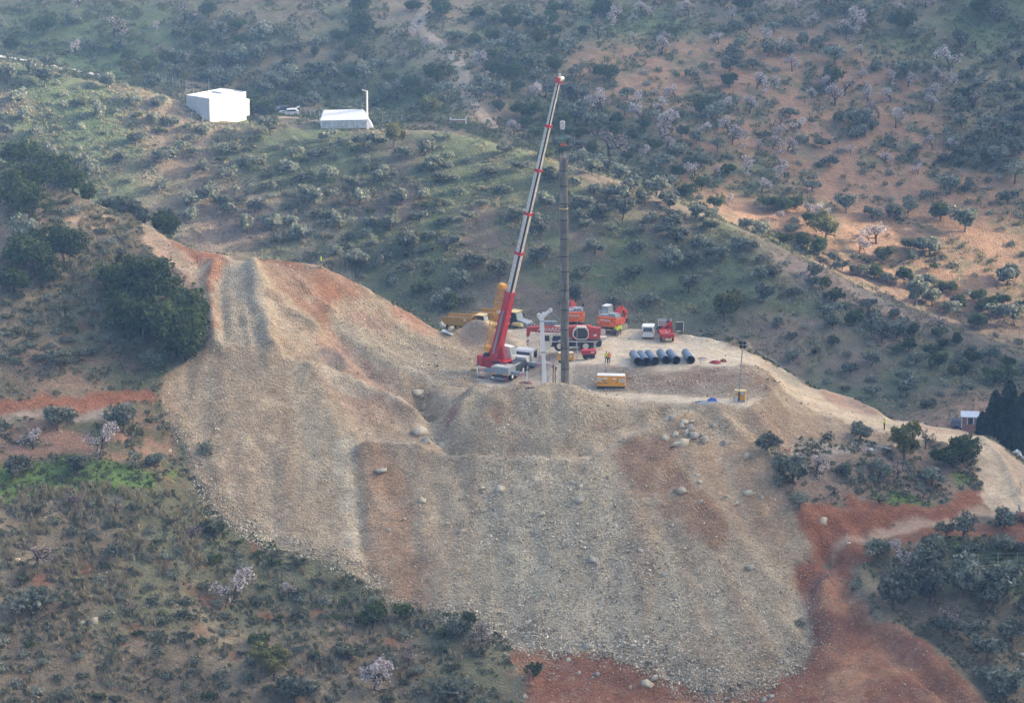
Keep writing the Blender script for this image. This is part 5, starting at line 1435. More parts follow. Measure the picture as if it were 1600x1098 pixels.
# ------------------------------------------------------------------ the big telescopic crane
rear = at(781, 597, z=-2.6)
fh = R(66)
gz0 = -2.58
cr = thing('telescopic_crane', 'big mobile crane with red base boom, long white telescopic sections and yellow jib', 'crane', (rear.x, rear.y, gz0), fh)
CI = Matrix.Translation(cr.location) @ Matrix.Rotation(fh, 4, 'Z')
CI = CI.inverted()
def cl(v):
    return CI @ Vector(v)
W2 = 1.35
MB().box((5.0, 0, .95), (10.2, 2.3, .42)).box((5.0, 0, .62), (9.4, 1.1, .3)).build('chassis', 'dark', cr)
rb = MB().prism([(-.1, 1.05), (2.4, 1.05), (2.4, 2.0), (2.2, 2.12), (-.1, 2.12)], -W2, W2).build('rear_box', 'grey_paint', cr)
MB().box((1.15, 0, 2.135), (2.3, 2.6, .03)).build('deck_plate', 'grey_top', rb)
MB().box((.5, .2, 2.20), (.6, 1.0, .1)).build('white_tray', 'white', rb)
for s in (-1, 1):
    MB().box((-.125, s * .85, 1.16), (.04, .7, .16)).build('reflector_strip', 'gen_yellow', rb)
    MB().box((-.2, s * 1.0, .62), (.12, .45, .2)).build('tail_lamp', 'white' if s > 0 else 'stripe_red', cr)
MB().box((-.15, 0, .55), (.1, 2.4, .16)).build('bumper', 'grey_paint', cr)
MB().box((4.4, 0, 1.5), (4.0, 2.55, .7)).build('engine_deck', 'dark', cr)
MB().box((3.4, -1.1, 1.9), (2.0, .3, .12)).box((3.4, 1.1, 1.9), (2.0, .3, .12)).build('catwalk', 'grey_top', cr)
cab = MB().prism([(8.2, .7), (10.1, .7), (10.25, 1.5), (9.95, 2.75), (8.3, 2.8), (8.1, 2.6)], -W2, W2).build('driver_cab', 'white', cr)
MB().prism([(8.75, 1.65), (10.0, 1.65), (9.85, 2.55), (8.75, 2.55)], -W2 - .02, -W2 + .01).prism([(8.75, 1.65), (10.0, 1.65), (9.85, 2.55), (8.75, 2.55)], W2 - .01, W2 + .02).build('side_window', 'glass', cab)
MB().box((8.06, 0, 2.2), (.05, 2.0, .6)).build('rear_window', 'glass', cab)
MB().box((9.0, -1.62, 2.0), (.12, .14, .75)).build('mirror', 'black', cab)
MB().box((7.2, 0, 1.7), (1.2, 2.3, .9)).build('engine_cover', 'white', cr)
for x_ in (1.5, 3.0, 5.2, 6.7, 8.9):
    for s in (-1, 1):
        wheel(cr, (x_, s * 1.12, .66), .66, .42, 'white')
for x_ in (1.0, 6.8):
    for s in (-1, 1):
        arm = bpy.data.objects.new('outrigger', None); COL.objects.link(arm); arm.parent = cr; arm.location = (x_, s * W2, 0); arm['label'] = 'extended outrigger with striped board and ground pad'
        yl = s * 2.35
        MB().box((0, yl / 2 - s * .1, 1.25), (.5, 2.6, .5)).build('beam', 'grey_paint', arm)
        j = MB().tube((0, yl, .2), (0, yl, 1.85), .1, n=8).build('jack_leg', 'white', arm)
        MB().box((0, yl, .14), (.55, .55, .1)).build('foot', 'dark', arm)
        MB().box((0, yl, .05), (1.1, 1.9, .1)).build('ground_pad', 'board_red', arm)
        stripes(arm, (-.29, yl - s * .55, 1.28), .62, .58, 0, 4)
        MB().box((-.2, yl, .9), (.04, .12, 1.2)).build('jack_scale', 'white', arm)
        MB().tube((0, yl, 1.85), (0, yl, 2.0), .13, n=8).build('jack_cap', 'dark', arm)
# superstructure, turned towards the tube
bt = at(873.5, 124, 490.0); bb = at(771, 572, 496.6)
bdir = (bt - bb); bl = bdir.length; bd = bdir.normalized()
hd = Vector((bd.x, bd.y, 0)).normalized(); sidev = Vector((-hd.y, hd.x, 0))
ss = bpy.data.objects.new('superstructure', None); COL.objects.link(ss); ss.parent = cr
cen = cl(bb); ss.location = cen
ss.rotation_euler = (0, 0, math.atan2(hd.y, hd.x) - fh)
ss['label'] = 'red turning superstructure with counterweight and white operator cab'
# superstructure axes: +x along the boom's heading
gb = bb.z - gz0
MB().tube((1.2, 0, 2.05 - gb), (1.2, 0, 2.35 - gb), 1.15, n=24).build('turntable', 'dark', ss)
for s in (-1, 1):
    MB().prism([(-1.2, 1.3), (-.2, 1.5), (2.4, -.5 + 2.3 - gb), (2.9, 2.25 - gb), (.2, 2.25 - gb), (-1.3, .3)], s * .8 - .07, s * .8 + .07).build('side_plate', 'crane_red', ss)
MB().box((-.3, 0, .35), (1.8, 1.5, .9)).box((1.2, 0, 2.45 - gb), (2.8, 1.7, .25)).build('slew_frame', 'crane_red', ss)
cw = MB().box((-1.65, 0, .75), (1.0, 2.0, 1.5)).build('counterweight', 'crane_red', ss)
for s in (-.75, -.25, .25, .75):
    MB().box((-2.18, s, .75), (.06, .08, 1.4)).build('rib', 'crane_red2', cw)
MB().tube((-.9, -.7, 1.6), (-.9, .7, 1.6), .38, n=14).build('winch_drum', 'dark', ss)
# operator cab on the right of the boom
oc = MB().prism([(.2, 2.3 - gb), (2.3, 2.3 - gb), (2.5, 2.9 - gb), (2.15, 4.2 - gb), (.6, 4.3 - gb), (.2, 3.9 - gb)], .98, 2.0)
oc = oc.build('operator_cab', 'white', ss)
MB().prism([(.75, 2.85 - gb), (1.5, 2.75 - gb), (1.6, 4.0 - gb), (.75, 4.0 - gb)], 1.99, 2.03).prism([(1.65, 2.9 - gb), (2.35, 3.0 - gb), (2.1, 4.0 - gb), (1.7, 4.0 - gb)], 1.99, 2.03).build('side_window', 'glass', oc)
MB().loft((2.44, 1.49, 3.05 - gb), (2.2, 1.49, 4.1 - gb), .85, .06, .8, .06, (0, 1, 0)).build('front_window', 'glass_pale', oc)
# the cab stands on the side that faces the camera's right
# boom
bo = bpy.data.objects.new('boom', None); COL.objects.link(bo); bo.parent = cr; bo.location = cen
bo['label'] = 'telescopic boom, red at its base and white above'
bo.rotation_euler = (0, 0, -fh)       # boom axes parallel to the world
def bp(t, off=(0, 0, 0)):
    return bd * (bl * t) + Vector(off)
cuts = [(0.0, .262), (.262, .402), (.402, .540), (.540, .690), (.690, .842), (.842, .992)]
wid = [(1.30, 1.05), (.84, .84), (.76, .76), (.68, .68), (.60, .60), (.50, .46)]
for i, ((a, b), (w0, w1)) in enumerate(zip(cuts, wid)):
    if i == 0:
        MB().loft(bp(-.02), bp(b), w0, w0 * 1.05, w1, w1, sidev).build('base_section', 'crane_red', bo)
    else:
        s_ = MB().loft(bp(a - .006), bp(b), w0, w0, w1, w1, sidev).build('boom_section', 'boom_white', bo)
        # black strip at the viewer's corner, standing in for the shaded underside gap
        n2b = bd.cross(sidev).normalized(); n2b = n2b if n2b.y < 0 else -n2b
        sc_ = -sidev if sidev.y > 0 else sidev
        co_ = lambda w: (sc_ + n2b) * (w * .5 - w * .12)
        MB().loft(bp(a - .004) + co_(w0), bp(b) + co_(w1), w0 * .27, w0 * .27, w1 * .27, w1 * .27, sidev).build('underside_shade_strip', 'black', s_)
    c_ = MB().loft(bp(b - .0045), bp(b + .0045), w1 + .18, w1 + .18, w1 + .18, w1 + .18, sidev).build('collar', 'crane_red', bo)
MB().loft(bp(.152), bp(.160), 1.30, 1.34, 1.30, 1.34, sidev).loft(bp(.178), bp(.184), 1.28, 1.3, 1.28, 1.3, sidev).build('boom_band', 'crane_red2', bo)
hdm = MB().loft(bp(.988), bp(1.006), .75, .9, .7, .8, sidev).build('boom_head', 'crane_red', bo)
MB().tube(bp(1.002) + hd * .35 - sidev * .35, bp(1.002) + hd * .35 + sidev * .35, .32, n=14).build('sheave', 'cream', hdm)
MB().box(bp(1.012), (.3, .3, .5)).build('tip_light', 'white', hdm)
# luffing cylinder
cyb = Vector((hd.x * 2.0, hd.y * 2.0, 2.5 - gb))
MB().tube(cyb, bp(.105), .26, n=12).build('luffing_cylinder', 'crane_red', bo, True)
MB().tube(bp(.105), bp(.15), .16, n=10).build('piston_rod', 'steel', bo, True)
MB().loft(bp(.05) - sidev * .8, bp(.2) - sidev * .72, .10, .25, .10, .25, sidev).build('hose_tray', 'grey_paint', bo)
# hoist ropes down to the hook block
top = bp(1.002) + hd * .65; hbl = cr.matrix_world
hb_l = (hb - bb) + Vector((0, 0, .6))
mb = MB()
for dx in (-.16, -.05, .06, .17):
    mb.tube(top + sidev * dx, hb_l + Vector((dx * 1.2, 0, 0)), .013, n=4)
mb.build('hoist_rope', 'rope', bo)
# folded lattice jib along the left of the boom
left = -(sidev if sidev.x > 0 else -sidev)
jo = -hd * 1.0
jib = bpy.data.objects.new('lattice_jib', None); COL.objects.link(jib); jib.parent = cr; jib.location = cen; jib.rotation_euler = (0, 0, -fh); jib['label'] = 'yellow lattice jib folded along the boom base'
upn = bd.cross(sidev).normalized()
if upn.z < 0:
    upn = -upn
base_off = upn * 1.35 + sidev * (-.1)
def jp(t, a, b):
    return bp(t) + base_off + sidev * a + upn * b
t0, t1 = .055, .272
ch = MB()
for a in (-.5, .5):
    for b in (-.45, .45):
        ch.tube(jp(t0, a, b), jp(t1, a, b), .065, n=5)
ch.build('chord', 'jib_yellow', jib)
NB = 11
br_ = MB()
for i in range(NB):
    u0 = t0 + (t1 - t0) * i / NB; u1 = t0 + (t1 - t0) * (i + 1) / NB
    for (a0, b0), (a1, b1) in (((-.5, -.45), (.5, -.45)), ((-.5, .45), (.5, .45)), ((-.5, -.45), (-.5, .45)), ((.5, -.45), (.5, .45))):
        if i % 2:
            a0, b0, a1, b1 = a1, b1, a0, b0
        br_.tube(jp(u0, a0, b0), jp(u1, a1, b1), .042, n=4)
        br_.tube(jp(u0, a0, b0), jp(u0, a1, b1), .035, n=4)
br_.build('lacing', 'jib_yellow', jib)
MB().loft(jp(t0 - .012, 0, 0), jp(t0 + .004, 0, 0), 1.15, 1.0, 1.1, 1.0, sidev).build('end_frame', 'jib_yellow', jib)
MB().loft(jp(t1 - .006, 0, .1), jp(t1 + .008, 0, .1), 1.2, 1.1, .9, .8, sidev).build('end_frame', 'jib_yellow', jib)
MB().loft(jp(.185, 0, 0) - upn * .5, jp(.19, 0, 0) - upn * .5, 1.2, .5, 1.2, .5, sidev).build('jib_clamp', 'cream', jib)

# ------------------------------------------------------------------ white rig mast beside the tube
mb0 = at(851.5, 606, 488.6); mt0 = at(846.2, 494, 488.6)
ms = thing('rig_mast', 'slim white steel rig mast with angled head beside the casing tube', 'mast', tuple(mb0))
v = mt0 - mb0
MB().loft(Vector((0, 0, -.3)), v * .5, .56, .55, .56, .55, (1, 0, 0)).loft(v * .5, v, .58, .56, .60, .56, (1, 0, 0)).build('mast_column', 'bright_white', ms)
MB().loft(v * .495, v * .515, .64, .62, .64, .62, (1, 0, 0)).loft(v * .93, v * .945, .66, .64, .66, .64, (1, 0, 0)).build('mast_joint', 'steel', ms)
MB().loft(v * .96 + Vector((-.35, 0, 0)), v * 1.02 + Vector((.45, 0, .2)), .45, .5, .45, .5, (0, 1, 0)).loft(v * 1.01 + Vector((.2, 0, .15)), v + Vector((1.15, 0, .85)), .4, .22, .35, .2, (0, 1, 0)).loft(v + Vector((.25, 0, -.15)), v + Vector((1.1, 0, .6)), .4, .18, .35, .15, (0, 1, 0)).build('mast_head', 'bright_white', ms)
for q in (v + Vector((-.4, 0, .12)), v + Vector((1.25, 0, .85))):
    MB().tube(q + Vector((0, -.25, 0)), q + Vector((0, .25, 0)), .27, n=14).build('sheave', 'cream', ms)
MB().loft(v * .36 + Vector((.2, 0, 0)), v * .35 + Vector((1.15, 0, -.1)), .2, .3, .1, .08, (0, 1, 0)).build('side_arm', 'white', ms)
MB().tube(v + Vector((-.5, 0, 0)), Vector((-.55, -.1, .2)), .02, n=4).tube(v + Vector((1.4, 0, .8)), Vector((.62, -.05, 4.0)), .018, n=4).build('cable', 'rope', ms)
MB().box((.42, .1, .9), (.12, .3, 2.0)).build('guide_rail', 'steel', ms)
for (px, py, hh, lb) in [(864, 604, 3.3, 'left of two brown timber stakes between mast and tube'), (868, 601, 2.7, 'right of two brown timber stakes between mast and tube')]:
    g = at(px, py, 489.4 if px == 864 else 490.2)
    o = MB().tube((0, 0, -.5), (.05 if px == 864 else -.06, 0, hh), .10, .075, 7).tube((0, 0, hh * .80), (.05, 0, hh * .8 + .4), .17, .14, 7).build('timber_stake', 'wood', None)
    o.location = g; tag(o, lb, 'stake', 'timber stakes')

# ------------------------------------------------------------------ second crane, facing left
c2 = on_ground(896, 551)
k2 = thing('wheeled_crane', 'low wheeled crane with red lettered boom, white cab and dark chassis', 'crane', (c2.x - .1, c2.y + 1.3, gz(c2.x, c2.y + 1.3)), math.pi)
# local +x points to the left of the picture; local y+ is towards the camera
YF = 1.25
MB().box((-.35, 0, 1.05), (7.2, 2.3, .75)).build('chassis', 'dark', k2)
MB().box((-.1, YF + .02, 1.46), (6.9, .06, .12)).build('white_line', 'white', k2)
MB().prism([(-3.6, .75), (-4.05, .8), (-4.15, 1.4), (-3.6, 1.5)], -1.2, 1.2).build('rear_outrigger_box', 'dark', k2)
for i in range(3):
    MB().box((-3.15, YF + .03, .55 + .33 * i), (.36, .05, .16)).build('step', 'white', k2)
    MB().box((-.55, YF + .03, .72 + .3 * i), (.2, .05, .14)).build('step', 'white', k2)
for x_ in (-1.85, 1.85):
    for s in (-1, 1):
        wheel(k2, (x_, s * .98, .79), .79, .5, 'hub')
dc = MB().prism([(3.0, 1.0), (3.3, .55), (4.35, .55), (4.6, 1.0), (4.5, 2.45), (4.3, 2.6), (3.0, 2.6)], .1, 1.28).build('driver_cab', 'cream', k2)
MB().prism([(3.3, 1.55), (4.25, 1.55), (4.2, 2.35), (3.35, 2.35)], 1.27, 1.31).build('side_window', 'glass', dc)
MB().loft((4.58, .7, 1.6), (4.5, .7, 2.35), .9, .05, .9, .05, (0, 1, 0)).build('windscreen', 'glass', dc)
MB().box((2.0, .9, 1.85), (1.7, .5, .7)).build('engine_cover', 'dark', k2)
MB().box((1.3, 1.2, 1.62), (1.4, .04, .2)).build('name_plate', 'white', k2)
ss2 = MB().box((-1.6, -.1, 2.3), (3.6, 1.9, 1.15)).build('superstructure', 'crane_red2', k2)
MB().prism([(-2.2, 1.75), (-3.9, 1.9), (-4.0, 3.35), (-2.4, 3.5), (-1.9, 3.3)], .3, 1.05).build('counterweight', 'crane_red2', k2)
MB().box((-3.2, 1.06, 2.35), (.45, .03, .3)).build('white_plate', 'white', k2)
oc2 = MB().prism([(-.55, 1.75), (-1.95, 1.75), (-2.3, 2.25), (-2.25, 3.1), (-1.8, 3.65), (-.6, 3.65), (-.05, 3.1), (0.05, 2.3)], .75, 1.35).build('operator_cab', 'cream', k2)
MB().prism([(-.65, 1.92), (-1.88, 1.92), (-2.15, 2.3), (-2.1, 3.0), (-1.72, 3.45), (-.68, 3.45), (-.22, 3.02), (-.12, 2.35)], 1.34, 1.39).build('side_window', 'glass', oc2)
bm2 = MB().box((2.2, .15, 3.05), (6.4, .8, .82)).build('boom', 'crane_red2', k2)
MB().box((-1.4, .15, 3.1), (2.6, .85, .95)).build('boom_root', 'crane_red2', k2)
MB().box((5.6, .15, 3.05), (.7, .65, .66)).build('boom_nose', 'crane_red2', k2)
MB().prism([(5.9, 3.4), (6.55, 3.35), (6.6, 2.0), (6.2, 2.0), (5.95, 2.8)], -.1, .4).build('boom_head', 'crane_red2', k2)
MB().box((1.6, .15, 3.5), (2.0, .5, .08)).box((.7, .15, 3.6), (.3, .3, .3)).build('boom_top_gear', 'cream', k2)
lettering('lettering', 'ALVAREZ', .78, (3.42, .565, 3.05), (math.pi / 2, 0, math.pi), 'white', bm2, .25, .008, .012)
MB().prism([(.4, 2.65), (1.6, 2.7), (.6, 1.8), (-.2, 1.8)], -.2, .2).build('luffing_ram', 'crane_red2', k2)
MB().tube((6.4, .15, 2.0), (6.4, .15, 1.5), .03, n=5).build('hoist_rope', 'rope', k2)
hb2 = MB().box((6.4, .15, 1.25), (.42, .3, .7)).build('hook_ball', 'white', k2)
MB().box((6.4, .31, 1.25), (.5, .03, .12), 0, .6).box((6.4, .31, 1.42), (.4, .03, .1), 0, .6).build('red_bar', 'stripe_red', hb2)
MB().tube((6.4, .15, .9), (6.4, .15, .6), .1, .05, n=8).build('hook', 'rope', hb2)
stripes(k2, (-4.3, .55, 2.7), .75, .85, math.pi / 2, 5)
MB().box((-4.35, .2, 1.75), (.9, .8, .4)).build('rear_locker', 'cream', k2)
MB().loft((.9, -.3, 3.4), (2.4, -.3, 4.9), .08, .08, .08, .08, (0, 1, 0)).loft((2.4, -.3, 4.9), (4.2, -.3, 4.75), .08, .08, .08, .08, (0, 1, 0)).build('back_stay', 'grey_paint', k2)
MB().box((3.2, -.4, 3.8), (1.8, .6, .5)).build('rear_equipment', 'grey_paint', k2)

# ------------------------------------------------------------------ excavators seen from behind
def excavator(loc, rz, label, part_label):
    e = thing('excavator', label, 'excavator', loc, rz, 'orange excavators at the back of the platform')
    # +x is the digging direction, away from the camera
    for s in (-1, 1):
        tr_ = MB().prism([(-2.0, .15), (-1.7, 0), (1.7, 0), (2.0, .15), (2.1, .5), (1.75, .95), (-1.75, .95), (-2.1, .5)], s * 1.25 - .3, s * 1.25 + .3).build('track', 'mud_grey', e)
        mb_ = MB()
        for i in range(9):
            mb_.box((-2.12 + .02 * i, s * 1.25, .12 + .1 * i), (.08, .62, .04))
        mb_.build('track_shoe', 'dark', tr_)
    MB().box((0, 0, .75), (1.6, 1.9, .55)).tube((0, 0, .95), (0, 0, 1.2), .85, n=20).build('undercarriage', 'dark', e)
    MB().box((-.2, 0, 1.55), (3.4, 2.9, .7)).build('house', 'orange_dark', e)
    cwt = MB()
    n = 9
    prof = []
    for i in range(n):
        a = math.pi * (.5 + i / (n - 1))
        prof.append((-1.7 + math.cos(a) * .75, math.sin(a) * 1.62))
    V = [(x_, y_, z_) for z_ in (1.2, 2.55) for x_, y_ in prof]
    F = [(i, i + 1, n + i + 1, n + i) for i in range(n - 1)] + [tuple(range(n)), tuple(range(2 * n - 1, n - 1, -1)), (0, n, 2 * n - 1, n - 1)]
    cwt.add(V, F)
    cwo = cwt.build('counterweight', 'orange', e, label=part_label)
    lettering('lettering', 'HITACHI', .42, (-2.475, 0, 2.12), (math.pi / 2, 0, -math.pi / 2), 'white', cwo, 0, .02, .006)
    MB().box((-2.42, 1.05, 1.75), (.05, .3, .2)).box((-2.42, -1.05, 1.75), (.05, .3, .2)).build('lamp', 'gen_yellow', cwo)
    MB().box((-.9, 0, 2.45), (1.7, 2.7, .5)).box((-.9, -.6, 2.8), (1.2, 1.1, .25)).build('engine_hood', 'grey_paint', e)
    rl = MB()
    for y_ in (-1.35, -.45, .45, 1.35):
        rl.tube((-1.6, y_, 2.6), (-1.6, y_, 3.25), .03, n=5)
    rl.tube((-1.6, -1.35, 3.25), (-1.6, 1.35, 3.25), .03, n=5).tube((-1.6, -1.35, 3.0), (-1.6, 1.35, 3.0), .03, n=5)
    rl.build('handrail', 'white', e)
    cb = MB().prism([(-.3, 1.8), (1.5, 1.8), (1.55, 2.6), (1.2, 3.6), (-.2, 3.65), (-.35, 3.0)], .55, 1.5).build('cab', 'grey_paint', e)
    MB().box((-.36, 1.02, 3.15), (.05, .75, .7)).build('rear_window', 'glass_pale', cb)
    MB().prism([(.0, 2.5), (1.3, 2.5), (1.1, 3.4), (.0, 3.4)], 1.49, 1.53).build('side_window', 'glass', cb)
    MB().box((.3, 1.02, 3.7), (1.5, .95, .07)).build('cab_roof', 'white', cb)
    MB().box((1.3, 1.75, 3.1), (.1, .2, .4)).box((.6, -1.55, 2.95), (.1, .2, .4)).build('mirror', 'black', e)
    bo_ = MB().loft((.6, -.1, 1.9), (2.4, -.1, 3.0), .55, .6, .55, .7, (0, 1, 0)).loft((2.4, -.1, 3.0), (4.4, -.1, 1.9), .55, .7, .45, .5, (0, 1, 0)).build('boom', 'crane_red2', e)
    MB().tube((.8, .3, 1.8), (2.4, .3, 2.9), .12, n=8).tube((.8, -.5, 1.8), (2.4, -.5, 2.9), .12, n=8).build('boom_ram', 'orange_dark', bo_)
    ar = MB().loft((4.2, -.1, 2.0), (3.9, -.1, .8), .4, .5, .35, .35, (0, 1, 0)).build('arm', 'orange_dark', e)
    MB().prism([(3.3, .2), (4.4, .15), (4.5, .9), (3.8, 1.1), (3.4, .7)], -.7, .5).build('bucket', 'dark', e)
    return e
g = on_ground(957, 522)
excavator((g.x, g.y + 1.6, gz(g.x, g.y + 1.6)), R(90 - 27), 'orange excavator seen from behind with two workers standing at it', 'orange rear counterweight with white lettering')
g = on_ground(896, 516)
excavator((g.x - .1, g.y + 1.2, gz(g.x, g.y + 1.2) + .25), R(90 + 3), 'orange excavator half hidden behind the casing tube and wheeled crane', 'orange rear counterweight with white lettering')

# ------------------------------------------------------------------ articulated dump trucks
def dump_truck(loc, rz, label, hood, mark, sc=1.0):
    d = thing('dump_truck', label, 'dump truck', loc, rz, 'dump trucks at the back left of the platform')
    d.scale = (sc,) * 3
    MB().box((-1.2, 0, 1.0), (5.2, 1.1, .5)).box((2.7, 0, 1.0), (2.6, 1.3, .5)).build('frame', 'dark', d)
    bed = MB()
    prof = [(-5.2, 2.0), (-4.6, 1.5), (-3.2, 1.35), (.0, 1.5), (.75, 2.3), (.9, 3.25), (.65, 3.3), (.2, 2.75), (-5.25, 2.55)]
    bed.prism([(-5.2, 2.0), (-4.6, 1.5), (-3.2, 1.35), (0, 1.5), (.5, 2.2), (.5, 1.9), (0, 1.3), (-3.2, 1.15), (-4.7, 1.3)], -1.45, 1.45)
    for s in (-1, 1):
        bed.prism([(-5.2, 2.0), (-4.6, 1.45), (-3.2, 1.3), (0, 1.4), (.75, 2.3), (.9, 3.1), (-5.3, 2.75)], s * 1.45 - .08, s * 1.45 + .08)
    bd_ = bed.build('dump_bed', 'plant_yellow', d)
    MB().prism([(.35, 2.0), (.6, 2.0), (1.05, 3.35), (.85, 3.4)], -1.5, 1.5).build('headboard', 'plant_yellow', d)
    MB().prism([(-4.9, 2.05), (-3.2, 1.75), (.3, 2.0), (.45, 2.5), (-5.0, 2.3)], -1.36, 1.36).build('load_floor', 'bed_brown', bd_)
    for s in (-1, 1):
        for x_ in (-3.6, -1.9, 3.4):
            wheel(d, (x_, s * 1.2, .85), .85, .6, 'plant_yellow')
        MB().prism([(2.4, 1.5), (2.6, 1.95), (4.2, 1.95), (4.5, 1.45)], s * 1.25 - .3, s * 1.25 + .3).build('mudguard', 'pale_yellow', d)
    cb = MB().prism([(1.5, 1.4), (3.0, 1.4), (3.1, 2.2), (2.75, 3.4), (1.55, 3.45)], -.95, .95).build('cab', 'dark', d)
    MB().loft((3.12, 0, 2.25), (2.82, 0, 3.3), 1.7, .05, 1.5, .05, (0, 1, 0)).build('windscreen', 'glass_pale', cb)
    for s in (-1, 1):
        MB().prism([(1.75, 2.2), (2.9, 2.2), (2.65, 3.2), (1.75, 3.2)], s * .95 - .02, s * .95 + .02).build('side_window', 'glass', cb)
    MB().box((2.15, 0, 3.5), (1.6, 2.0, .1)).build('cab_roof', 'pale_yellow', cb)
    MB().prism([(3.05, 1.3), (5.0, 1.3), (5.1, 1.75), (4.85, 2.0), (3.1, 2.35)], -.85, .85).build('hood', hood, d)
    gr = MB().prism([(5.05, 1.2), (5.15, 1.2), (5.15, 1.75), (4.98, 1.9)], -.7, .7).build('grille', 'dark', d)
    if mark:
        MB().box((5.17, 0, 1.5), (.03, .9, .09), 0, 0, .5).build('diagonal_bar', 'white', gr)
    MB().box((4.95, 0, .95), (.5, 2.4, .35)).build('bumper', 'plant_yellow', d)
    for s in (-1, 1):
        MB().box((2.95, s * 1.35, 2.7), (.1, .16, .5)).build('mirror', 'black', d)
        MB().box((5.16, s * .95, 1.45), (.06, .25, .2)).build('headlight', 'white', d)
    MB().box((-.6, -1.55, 2.55), (.4, .04, .4)).build('round_decal', 'white', bd_)
    return d
g = at(736, 519, z=0.0)
dump_truck((g.x, g.y + 1.6, gz(g.x, g.y + 1.6)), R(-24), 'yellow-brown dump truck with pale hood, left of the crane boom', 'pale_yellow', False, .80)
g = at(798, 513, z=0.0)
dump_truck((g.x - 1.0, g.y + 3.0, gz(g.x, g.y + 2.5)), R(-33), 'yellow dump truck with dark hood, mostly behind the red crane boom', 'grey_paint', True, .92)

# ------------------------------------------------------------------ van and small red lorry
g = on_ground(1012, 531)
vn = thing('van', 'small white van seen from behind at the platform edge', 'van', (g.x, g.y, gz(g.x, g.y + 2)), R(84))
MB().prism([(0, .3), (4.1, .3), (4.15, .85), (3.3, 1.05), (2.6, 1.7), (2.3, 1.8), (.25, 1.82), (.05, 1.0)], -.85, .85).build('body', 'white', vn)
MB().loft((.035, 0, 1.08), (.20, 0, 1.66), 1.35, .05, 1.25, .05, (0, 1, 0)).build('rear_window', 'glass', vn)
for s in (-1, 1):
    MB().prism([(.6, 1.08), (2.7, 1.08), (2.35, 1.65), (.6, 1.65)], s * .85 - .015, s * .85 + .015).build('side_window', 'glass', vn)
    MB().box((.0, s * .76, .95), (.06, .12, .35)).build('tail_lamp', 'stripe_red', vn)
    for x_ in (.75, 3.3):
        wheel(vn, (x_, s * .76, .30), .31, .2, 'steel')
    MB().box((2.75, s * .98, 1.15), (.1, .2, .18)).build('mirror', 'white', vn)
MB().box((-.05, 0, .42), (.12, 1.6, .2)).build('bumper', 'white', vn)
MB().box((-.005, 0, .75), (.04, .5, .12)).build('number_plate', 'cream', vn)
g = on_ground(1043, 536)
lt = thing('loader_lorry', 'small red lorry with folded loader crane and white side frame', 'lorry', (g.x, g.y, gz(g.x, g.y + 2)), R(93))
MB().box((2.6, 0, .65), (5.0, .9, .25)).build('frame', 'dark', lt)
MB().box((1.6, 0, 1.0), (3.1, 2.0, .5)).build('load_bed', 'crane_red2', lt)
MB().box((.02, 0, .85), (.06, 1.9, .2)).build('tail_board', 'crane_red', lt)
MB().prism([(3.8, .6), (5.4, .6), (5.5, 1.4), (5.2, 2.3), (3.8, 2.3)], -.95, .95).build('cab', 'dark', lt)
for s in (-1, 1):
    for x_ in (1.0, 4.6):
        wheel(lt, (x_, s * .85, .42), .42, .26, 'dark')
    MB().box((.0, s * .75, .6), (.08, .2, .15)).build('tail_lamp', 'stripe_red', lt)
MB().loft((1.0, -.7, 1.3), (1.0, -.55, 2.9), .3, .3, .25, .25, (1, 0, 0)).loft((1.0, -.55, 2.75), (1.0, .85, 1.75), .28, .3, .2, .22, (1, 0, 0)).loft((.85, .1, 1.4), (.85, -.5, 2.3), .15, .15, .15, .15, (1, 0, 0)).build('loader_crane', 'crane_red', lt)
MB().box((.0, .1, 1.55), (.05, .35, .25)).box((.0, .05, .55), (.05, .55, .16)).build('white_plate', 'white', lt)
MB().tube((1.0, -.55, 2.9), (1.0, -.58, 3.35), .07, .03, n=6).build('beacon', 'white', lt)
rk = MB()
for i in range(4):
    rk.box((3.4, .45, 1.75 + .3 * i), (.06, 1.2, .12))
rk.box((3.4, 1.05, 2.2), (.06, .08, 1.2))
rk.build('headboard_rack', 'white', lt)
fr_ = MB()
fr_.box((2.0, -1.95, 2.55), (.07, 1.1, .1)).box((2.0, -1.75, 1.2), (.07, .6, .1)).box((2.0, -2.48, 1.9), (.07, .09, 1.4))
fr_.build('open_side_frame', 'white', lt)
MB().box((2.02, -1.9, 1.9), (.02, 1.05, 1.2)).build('frame_pane', 'glass', lt)

# ------------------------------------------------------------------ six steel pipes in a row
for i, (px, py, lb) in enumerate([(997, 564.5, 'leftmost of six blue-grey steel pipes lying side by side'), (1010, 564.5, 'second from the left of six blue-grey steel pipes'), (1024, 563.5, 'third from the left of six blue-grey steel pipes'), (1040.5, 562, 'fourth from the left of six blue-grey steel pipes'), (1057, 562.5, 'fifth of six blue-grey steel pipes, left of the gap'), (1079.5, 562, 'rightmost blue-grey steel pipe, set apart by a gap')]):
    c = at(px, py, z=.62)
    o = thing('steel_pipe', lb, 'pipe', (c.x, c.y, gz(c.x, c.y + 1.8) + .60), R(90 + 9 + (i * 37 % 5) - 2), 'six steel pipes lying on the platform')
    MB().pipe((0, 0, 0), (4.4, 0, 0), .585, .545, 28).build('pipe_wall', 'pipe_blue', o, True)
    MB().pipe((-.02, 0, 0), (.12, 0, 0), .60, .53, 28).build('pipe_rim', 'dark', o, True)
    MB().pipe((.2, 0, 0), (4.2, 0, 0), .543, .53, 28).build('pipe_shade_sleeve', 'pipe_in', o, True)  # added dark sleeve, the shade inside the pipe put into its colour

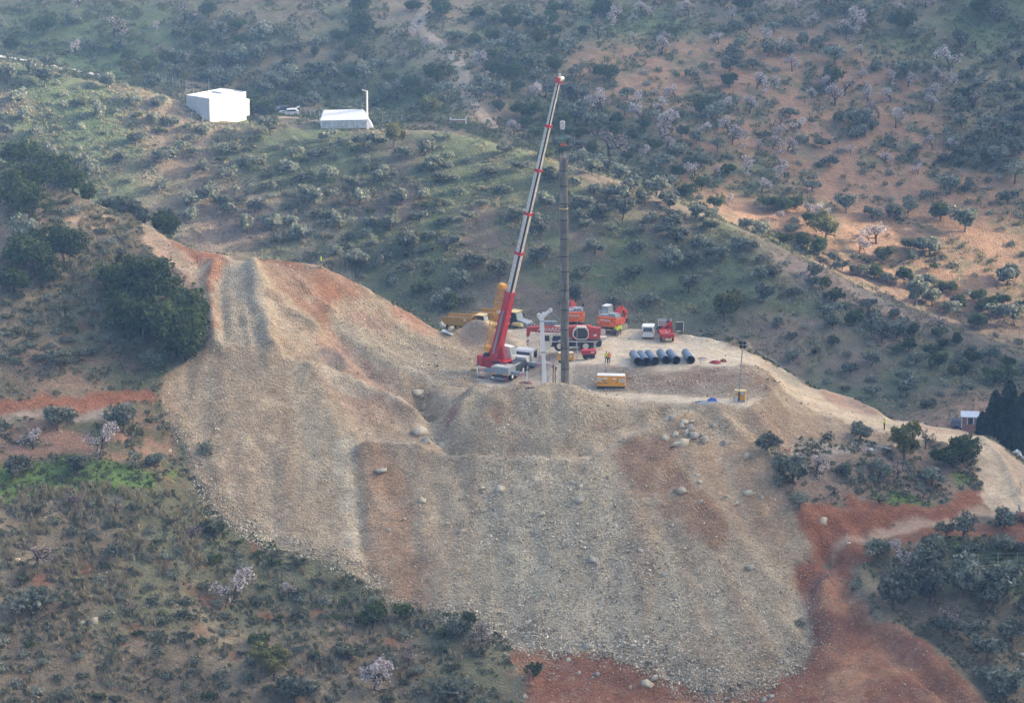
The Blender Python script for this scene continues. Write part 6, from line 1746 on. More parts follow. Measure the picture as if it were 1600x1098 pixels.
# ------------------------------------------------------------------ generators, compressor, light tower
def skid_box(name, label, cat, loc, rz, L, Wd, Hh, mat, roof):
    t = thing(name, label, cat, loc, rz)
    MB().box((0, 0, .14), (L * .98, Wd * .96, .28)).build('skid_base', 'dark', t)
    b = MB().prism([(-L / 2, .28), (L / 2, .28), (L / 2, Hh - .06), (L / 2 - .06, Hh), (-L / 2 + .06, Hh), (-L / 2, Hh - .06)], -Wd / 2, Wd / 2).build('housing', mat, t)
    MB().box((0, 0, Hh + .015), (L * .97, Wd * .95, .04)).build('roof_panel', roof, t)
    return t, b
g = on_ground(955, 608)
gt, gbx = skid_box('generator_set', 'large yellow generator set with white name plates at the pit wall foot', 'generator', (g.x, g.y + .75, gz(g.x, g.y + .4) + .02), R(-5), 3.95, 1.5, 1.75, 'gen_yellow', 'white')
for x_ in (-1.55, 1.55):
    p_ = MB().box((x_, -.77, 1.25 if x_ < 0 else 1.15), (.72, .03, .46)).build('name_plate', 'white', gbx)
    lettering('lettering', 'ELR', .34, (x_, -.79, 1.25 if x_ < 0 else 1.15), (math.pi / 2, 0, 0), 'dark', p_)
MB().box((-.75, -.765, 1.4), (.5, .02, .26)).box((.5, -.765, 1.35), (.5, .02, .2)).build('white_label', 'cream', gbx)
for k, (x_, z_) in enumerate([(-1.55, .68), (-.75, .72), (-.95, 1.05)]):
    MB().box((x_, -.765, z_), (.6, .02, .14)).build('vent', 'wood', gbx)
for x_ in (-.35, .15, .9):
    MB().box((x_, -.765, 1.02), (.1, .03, .1)).build('latch', 'dark', gbx)
MB().box((.85, -.765, .9), (.06, .02, .32), 0, .5).build('latch', 'dark', gbx)
MB().box((1.995, -.5, 1.0), (.03, .3, 1.2)).build('white_edge', 'white', gbx)
g = on_ground(886, 566)
g2, b2 = skid_box('small_generator', 'small yellow generator partly hidden by the casing tube', 'generator', (g.x - .15, g.y + .9, gz(g.x, g.y + .9)), R(3), 2.15, 1.0, 1.35, 'gen_yellow', 'cream')
MB().box((.7, -.515, .9), (.25, .02, .4)).build('door', 'cream', b2)
g = on_ground(920, 561)
cp = thing('compressor', 'red compressor on a dark wheeled frame behind the pit edge', 'compressor', (g.x, g.y + .4, gz(g.x, g.y + .4)), R(4))
MB().box((0, 0, .45), (1.7, .9, .45)).build('frame', 'dark', cp)
MB().prism([(-1.05, .75), (1.0, .75), (1.05, 1.2), (.9, 1.32), (-.9, 1.32), (-1.05, 1.2)], -.5, .5).build('cover', 'crane_red', cp)
MB().box((.5, -.515, 1.05), (.5, .03, .2)).build('white_panel', 'white', cp)
for x_ in (-.5, .5):
    wheel(cp, (x_, -.45, .28), .28, .16, 'dark'); wheel(cp, (x_, .45, .28), .28, .16, 'dark')
g = on_ground(901.5, 563)
o = thing('slim_mast', 'thin grey mast with a small foot right of the casing tube', 'mast', (g.x, g.y, g.z))
MB().tube((0, 0, 0), (.02, .1, 6.0), .045, .03, 6).build('pole', 'steel', o)
MB().box((.15, 0, .06), (.9, .3, .12)).tube((0, 0, .1), (.5, 0, .1), .04, n=6).build('foot', 'steel', o)
for k in range(3):
    MB().box((.03, -.05, 1.4 + .32 * k), (.12, .05, .13)).build('clip', 'white', o)
# light tower
g = on_ground(1157, 628)
lt_ = thing('light_tower', 'tall lighting tower with four black lamps on a yellow and white base', 'light tower', (g.x, g.y + .5, gz(g.x, g.y + .5)), R(-8))
MB().box((0, 0, .12), (1.35, .9, .2)).build('base_frame', 'grey_paint', lt_)
cb = MB().box((.22, 0, .85), (.85, .75, 1.25)).build('cabinet', 'gen_yellow', lt_)
MB().box((.22, -.39, 1.3), (.75, .03, .3)).build('white_panel', 'white', cb)
MB().box((.35, -.39, 1.05), (.2, .03, .18)).build('white_label', 'white', cb)
MB().box((-.48, 0, .9), (.5, .72, 1.1)).build('control_box', 'cream', lt_)
MB().box((-.48, -.38, 1.0), (.42, .03, .35)).build('yellow_panel', 'gen_yellow', lt_)
MB().box((-.15, -.2, .85), (.18, .5, 1.2)).build('mast_foot', 'dark', lt_)
MB().box((0, 0, 1.52), (1.6, 1.0, .06)).build('top_plate', 'pale_yellow', lt_)
MB().tube((-.12, -.1, 1.5), (.0, 0, 4.2), .11, n=8).tube((.0, 0, 4.0), (.12, 0, 6.4), .09, n=8).tube((.12, 0, 6.2), (.22, 0, 8.1), .075, n=8).build('mast', 'steel', lt_)
MB().box((.22, 0, 8.0), (.85, .06, .07)).build('crossbar', 'white', lt_)
for sx in (-.24, .28):
    for dz in (-.28, .25):
        l_ = MB().tube((.22 + sx, -.16, 8.0 + dz), (.22 + sx, .12, 8.0 + dz), .24, .13, 12).build('lamp', 'black', lt_)
for (sx, sy) in ((-.75, -.6), (.95, -.6), (-.75, .6), (.95, .6)):
    MB().tube((sx, sy, 0), (sx, sy, .55), .035, n=6).box((sx, sy, .03), (.18, .18, .05)).build('stabiliser', 'steel', lt_)
MB().box((-.55, -.62, .35), (.35, .05, .5)).build('warning_board', 'white', lt_)

# ------------------------------------------------------------------ loose bits about the site
def heap_cloth(name, label, cat, loc, L, Wd, h, mat, seed, rz=0.0):
    rng_ = np.random.default_rng(seed)
    n = 12
    V, F = [], []
    for j in range(n):
        for i in range(n):
            u, v_ = i / (n - 1) * 2 - 1, j / (n - 1) * 2 - 1
            e = max(0, 1 - (u * u + v_ * v_))
            V.append((u * L / 2 + rng_.normal() * .05, v_ * Wd / 2 + rng_.normal() * .05, e ** .6 * h * rng_.uniform(.55, 1.0) - .05))
    F = [(j * n + i, j * n + i + 1, (j + 1) * n + i + 1, (j + 1) * n + i) for j in range(n - 1) for i in range(n - 1)]
    F2 = [(i0, i1, i2, i3) for i0, i1, i2, i3 in F if (V[i0][0] / L * 2) ** 2 + (V[i0][1] / Wd * 2) ** 2 < 1.15]
    o = MB().add(V, F2).build(name, mat)
    md = o.modifiers.new('thick', 'SOLIDIFY'); md.thickness = .03
    o.location = loc; o.rotation_euler = (0, 0, rz)
    return tag(o, label, cat)
g = on_ground(1113, 626); heap_cloth('tarpaulin', 'crumpled blue tarpaulin left of the light tower', 'tarpaulin', (g.x, g.y, g.z), 1.4, 1.1, .55, 'blue', 1)
for i, (px, py, L, mt, rz, lb) in enumerate([(1110, 629, 2.6, 'steel', .05, 'long pale plank lying in front of the blue tarpaulin'), (1096, 628, 1.8, 'grey_paint', -.06, 'dark plank left of the blue tarpaulin'), (1104, 631, 2.4, 'tin', .02, 'lowest pale pipe below the blue tarpaulin'), (1099, 562, 1.0, 'white', -.2, 'short white board right of the pipes'), (699, 520, 1.7, 'tin', -.35, 'pale metal sheet leaning below the left dump truck'), (829, 607, 1.5, 'black', .25, 'black curved hose end at the mast foot')]):
    g = on_ground(px, py)
    o = MB().box((0, 0, .06), (L, .28 if i < 4 else .7 if i == 4 else .15, .12)).box((L * .1, .0, .15), (L * .7, .16, .07), .04).build('plank' if i != 4 else 'metal_sheet', mt)
    o.location = (g.x, g.y, gz(g.x, g.y)); o.rotation_euler = (0, 0 if i != 4 else .3, rz); tag(o, lb, 'plank' if i != 4 else 'sheet', 'planks and boards lying about' if i != 4 else None)
g = on_ground(1117, 567); heap_cloth('red_sheet', 'crumpled dark red sheet on the ground right of the pipes', 'sheet', (g.x, g.y, g.z), 1.7, 1.2, .45, 'red_cloth', 2, -.1)
g = on_ground(1098, 560); heap_cloth('brown_sheet', 'flat reddish sheet behind the white board', 'sheet', (g.x, g.y, g.z), 1.3, 1.0, .2, 'board_red', 3, .1)
g = on_ground(914, 606); heap_cloth('white_rag', 'crumpled white rag at the foot of the pit wall', 'rag', (g.x, g.y, g.z), .65, .5, .5, 'white', 4, .1)
g = on_ground(1130, 565); heap_cloth('earth_clod', 'small reddish heap of earth right of the red sheet', 'earth heap', (g.x, g.y, g.z), 1.0, .9, .5, 'board_red', 5)
# ------------------------------------------------------------------ people
def person(loc, rz, label, top, legs, pose='stand', helmet=None, boots='black', h=1.75, group='workers on the site'):
    """one continuous skinned body, clothed by region; +x is the way the person faces"""
    k = h / 1.75
    J = {}
    E = []
    def j(n, p, r, par=None):
        J[n] = (Vector(p) * k, r * k)
        if par:
            E.append((par, n))
    lean = .10 if pose == 'walk' else .0
    j('pelvis', (0, 0, .98), .155); j('waist', (.0 + lean * .4, 0, 1.12), .145, 'pelvis'); j('chest', (lean, 0, 1.36), .175, 'waist'); j('neck', (lean + .01, 0, 1.50), .062, 'chest')
    j('head0', (lean + .03, 0, 1.58), .085, 'neck'); j('head', (lean + .03, 0, 1.67), .102, 'head0'); j('crown', (lean + .02, 0, 1.735), .075, 'head'); j('nose', (lean + .135, 0, 1.645), .018, 'head')
    for s, n in ((1, 'l'), (-1, 'r')):
        step = (.22 if s > 0 else -.18) if pose == 'walk' else .02 * s
        j('hip' + n, (0, s * .10, .90), .105, 'pelvis'); j('knee' + n, (step * .6 + .03, s * .12, .50), .070, 'hip' + n); j('ankle' + n, (step, s * .12, .09), .050, 'knee' + n); j('toe' + n, (step + .17, s * .14, .04), .042, 'ankle' + n)
        j('sh' + n, (lean, s * .20, 1.42), .075, 'chest')
        if pose == 'akimbo':
            el, wr = (-.05, s * .40, 1.16), (.08, s * .22, 1.02)
        elif pose == 'bent':
            el, wr = (.05, s * .27, 1.14), (.28, s * .16, 1.16)
        else:
            el, wr = (lean - .03 - step * .3, s * .27, 1.14), (lean + .05 - step * .5, s * .27, .88)
        j('el' + n, el, .050, 'sh' + n); j('wr' + n, wr, .034, 'el' + n)
        d = (Vector(wr) - Vector(el)).normalized()
        j('palm' + n, tuple(Vector(wr) + d * .07), .032, 'wr' + n)
        for f, (oy, L) in enumerate(((-.03, .075), (-.01, .09), (.012, .085), (.03, .065))):
            q = Vector(wr) + d * (.07 + L) + Vector((.02, oy * .8, -.005 * f)); j('f%d%s' % (f, n), tuple(q), .010, 'palm' + n)
        j('th' + n, tuple(Vector(wr) + d * .07 + Vector((.045, -s * .03, 0))), .011, 'wr' + n)
    names = list(J); ix = {n: i for i, n in enumerate(names)}
    me = bpy.data.meshes.new('tmp_person'); me.from_pydata([J[n][0] for n in names], [(ix[a], ix[b]) for a, b in E], [])
    t = bpy.data.objects.new('tmp_person', me); COL.objects.link(t)
    sk = t.modifiers.new('skin', 'SKIN')
    for n in names:
        sv = me.skin_vertices[0].data[ix[n]]; sv.radius = (J[n][1], J[n][1]); sv.use_root = (n == 'pelvis')
    sub = t.modifiers.new('sub', 'SUBSURF'); sub.levels = 1; sub.render_levels = 1
    bpy.context.view_layer.update()
    body = bpy.data.meshes.new_from_object(t.evaluated_get(bpy.context.evaluated_depsgraph_get()))
    bpy.data.objects.remove(t)
    body.materials.clear()
    for mname in (legs, top, 'skin', boots, 'hair'):
        body.materials.append(M[mname])
    for p in body.polygons:
        c = p.center / k
        hand = abs(c.y) > .12 and any((c - J['palm' + n][0] / k).length < .12 for n in 'lr')
        p.material_index = 3 if c.z < .12 else 0 if c.z < .97 and not hand and abs(c.y) < .26 else 2 if hand else 1 if c.z < 1.485 else 4 if (c.z > 1.69 or (c.z > 1.56 and c.x < lean)) else 2
        p.use_smooth = True
    body.name = 'body'
    r_ = thing('person', label, 'person', loc, rz, group)
    o = bpy.data.objects.new('body', body); COL.objects.link(o); o.parent = r_
    if helmet:
        hm = MB(); n = 12
        hc = J['head'][0]
        V = []
        for a, (q, z_) in enumerate([(.15, 0), (.125, .01), (.12, .06), (.08, .105), (.02, .12)]):
            V += [(hc.x + math.cos(2 * math.pi * i / n) * q * k, math.sin(2 * math.pi * i / n) * q * k, hc.z + (.02 + z_) * k) for i in range(n)]
        F = [(a * n + i, a * n + (i + 1) % n, (a + 1) * n + (i + 1) % n, (a + 1) * n + i) for a in range(4) for i in range(n)] + [tuple(4 * n + i for i in range(n))]
        hm.add(V, F).build('helmet', helmet, r_, True)
    return r_
def stand(px, py):
    g = on_ground(px, py); return (g.x, g.y, gz(g.x, g.y))
person(stand(947.5, 567.5), R(70), 'worker in yellow-green jacket, left of the pair near the pit edge', 'hivis', 'navy')
person(stand(951.5, 568.5), R(100), 'worker in orange jacket and dark trousers near the pit edge', 'hivis_o', 'navy', 'bent', None, 'hivis_o')
person(stand(964, 526), R(80), 'worker in yellow jacket, left of the pair behind the excavator', 'hivis', 'navy', 'akimbo')
person(stand(968.5, 524), R(110), 'worker in yellow jacket, right of the pair behind the excavator', 'hivis', 'navy')
x, y, z = stand(501.5, 417); person((x, y, z), R(190), 'man in dark uniform and yellow vest standing on the bare red ridge', 'hivis', 'green_cloth')
x, y, z = stand(171, 325); person((x, y, z), R(-80), 'man in dark uniform and yellow vest on the left crest before bushes', 'hivis', 'green_cloth', 'bent')
person(stand(1382, 671), R(200), 'man in yellow vest and white helmet half hidden beside the dirt road', 'hivis', 'green_cloth', 'stand', 'white')
person(stand(1566, 809), R(20), 'man in red helmet beside the grey drum at the lower right', 'cream', 'navy', 'bent', 'stripe_red', group='men at the lower right')
person(stand(1593, 806), R(180), 'man in white helmet stooping beside the rusty culvert pipe', 'grey_paint', 'navy', 'walk', 'white', group='men at the lower right')
# ------------------------------------------------------------------ buildings and things on the middle hill
c0 = Vector(P(328, 187, 686.0))
rz = math.atan2(7.7, 6.5)
wb = thing('white_building', 'plain white flat-roofed building on the left hill crest', 'building', (c0.x, c0.y, c0.z), rz)
LW, WW, HH = 10.0, 6.3, 3.85
MB().box((LW / 2, WW / 2, HH / 2 - .75), (LW, WW, HH + 1.5)).build('wall', 'wall_white', wb)
rf_ = MB().box((LW / 2, WW / 2, HH + .04), (LW + .1, WW + .1, .1)).build('roof', 'wall_white', wb)
MB().box((LW * .75, WW * .6, HH + .2), (3.2, 2.6, .3)).build('roof_hatch', 'wall_white', rf_)
pp = MB()
for a, b, c, d in ((LW / 2, .06, LW, .12), (LW / 2, WW - .06, LW, .12), (.06, WW / 2, .12, WW - .26), (LW - .06, WW / 2, .12, WW - .26)):
    pp.box((a, b, HH + .16), (c, d, .16))
pp.build('parapet', 'wall_white', rf_)
MB().box((LW + .5, .9, .9), (1.0, 1.6, 3.2)).build('annex', 'wall_white', wb)
for i in range(1, 5):
    MB().box((LW * i / 5, -.012, HH / 2), (.05, .03, HH - .2)).build('panel_seam', 'concrete', wb)
for i in range(1, 3):
    MB().box((-.012, WW * i / 3, HH / 2), (.03, .05, HH - .2)).build('panel_seam', 'concrete', wb)
MB().box((LW * .68, -.02, .95), (1.1, .05, 2.1)).build('door', 'tin', wb)
MB().tube((LW * .62, WW, HH), (LW * .62, WW, HH + 2.6), .035, n=5).build('aerial', 'steel', wb)
def fence(name, label, post_px, depth_y, h, wires=4, grp=None):
    pts_ = []
    for i, q in enumerate(post_px):
        if depth_y is None:
            g = on_ground(*q)
        else:
            yv = depth_y + (q[2] if len(q) > 2 else 0)
            g = Vector(P(q[0], q[1], yv)); g.z = gz(g.x, yv)
        pts_.append(g)
    r_ = thing(name, label, 'fence', tuple(pts_[0]))
    for g in pts_:
        MB().tube(g - pts_[0] - Vector((0, 0, .2)), g - pts_[0] + Vector((0, 0, h)), .05, n=6).build('post', 'steel', r_)
    for w in range(wires):
        mb_ = MB()
        zz_ = h * (.15 + .8 * w / max(1, wires - 1))
        for a, b in zip(pts_[:-1], pts_[1:]):
            mb_.tube(a - pts_[0] + Vector((0, 0, zz_)), b - pts_[0] + Vector((0, 0, zz_)), .012, n=3)
        mb_.build('wire', 'steel', r_)
    return r_
fence('wire_fence', 'wire fence on slim posts at the foot of the white building', [(300,190), (317,194), (333,190), (349,186), (364,183), (380,180)], None, 1.9)
fence('wire_fence', 'wire fence climbing the crest left of the white building', [(247,128), (259,131), (270,134), (281,138), (291,141), (302,146)], None, 2.0)
fence('wire_fence', 'wire fence between the parked cars and the white tent', [(470,182), (478,183), (485,184), (492,185), (499,187)], None, 1.7)
fence('wire_fence', 'wire fence with braced posts right of the white tent', [(598,192), (612,193), (621,194), (628,192)], None, 1.7)
fence('wire_fence', 'vineyard-like wire fence on tall posts among the lower right olives', [(1404,914), (1436,907), (1466.5,903), (1497,895), (1528,889), (1559,886), (1589,886), (1620,884)], None, 2.1)
# tent
t0_ = Vector(P(500, 188, 687.0)); t0_.z = gz(t0_.x, 687.0)
tn = thing('tent', 'long white ridge tent with grey side walls on the hill crest', 'tent', tuple(t0_), R(6))
TL, TW = 9.4, 5.0
roof = MB()
roof.add([(0, 0, 1.6), (TL, 0, 1.6), (TL - .9, TW / 2, 3.2), (.9, TW / 2, 3.2), (0, TW, 1.6), (TL, TW, 1.6), (0, 0, 1.52), (TL, 0, 1.52), (TL - .9, TW / 2, 3.1), (.9, TW / 2, 3.1), (0, TW, 1.52), (TL, TW, 1.52)],
         [(0, 1, 2, 3), (3, 2, 5, 4), (7, 6, 9, 8), (8, 9, 10, 11), (0, 3, 9, 6), (3, 4, 10, 9), (2, 1, 7, 8), (5, 2, 8, 11), (1, 0, 6, 7), (4, 5, 11, 10)])
roof.build('roof', 'canvas', tn)
MB().box((TL / 2, .10, .75), (TL - .5, .06, 1.6)).build('side_wall', 'tent_wall', tn)
MB().box((TL / 2, TW - .10, .75), (TL - .5, .06, 1.6)).build('side_wall', 'tent_wall', tn)
MB().add([(.3, .1, 0), (.3, TW - .1, 0), (.3, TW - .1, 1.55), (.85, TW / 2, 3.05), (.3, .1, 1.55), (.36, .1, 0), (.36, TW - .1, 0), (.36, TW - .1, 1.55), (.91, TW / 2, 3.05), (.36, .1, 1.55)], [(0, 1, 2, 3, 4), (9, 8, 7, 6, 5)]).build('gable', 'canvas', tn)
MB().add([(TL - .3, .1, 0), (TL - .3, TW - .1, 0), (TL - .85, TW / 2, 3.05), (TL + .9, .1, 0), (TL + .9, TW - .1, 0)], [(0, 2, 3), (1, 4, 2), (3, 2, 4)]).build('end_flap', 'canvas', tn)
MB().tube((.25, TW / 2, 2.1), (.36, TW / 2, 2.1), .35, n=14).build('vent', 'dark', tn)
for i in range(5):
    MB().tube((.2 + i * 2.2, .02, 0), (.2 + i * 2.2, .02, 1.6), .045, n=6).build('pole', 'white', tn)
# lamp post
g = Vector(P(573.5, 176, 690.5)); g.z = gz(g.x, 690.5)
lp = thing('street_lamp', 'white street lamp standing behind the tent', 'street lamp', tuple(g))
tp = Vector(P(573.5, 142, 690.5))
MB().tube((0, 0, 0), (0, 0, tp.z - g.z), .22, .17, 8).build('post', 'white', lp)
MB().loft((0, 0, tp.z - g.z - .1), (-.9, 0, tp.z - g.z + .15), .12, .1, .3, .14, (0, 1, 0)).build('lamp_head', 'white', lp)
# cars
def car(px, py, rz, label, mat, grp, hatch=False, sc=1.0):
    g = on_ground(px, py)
    c = thing('car', label, 'car', (g.x, g.y, gz(g.x, g.y)), rz, grp)
    c.scale = (sc,) * 3
    MB().prism([(-2.0, .35), (2.0, .35), (2.1, .7), (1.95, .88), (1.0, 1.0), (.45, 1.42), (-1.2, 1.48), (-1.95, 1.0), (-2.08, .7)], -.82, .82).build('body', mat, c)
    for s in (-1, 1):
        MB().prism([(.8, 1.02), (.4, 1.36), (-1.15, 1.40), (-1.6, 1.05)], s * .82 - .012, s * .82 + .012).build('side_window', 'glass', c)
        for x_ in (-1.25, 1.3):
            wheel(c, (x_, s * .74, .32), .32, .22, 'steel')
        MB().box((2.04, s * .6, .72), (.1, .3, .14)).build('headlight', 'glass_pale', c)
        MB().box((-2.05, s * .65, .8), (.08, .2, .2)).build('tail_lamp', 'stripe_red', c)
    MB().loft((.97, 0, 1.05), (.5, 0, 1.41), 1.4, .03, 1.3, .03, (0, 1, 0)).build('windscreen', 'glass', c)
    if hatch:
        MB().loft((-1.25, 0, 1.5), (-2.2, 0, 1.95), 1.4, .06, 1.4, .06, (0, 1, 0)).build('open_tailgate', mat, c)
    return c
car(452, 181, math.pi + .12, 'white hatchback with raised tailgate beside the leafy tree', 'white', 'cars near the tent', True)
car(441, 177, math.pi + .35, 'dark car just behind the white hatchback', 'dark', 'cars near the tent')
# low painted wall by the track
g = on_ground(716, 194)
lw = thing('low_wall', 'low brick wall with white coping beside the far track', 'wall', (g.x, g.y, gz(g.x, g.y)), .05)
MB().box((0, 0, .4), (3.4, .25, .9)).build('brickwork', 'brick', lw)
MB().box((0, 0, .92), (3.5, .32, .14)).build('coping', 'white', lw)
for x_ in (-1.6, 1.6):
    MB().box((x_, 0, .7), (.3, .34, 1.4)).build('pier', 'white', lw)
# brick shed by the road
sx = Vector(P(1502, 672, 600.0)); sz = gz(sx.x, 600.0)
top_z = P(1515, 650, 600.0)[2]
sh = thing('brick_shed', 'small brick shed with pale tin roof beside the conifers', 'shed', (sx.x, sx.y, sz), R(-6))
hh = top_z - sz
MB().box((1.45, 1.2, hh / 2 - .1), (2.9, 2.4, hh)).build('wall', 'brick', sh)
MB().box((1.45, 1.15, hh + .05), (3.2, 2.8, .14), 0, 0, .12).build('roof', 'tin', sh)
for i, x_ in enumerate((1.0, 2.05)):
    MB().box((x_, -.02, hh - .75), (.16, .08, 1.3)).build('pilaster', 'white', sh)
MB().box((1.52, -.015, hh - .8), (.75, .06, 1.1)).build('window', 'glass', sh)
MB().box((.02, -.02, hh - 1.0), (.2, .1, 2.0)).build('corner_post', 'white', sh)
car(1494, 668, R(-96), 'dark car parked left of the brick shed', 'dark', None, False)
# white covered stacks just past the road edge
for i, (px, py, L, lb) in enumerate([(1588, 731, 1.6, 'white covered bundle behind the road edge, left of the pair'), (1600, 734, 1.4, 'white covered bundle at the right picture edge behind the road')]):
    g = Vector(P(px, py, 503.0)); gg = gz(g.x, 503.0)
    o = heap_cloth('covered_bundle', lb, 'bundle', (g.x, g.y, max(g.z - .4, gg - .1)), L, 1.2, max(1.1, 0), 'white', 20 + i)
# lower right: drum and culvert
g = on_ground(1578, 811)
o = thing('steel_drum', 'grey ribbed drum lying beside the rusty culvert', 'drum', (g.x, g.y, gz(g.x, g.y) + .55), .1)
MB().tube((-.6, 0, 0), (.55, 0, 0), .55, n=20).build('drum_body', 'grey_paint', o, True)
for x_ in (-.3, .1, .4):
    MB().pipe((x_ - .03, 0, 0), (x_ + .03, 0, 0), .575, .54, 20).build('rib', 'grey_paint', o)
o = thing('culvert_pipe', 'big rusty culvert pipe at the lower right picture edge', 'pipe', (g.x + .75, g.y - .1, gz(g.x + 1, g.y) + .6), -.25)
MB().pipe((0, 0, 0), (3.2, 0, -.15), .62, .56, 22).build('pipe_wall', 'rust', o, True)
for x_ in (.05, 1.5, 3.0):
    MB().pipe((x_, 0, -.15 * x_ / 3.2), (x_ + .12, 0, -.15 * x_ / 3.2), .68, .6, 22).build('band', 'rust', o)
# fallen trunk, white drum, dead pale tree, dead twisted tree
a, b = on_ground(1349, 694), on_ground(1392, 703)
o = thing('fallen_log', 'pale fallen tree trunk lying along the grey path', 'log', tuple(a))
mid_ = (b - a) * .45 + Vector((0, 0, .1))
MB().tube((0, 0, .1), mid_, .08, .13, 8).tube(mid_, b - a + Vector((0, 0, .15)), .13, .17, 8).build('trunk', 'concrete', o)
MB().tube(mid_, mid_ + Vector((.5, -.4, .35)), .06, .03, 6).build('branch', 'concrete', o)
g = on_ground(1361, 705)
V, F = ico(2, 31, .0, (1, 1, 1)); o = MB().add([Vector(q) * .62 for q in V], [tuple(f) for f in F]).build('white_drum', 'white', None, True); o.location = (g.x, g.y, gz(g.x, g.y) + .22)
tag(o, 'small round white container below the fallen trunk', 'container')
for (px, py, hgt, mt, seed, lb) in [(1296, 772, 2.4, 'dark_bark', 3, 'dead twisted black tree above the red bank'), (1597, 772, 3.0, 'concrete', 8, 'pale dead sapling at the right edge beside the road')]:
    V, F, e = branches(seed, hgt, .7, 3, .11, .3, .34)
    o = thing('dead_tree', lb, 'dead tree', stand(px, py))
    t = bpy.data.objects.new('trunk', soup('trunk', V, F, None, M[mt])); COL.objects.link(t); t.parent = o
# tracks laid on the ground as ribbons
def ribbon(name, label, line, wdt, mat, lift=.06):
    w = march([p[0] for p in line], [p[1] for p in line])
    q = []
    for a, b in zip(w[:-1], w[1:]):
        n = max(1, int(np.hypot(*(b - a)[:2]) / 1.2))
        q += [a + (b - a) * i / n for i in range(n)]
    q = np.array(q + [w[-1]])
    for _ in range(3):
        q[1:-1, :2] = (q[:-2, :2] + 2 * q[1:-1, :2] + q[2:, :2]) / 4
    t = np.gradient(q[:, :2], axis=0); t /= np.linalg.norm(t, axis=1, keepdims=True)
    nrm_ = np.stack([-t[:, 1], t[:, 0]], -1)
    K = 7
    V = []
    for i in range(len(q)):
        for k in range(K):
            o_ = (k / (K - 1) - .5) * wdt * (1 + .15 * math.sin(i * 1.7 + k))
            x_, y_ = q[i, :2] + nrm_[i] * o_
            V.append((x_, y_, gz(x_, y_) + lift + (.05 if 0 < k < K - 1 else -.12)))
    F = [(i * K + k, i * K + k + 1, (i + 1) * K + k + 1, (i + 1) * K + k) for i in range(len(q) - 1) for k in range(K - 1)]
    o = MB().add(V, F).build(name, mat, None, True)
    o['kind'] = 'structure'; o['label'] = label
    return o
M['track_dirt'] = pm('track_dirt', (.30, .235, .165), .95, noise=.25, scale=.8)
ribbon('far_track', 'pale dirt track winding down the far gully', [(663, 13), (653, 30), (658, 47), (676, 63), (700, 80), (716, 97), (723, 117), (725, 143), (736, 163), (760, 187), (775, 203)], 2.8, 'track_dirt', .12)
ribbon('concrete_road', 'pale concrete road along the upper left crest', [(-30, 84), (0, 89), (20, 92), (53, 99), (87, 106), (120, 111), (153, 119)], 2.6, 'concrete', .2)
ribbon('tent_drive', 'pale drive running past the parked cars to the tent', [(430, 184), (455, 184), (475, 186), (498, 191), (520, 196), (545, 199)], 1.6, 'track_dirt', .15)
# ------------------------------------------------------------------ say which plant is which
LANDMARKS = [('crane tip', 873, 124), ('tent', 545, 178), ('white building', 335, 165), ('orange excavators', 930, 500), ('six pipes', 1035, 560), ('light tower', 1157, 590), ('brick shed', 1515, 655), ('white van', 1012, 520), ('left dump truck', 735, 500), ('ridge man', 501, 400),
 ('left crest man', 171, 315), ('concrete road', 75, 102), ('far track bend', 722, 117), ('grey drum', 1578, 805), ('fallen log', 1370, 698), ('bare channel', 375, 480), ('left red bank', 120, 635), ('scree foot', 1000, 1030), ('right gully', 1270, 900), ('lower fence', 1500, 885),
 ('top left corner', 0, 0), ('top right corner', 1600, 0), ('bottom left corner', 0, 1098), ('bottom right corner', 1600, 1098), ('top edge centre', 800, 0), ('right edge midpoint', 1600, 400), ('left edge midpoint', 0, 549), ('pale boulder pair', 138, 970), ('rock pile', 1075, 675), ('tube top', 880, 250), ('dead twisted tree', 1296, 770), ('orchard centre', 1330, 200), ('lower slope centre', 420, 960)]
SECT = ['right', 'lower right', 'below', 'lower left', 'left', 'upper left', 'above', 'upper right']
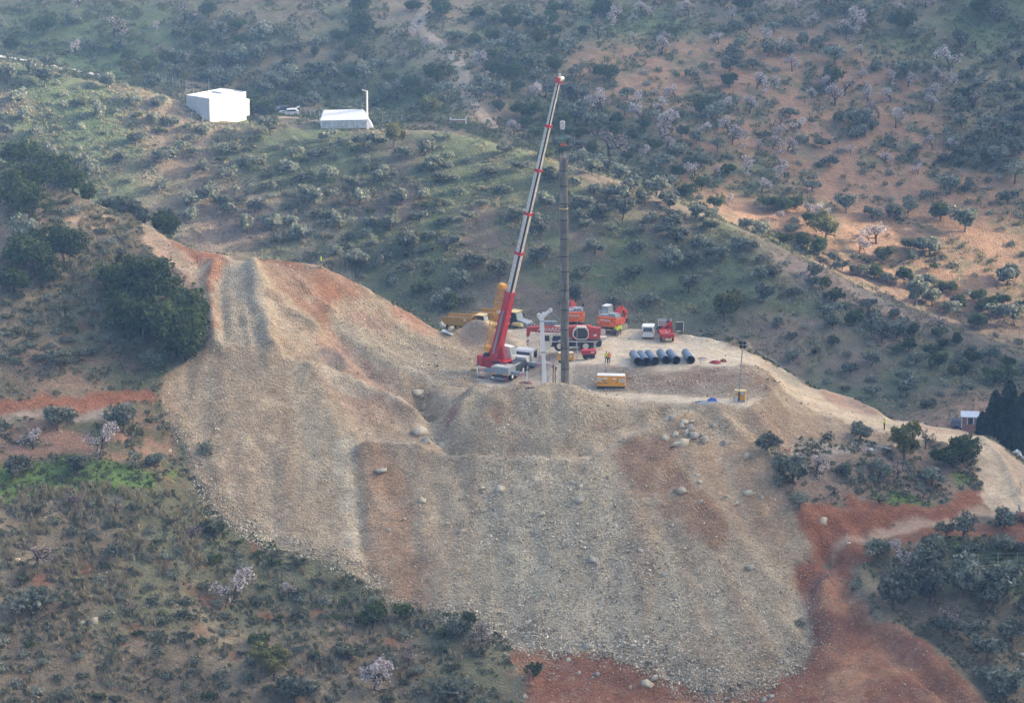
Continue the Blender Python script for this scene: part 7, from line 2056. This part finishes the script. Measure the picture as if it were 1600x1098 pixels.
ORD = ['nearest', 'second nearest', 'third nearest', 'fourth nearest', 'fifth nearest', 'sixth nearest', 'seventh nearest', 'eighth nearest', 'ninth nearest', 'tenth nearest'] + ['%dth nearest' % i for i in range(11, 60)]
rows = {}
for o, kind, px, py, w in PLANTS:
    best = min(LANDMARKS, key=lambda l: (l[1] - px) ** 2 + (l[2] - py) ** 2)
    a = math.atan2(py - best[2], px - best[1])
    sct = SECT[int(round(a / (math.pi / 4))) % 8]
    rows.setdefault((kind, best[0], sct), []).append((math.hypot(px - best[1], py - best[2]), o))
for (kind, lm, sct), lst in rows.items():
    lst.sort(key=lambda t: t[0])
    words = KINDS[kind][1]
    place = {'right': 'to the right of', 'left': 'to the left of', 'above': 'above', 'below': 'below'}.get(sct, 'to the %s of' % sct)
    for i, (d, o) in enumerate(lst):
        o['label'] = '%s, %s %s the %s' % (words, ORD[i], place, lm) if len(lst) > 1 else '%s, the only one %s the %s' % (words, place, lm)
# ------------------------------------------------------------------ haze
hz_min, hz_max = VC.min(0), VC.max(0)
bm = bmesh.new(); bmesh.ops.create_cube(bm, size=1.0)
me = bpy.data.meshes.new('haze'); bm.to_mesh(me); bm.free()
haze = bpy.data.objects.new('haze', me); COL.objects.link(haze)
lo = Vector((hz_min[0] - 3, hz_min[1] - 3, hz_min[2] - 1.0)); hi = Vector((hz_max[0] + 3, hz_max[1] + 3, max(CAM_Z, hz_max[2]) + 2))
haze.location = (lo + hi) / 2; haze.scale = hi - lo
mh = bpy.data.materials.new('haze'); mh.use_nodes = True
nt = mh.node_tree; nt.nodes.clear()
ou = nt.nodes.new('ShaderNodeOutputMaterial'); pv = nt.nodes.new('ShaderNodeVolumePrincipled')
pv.inputs['Color'].default_value = (.30, .56, 1.0, 1); pv.inputs['Density'].default_value = 0.00017; pv.inputs['Anisotropy'].default_value = .2
nt.links.new(pv.outputs[0], ou.inputs['Volume'])
me.materials.append(mh)
haze['kind'] = 'stuff'; haze['label'] = 'thin bluish haze filling the valley'; haze['category'] = 'haze'
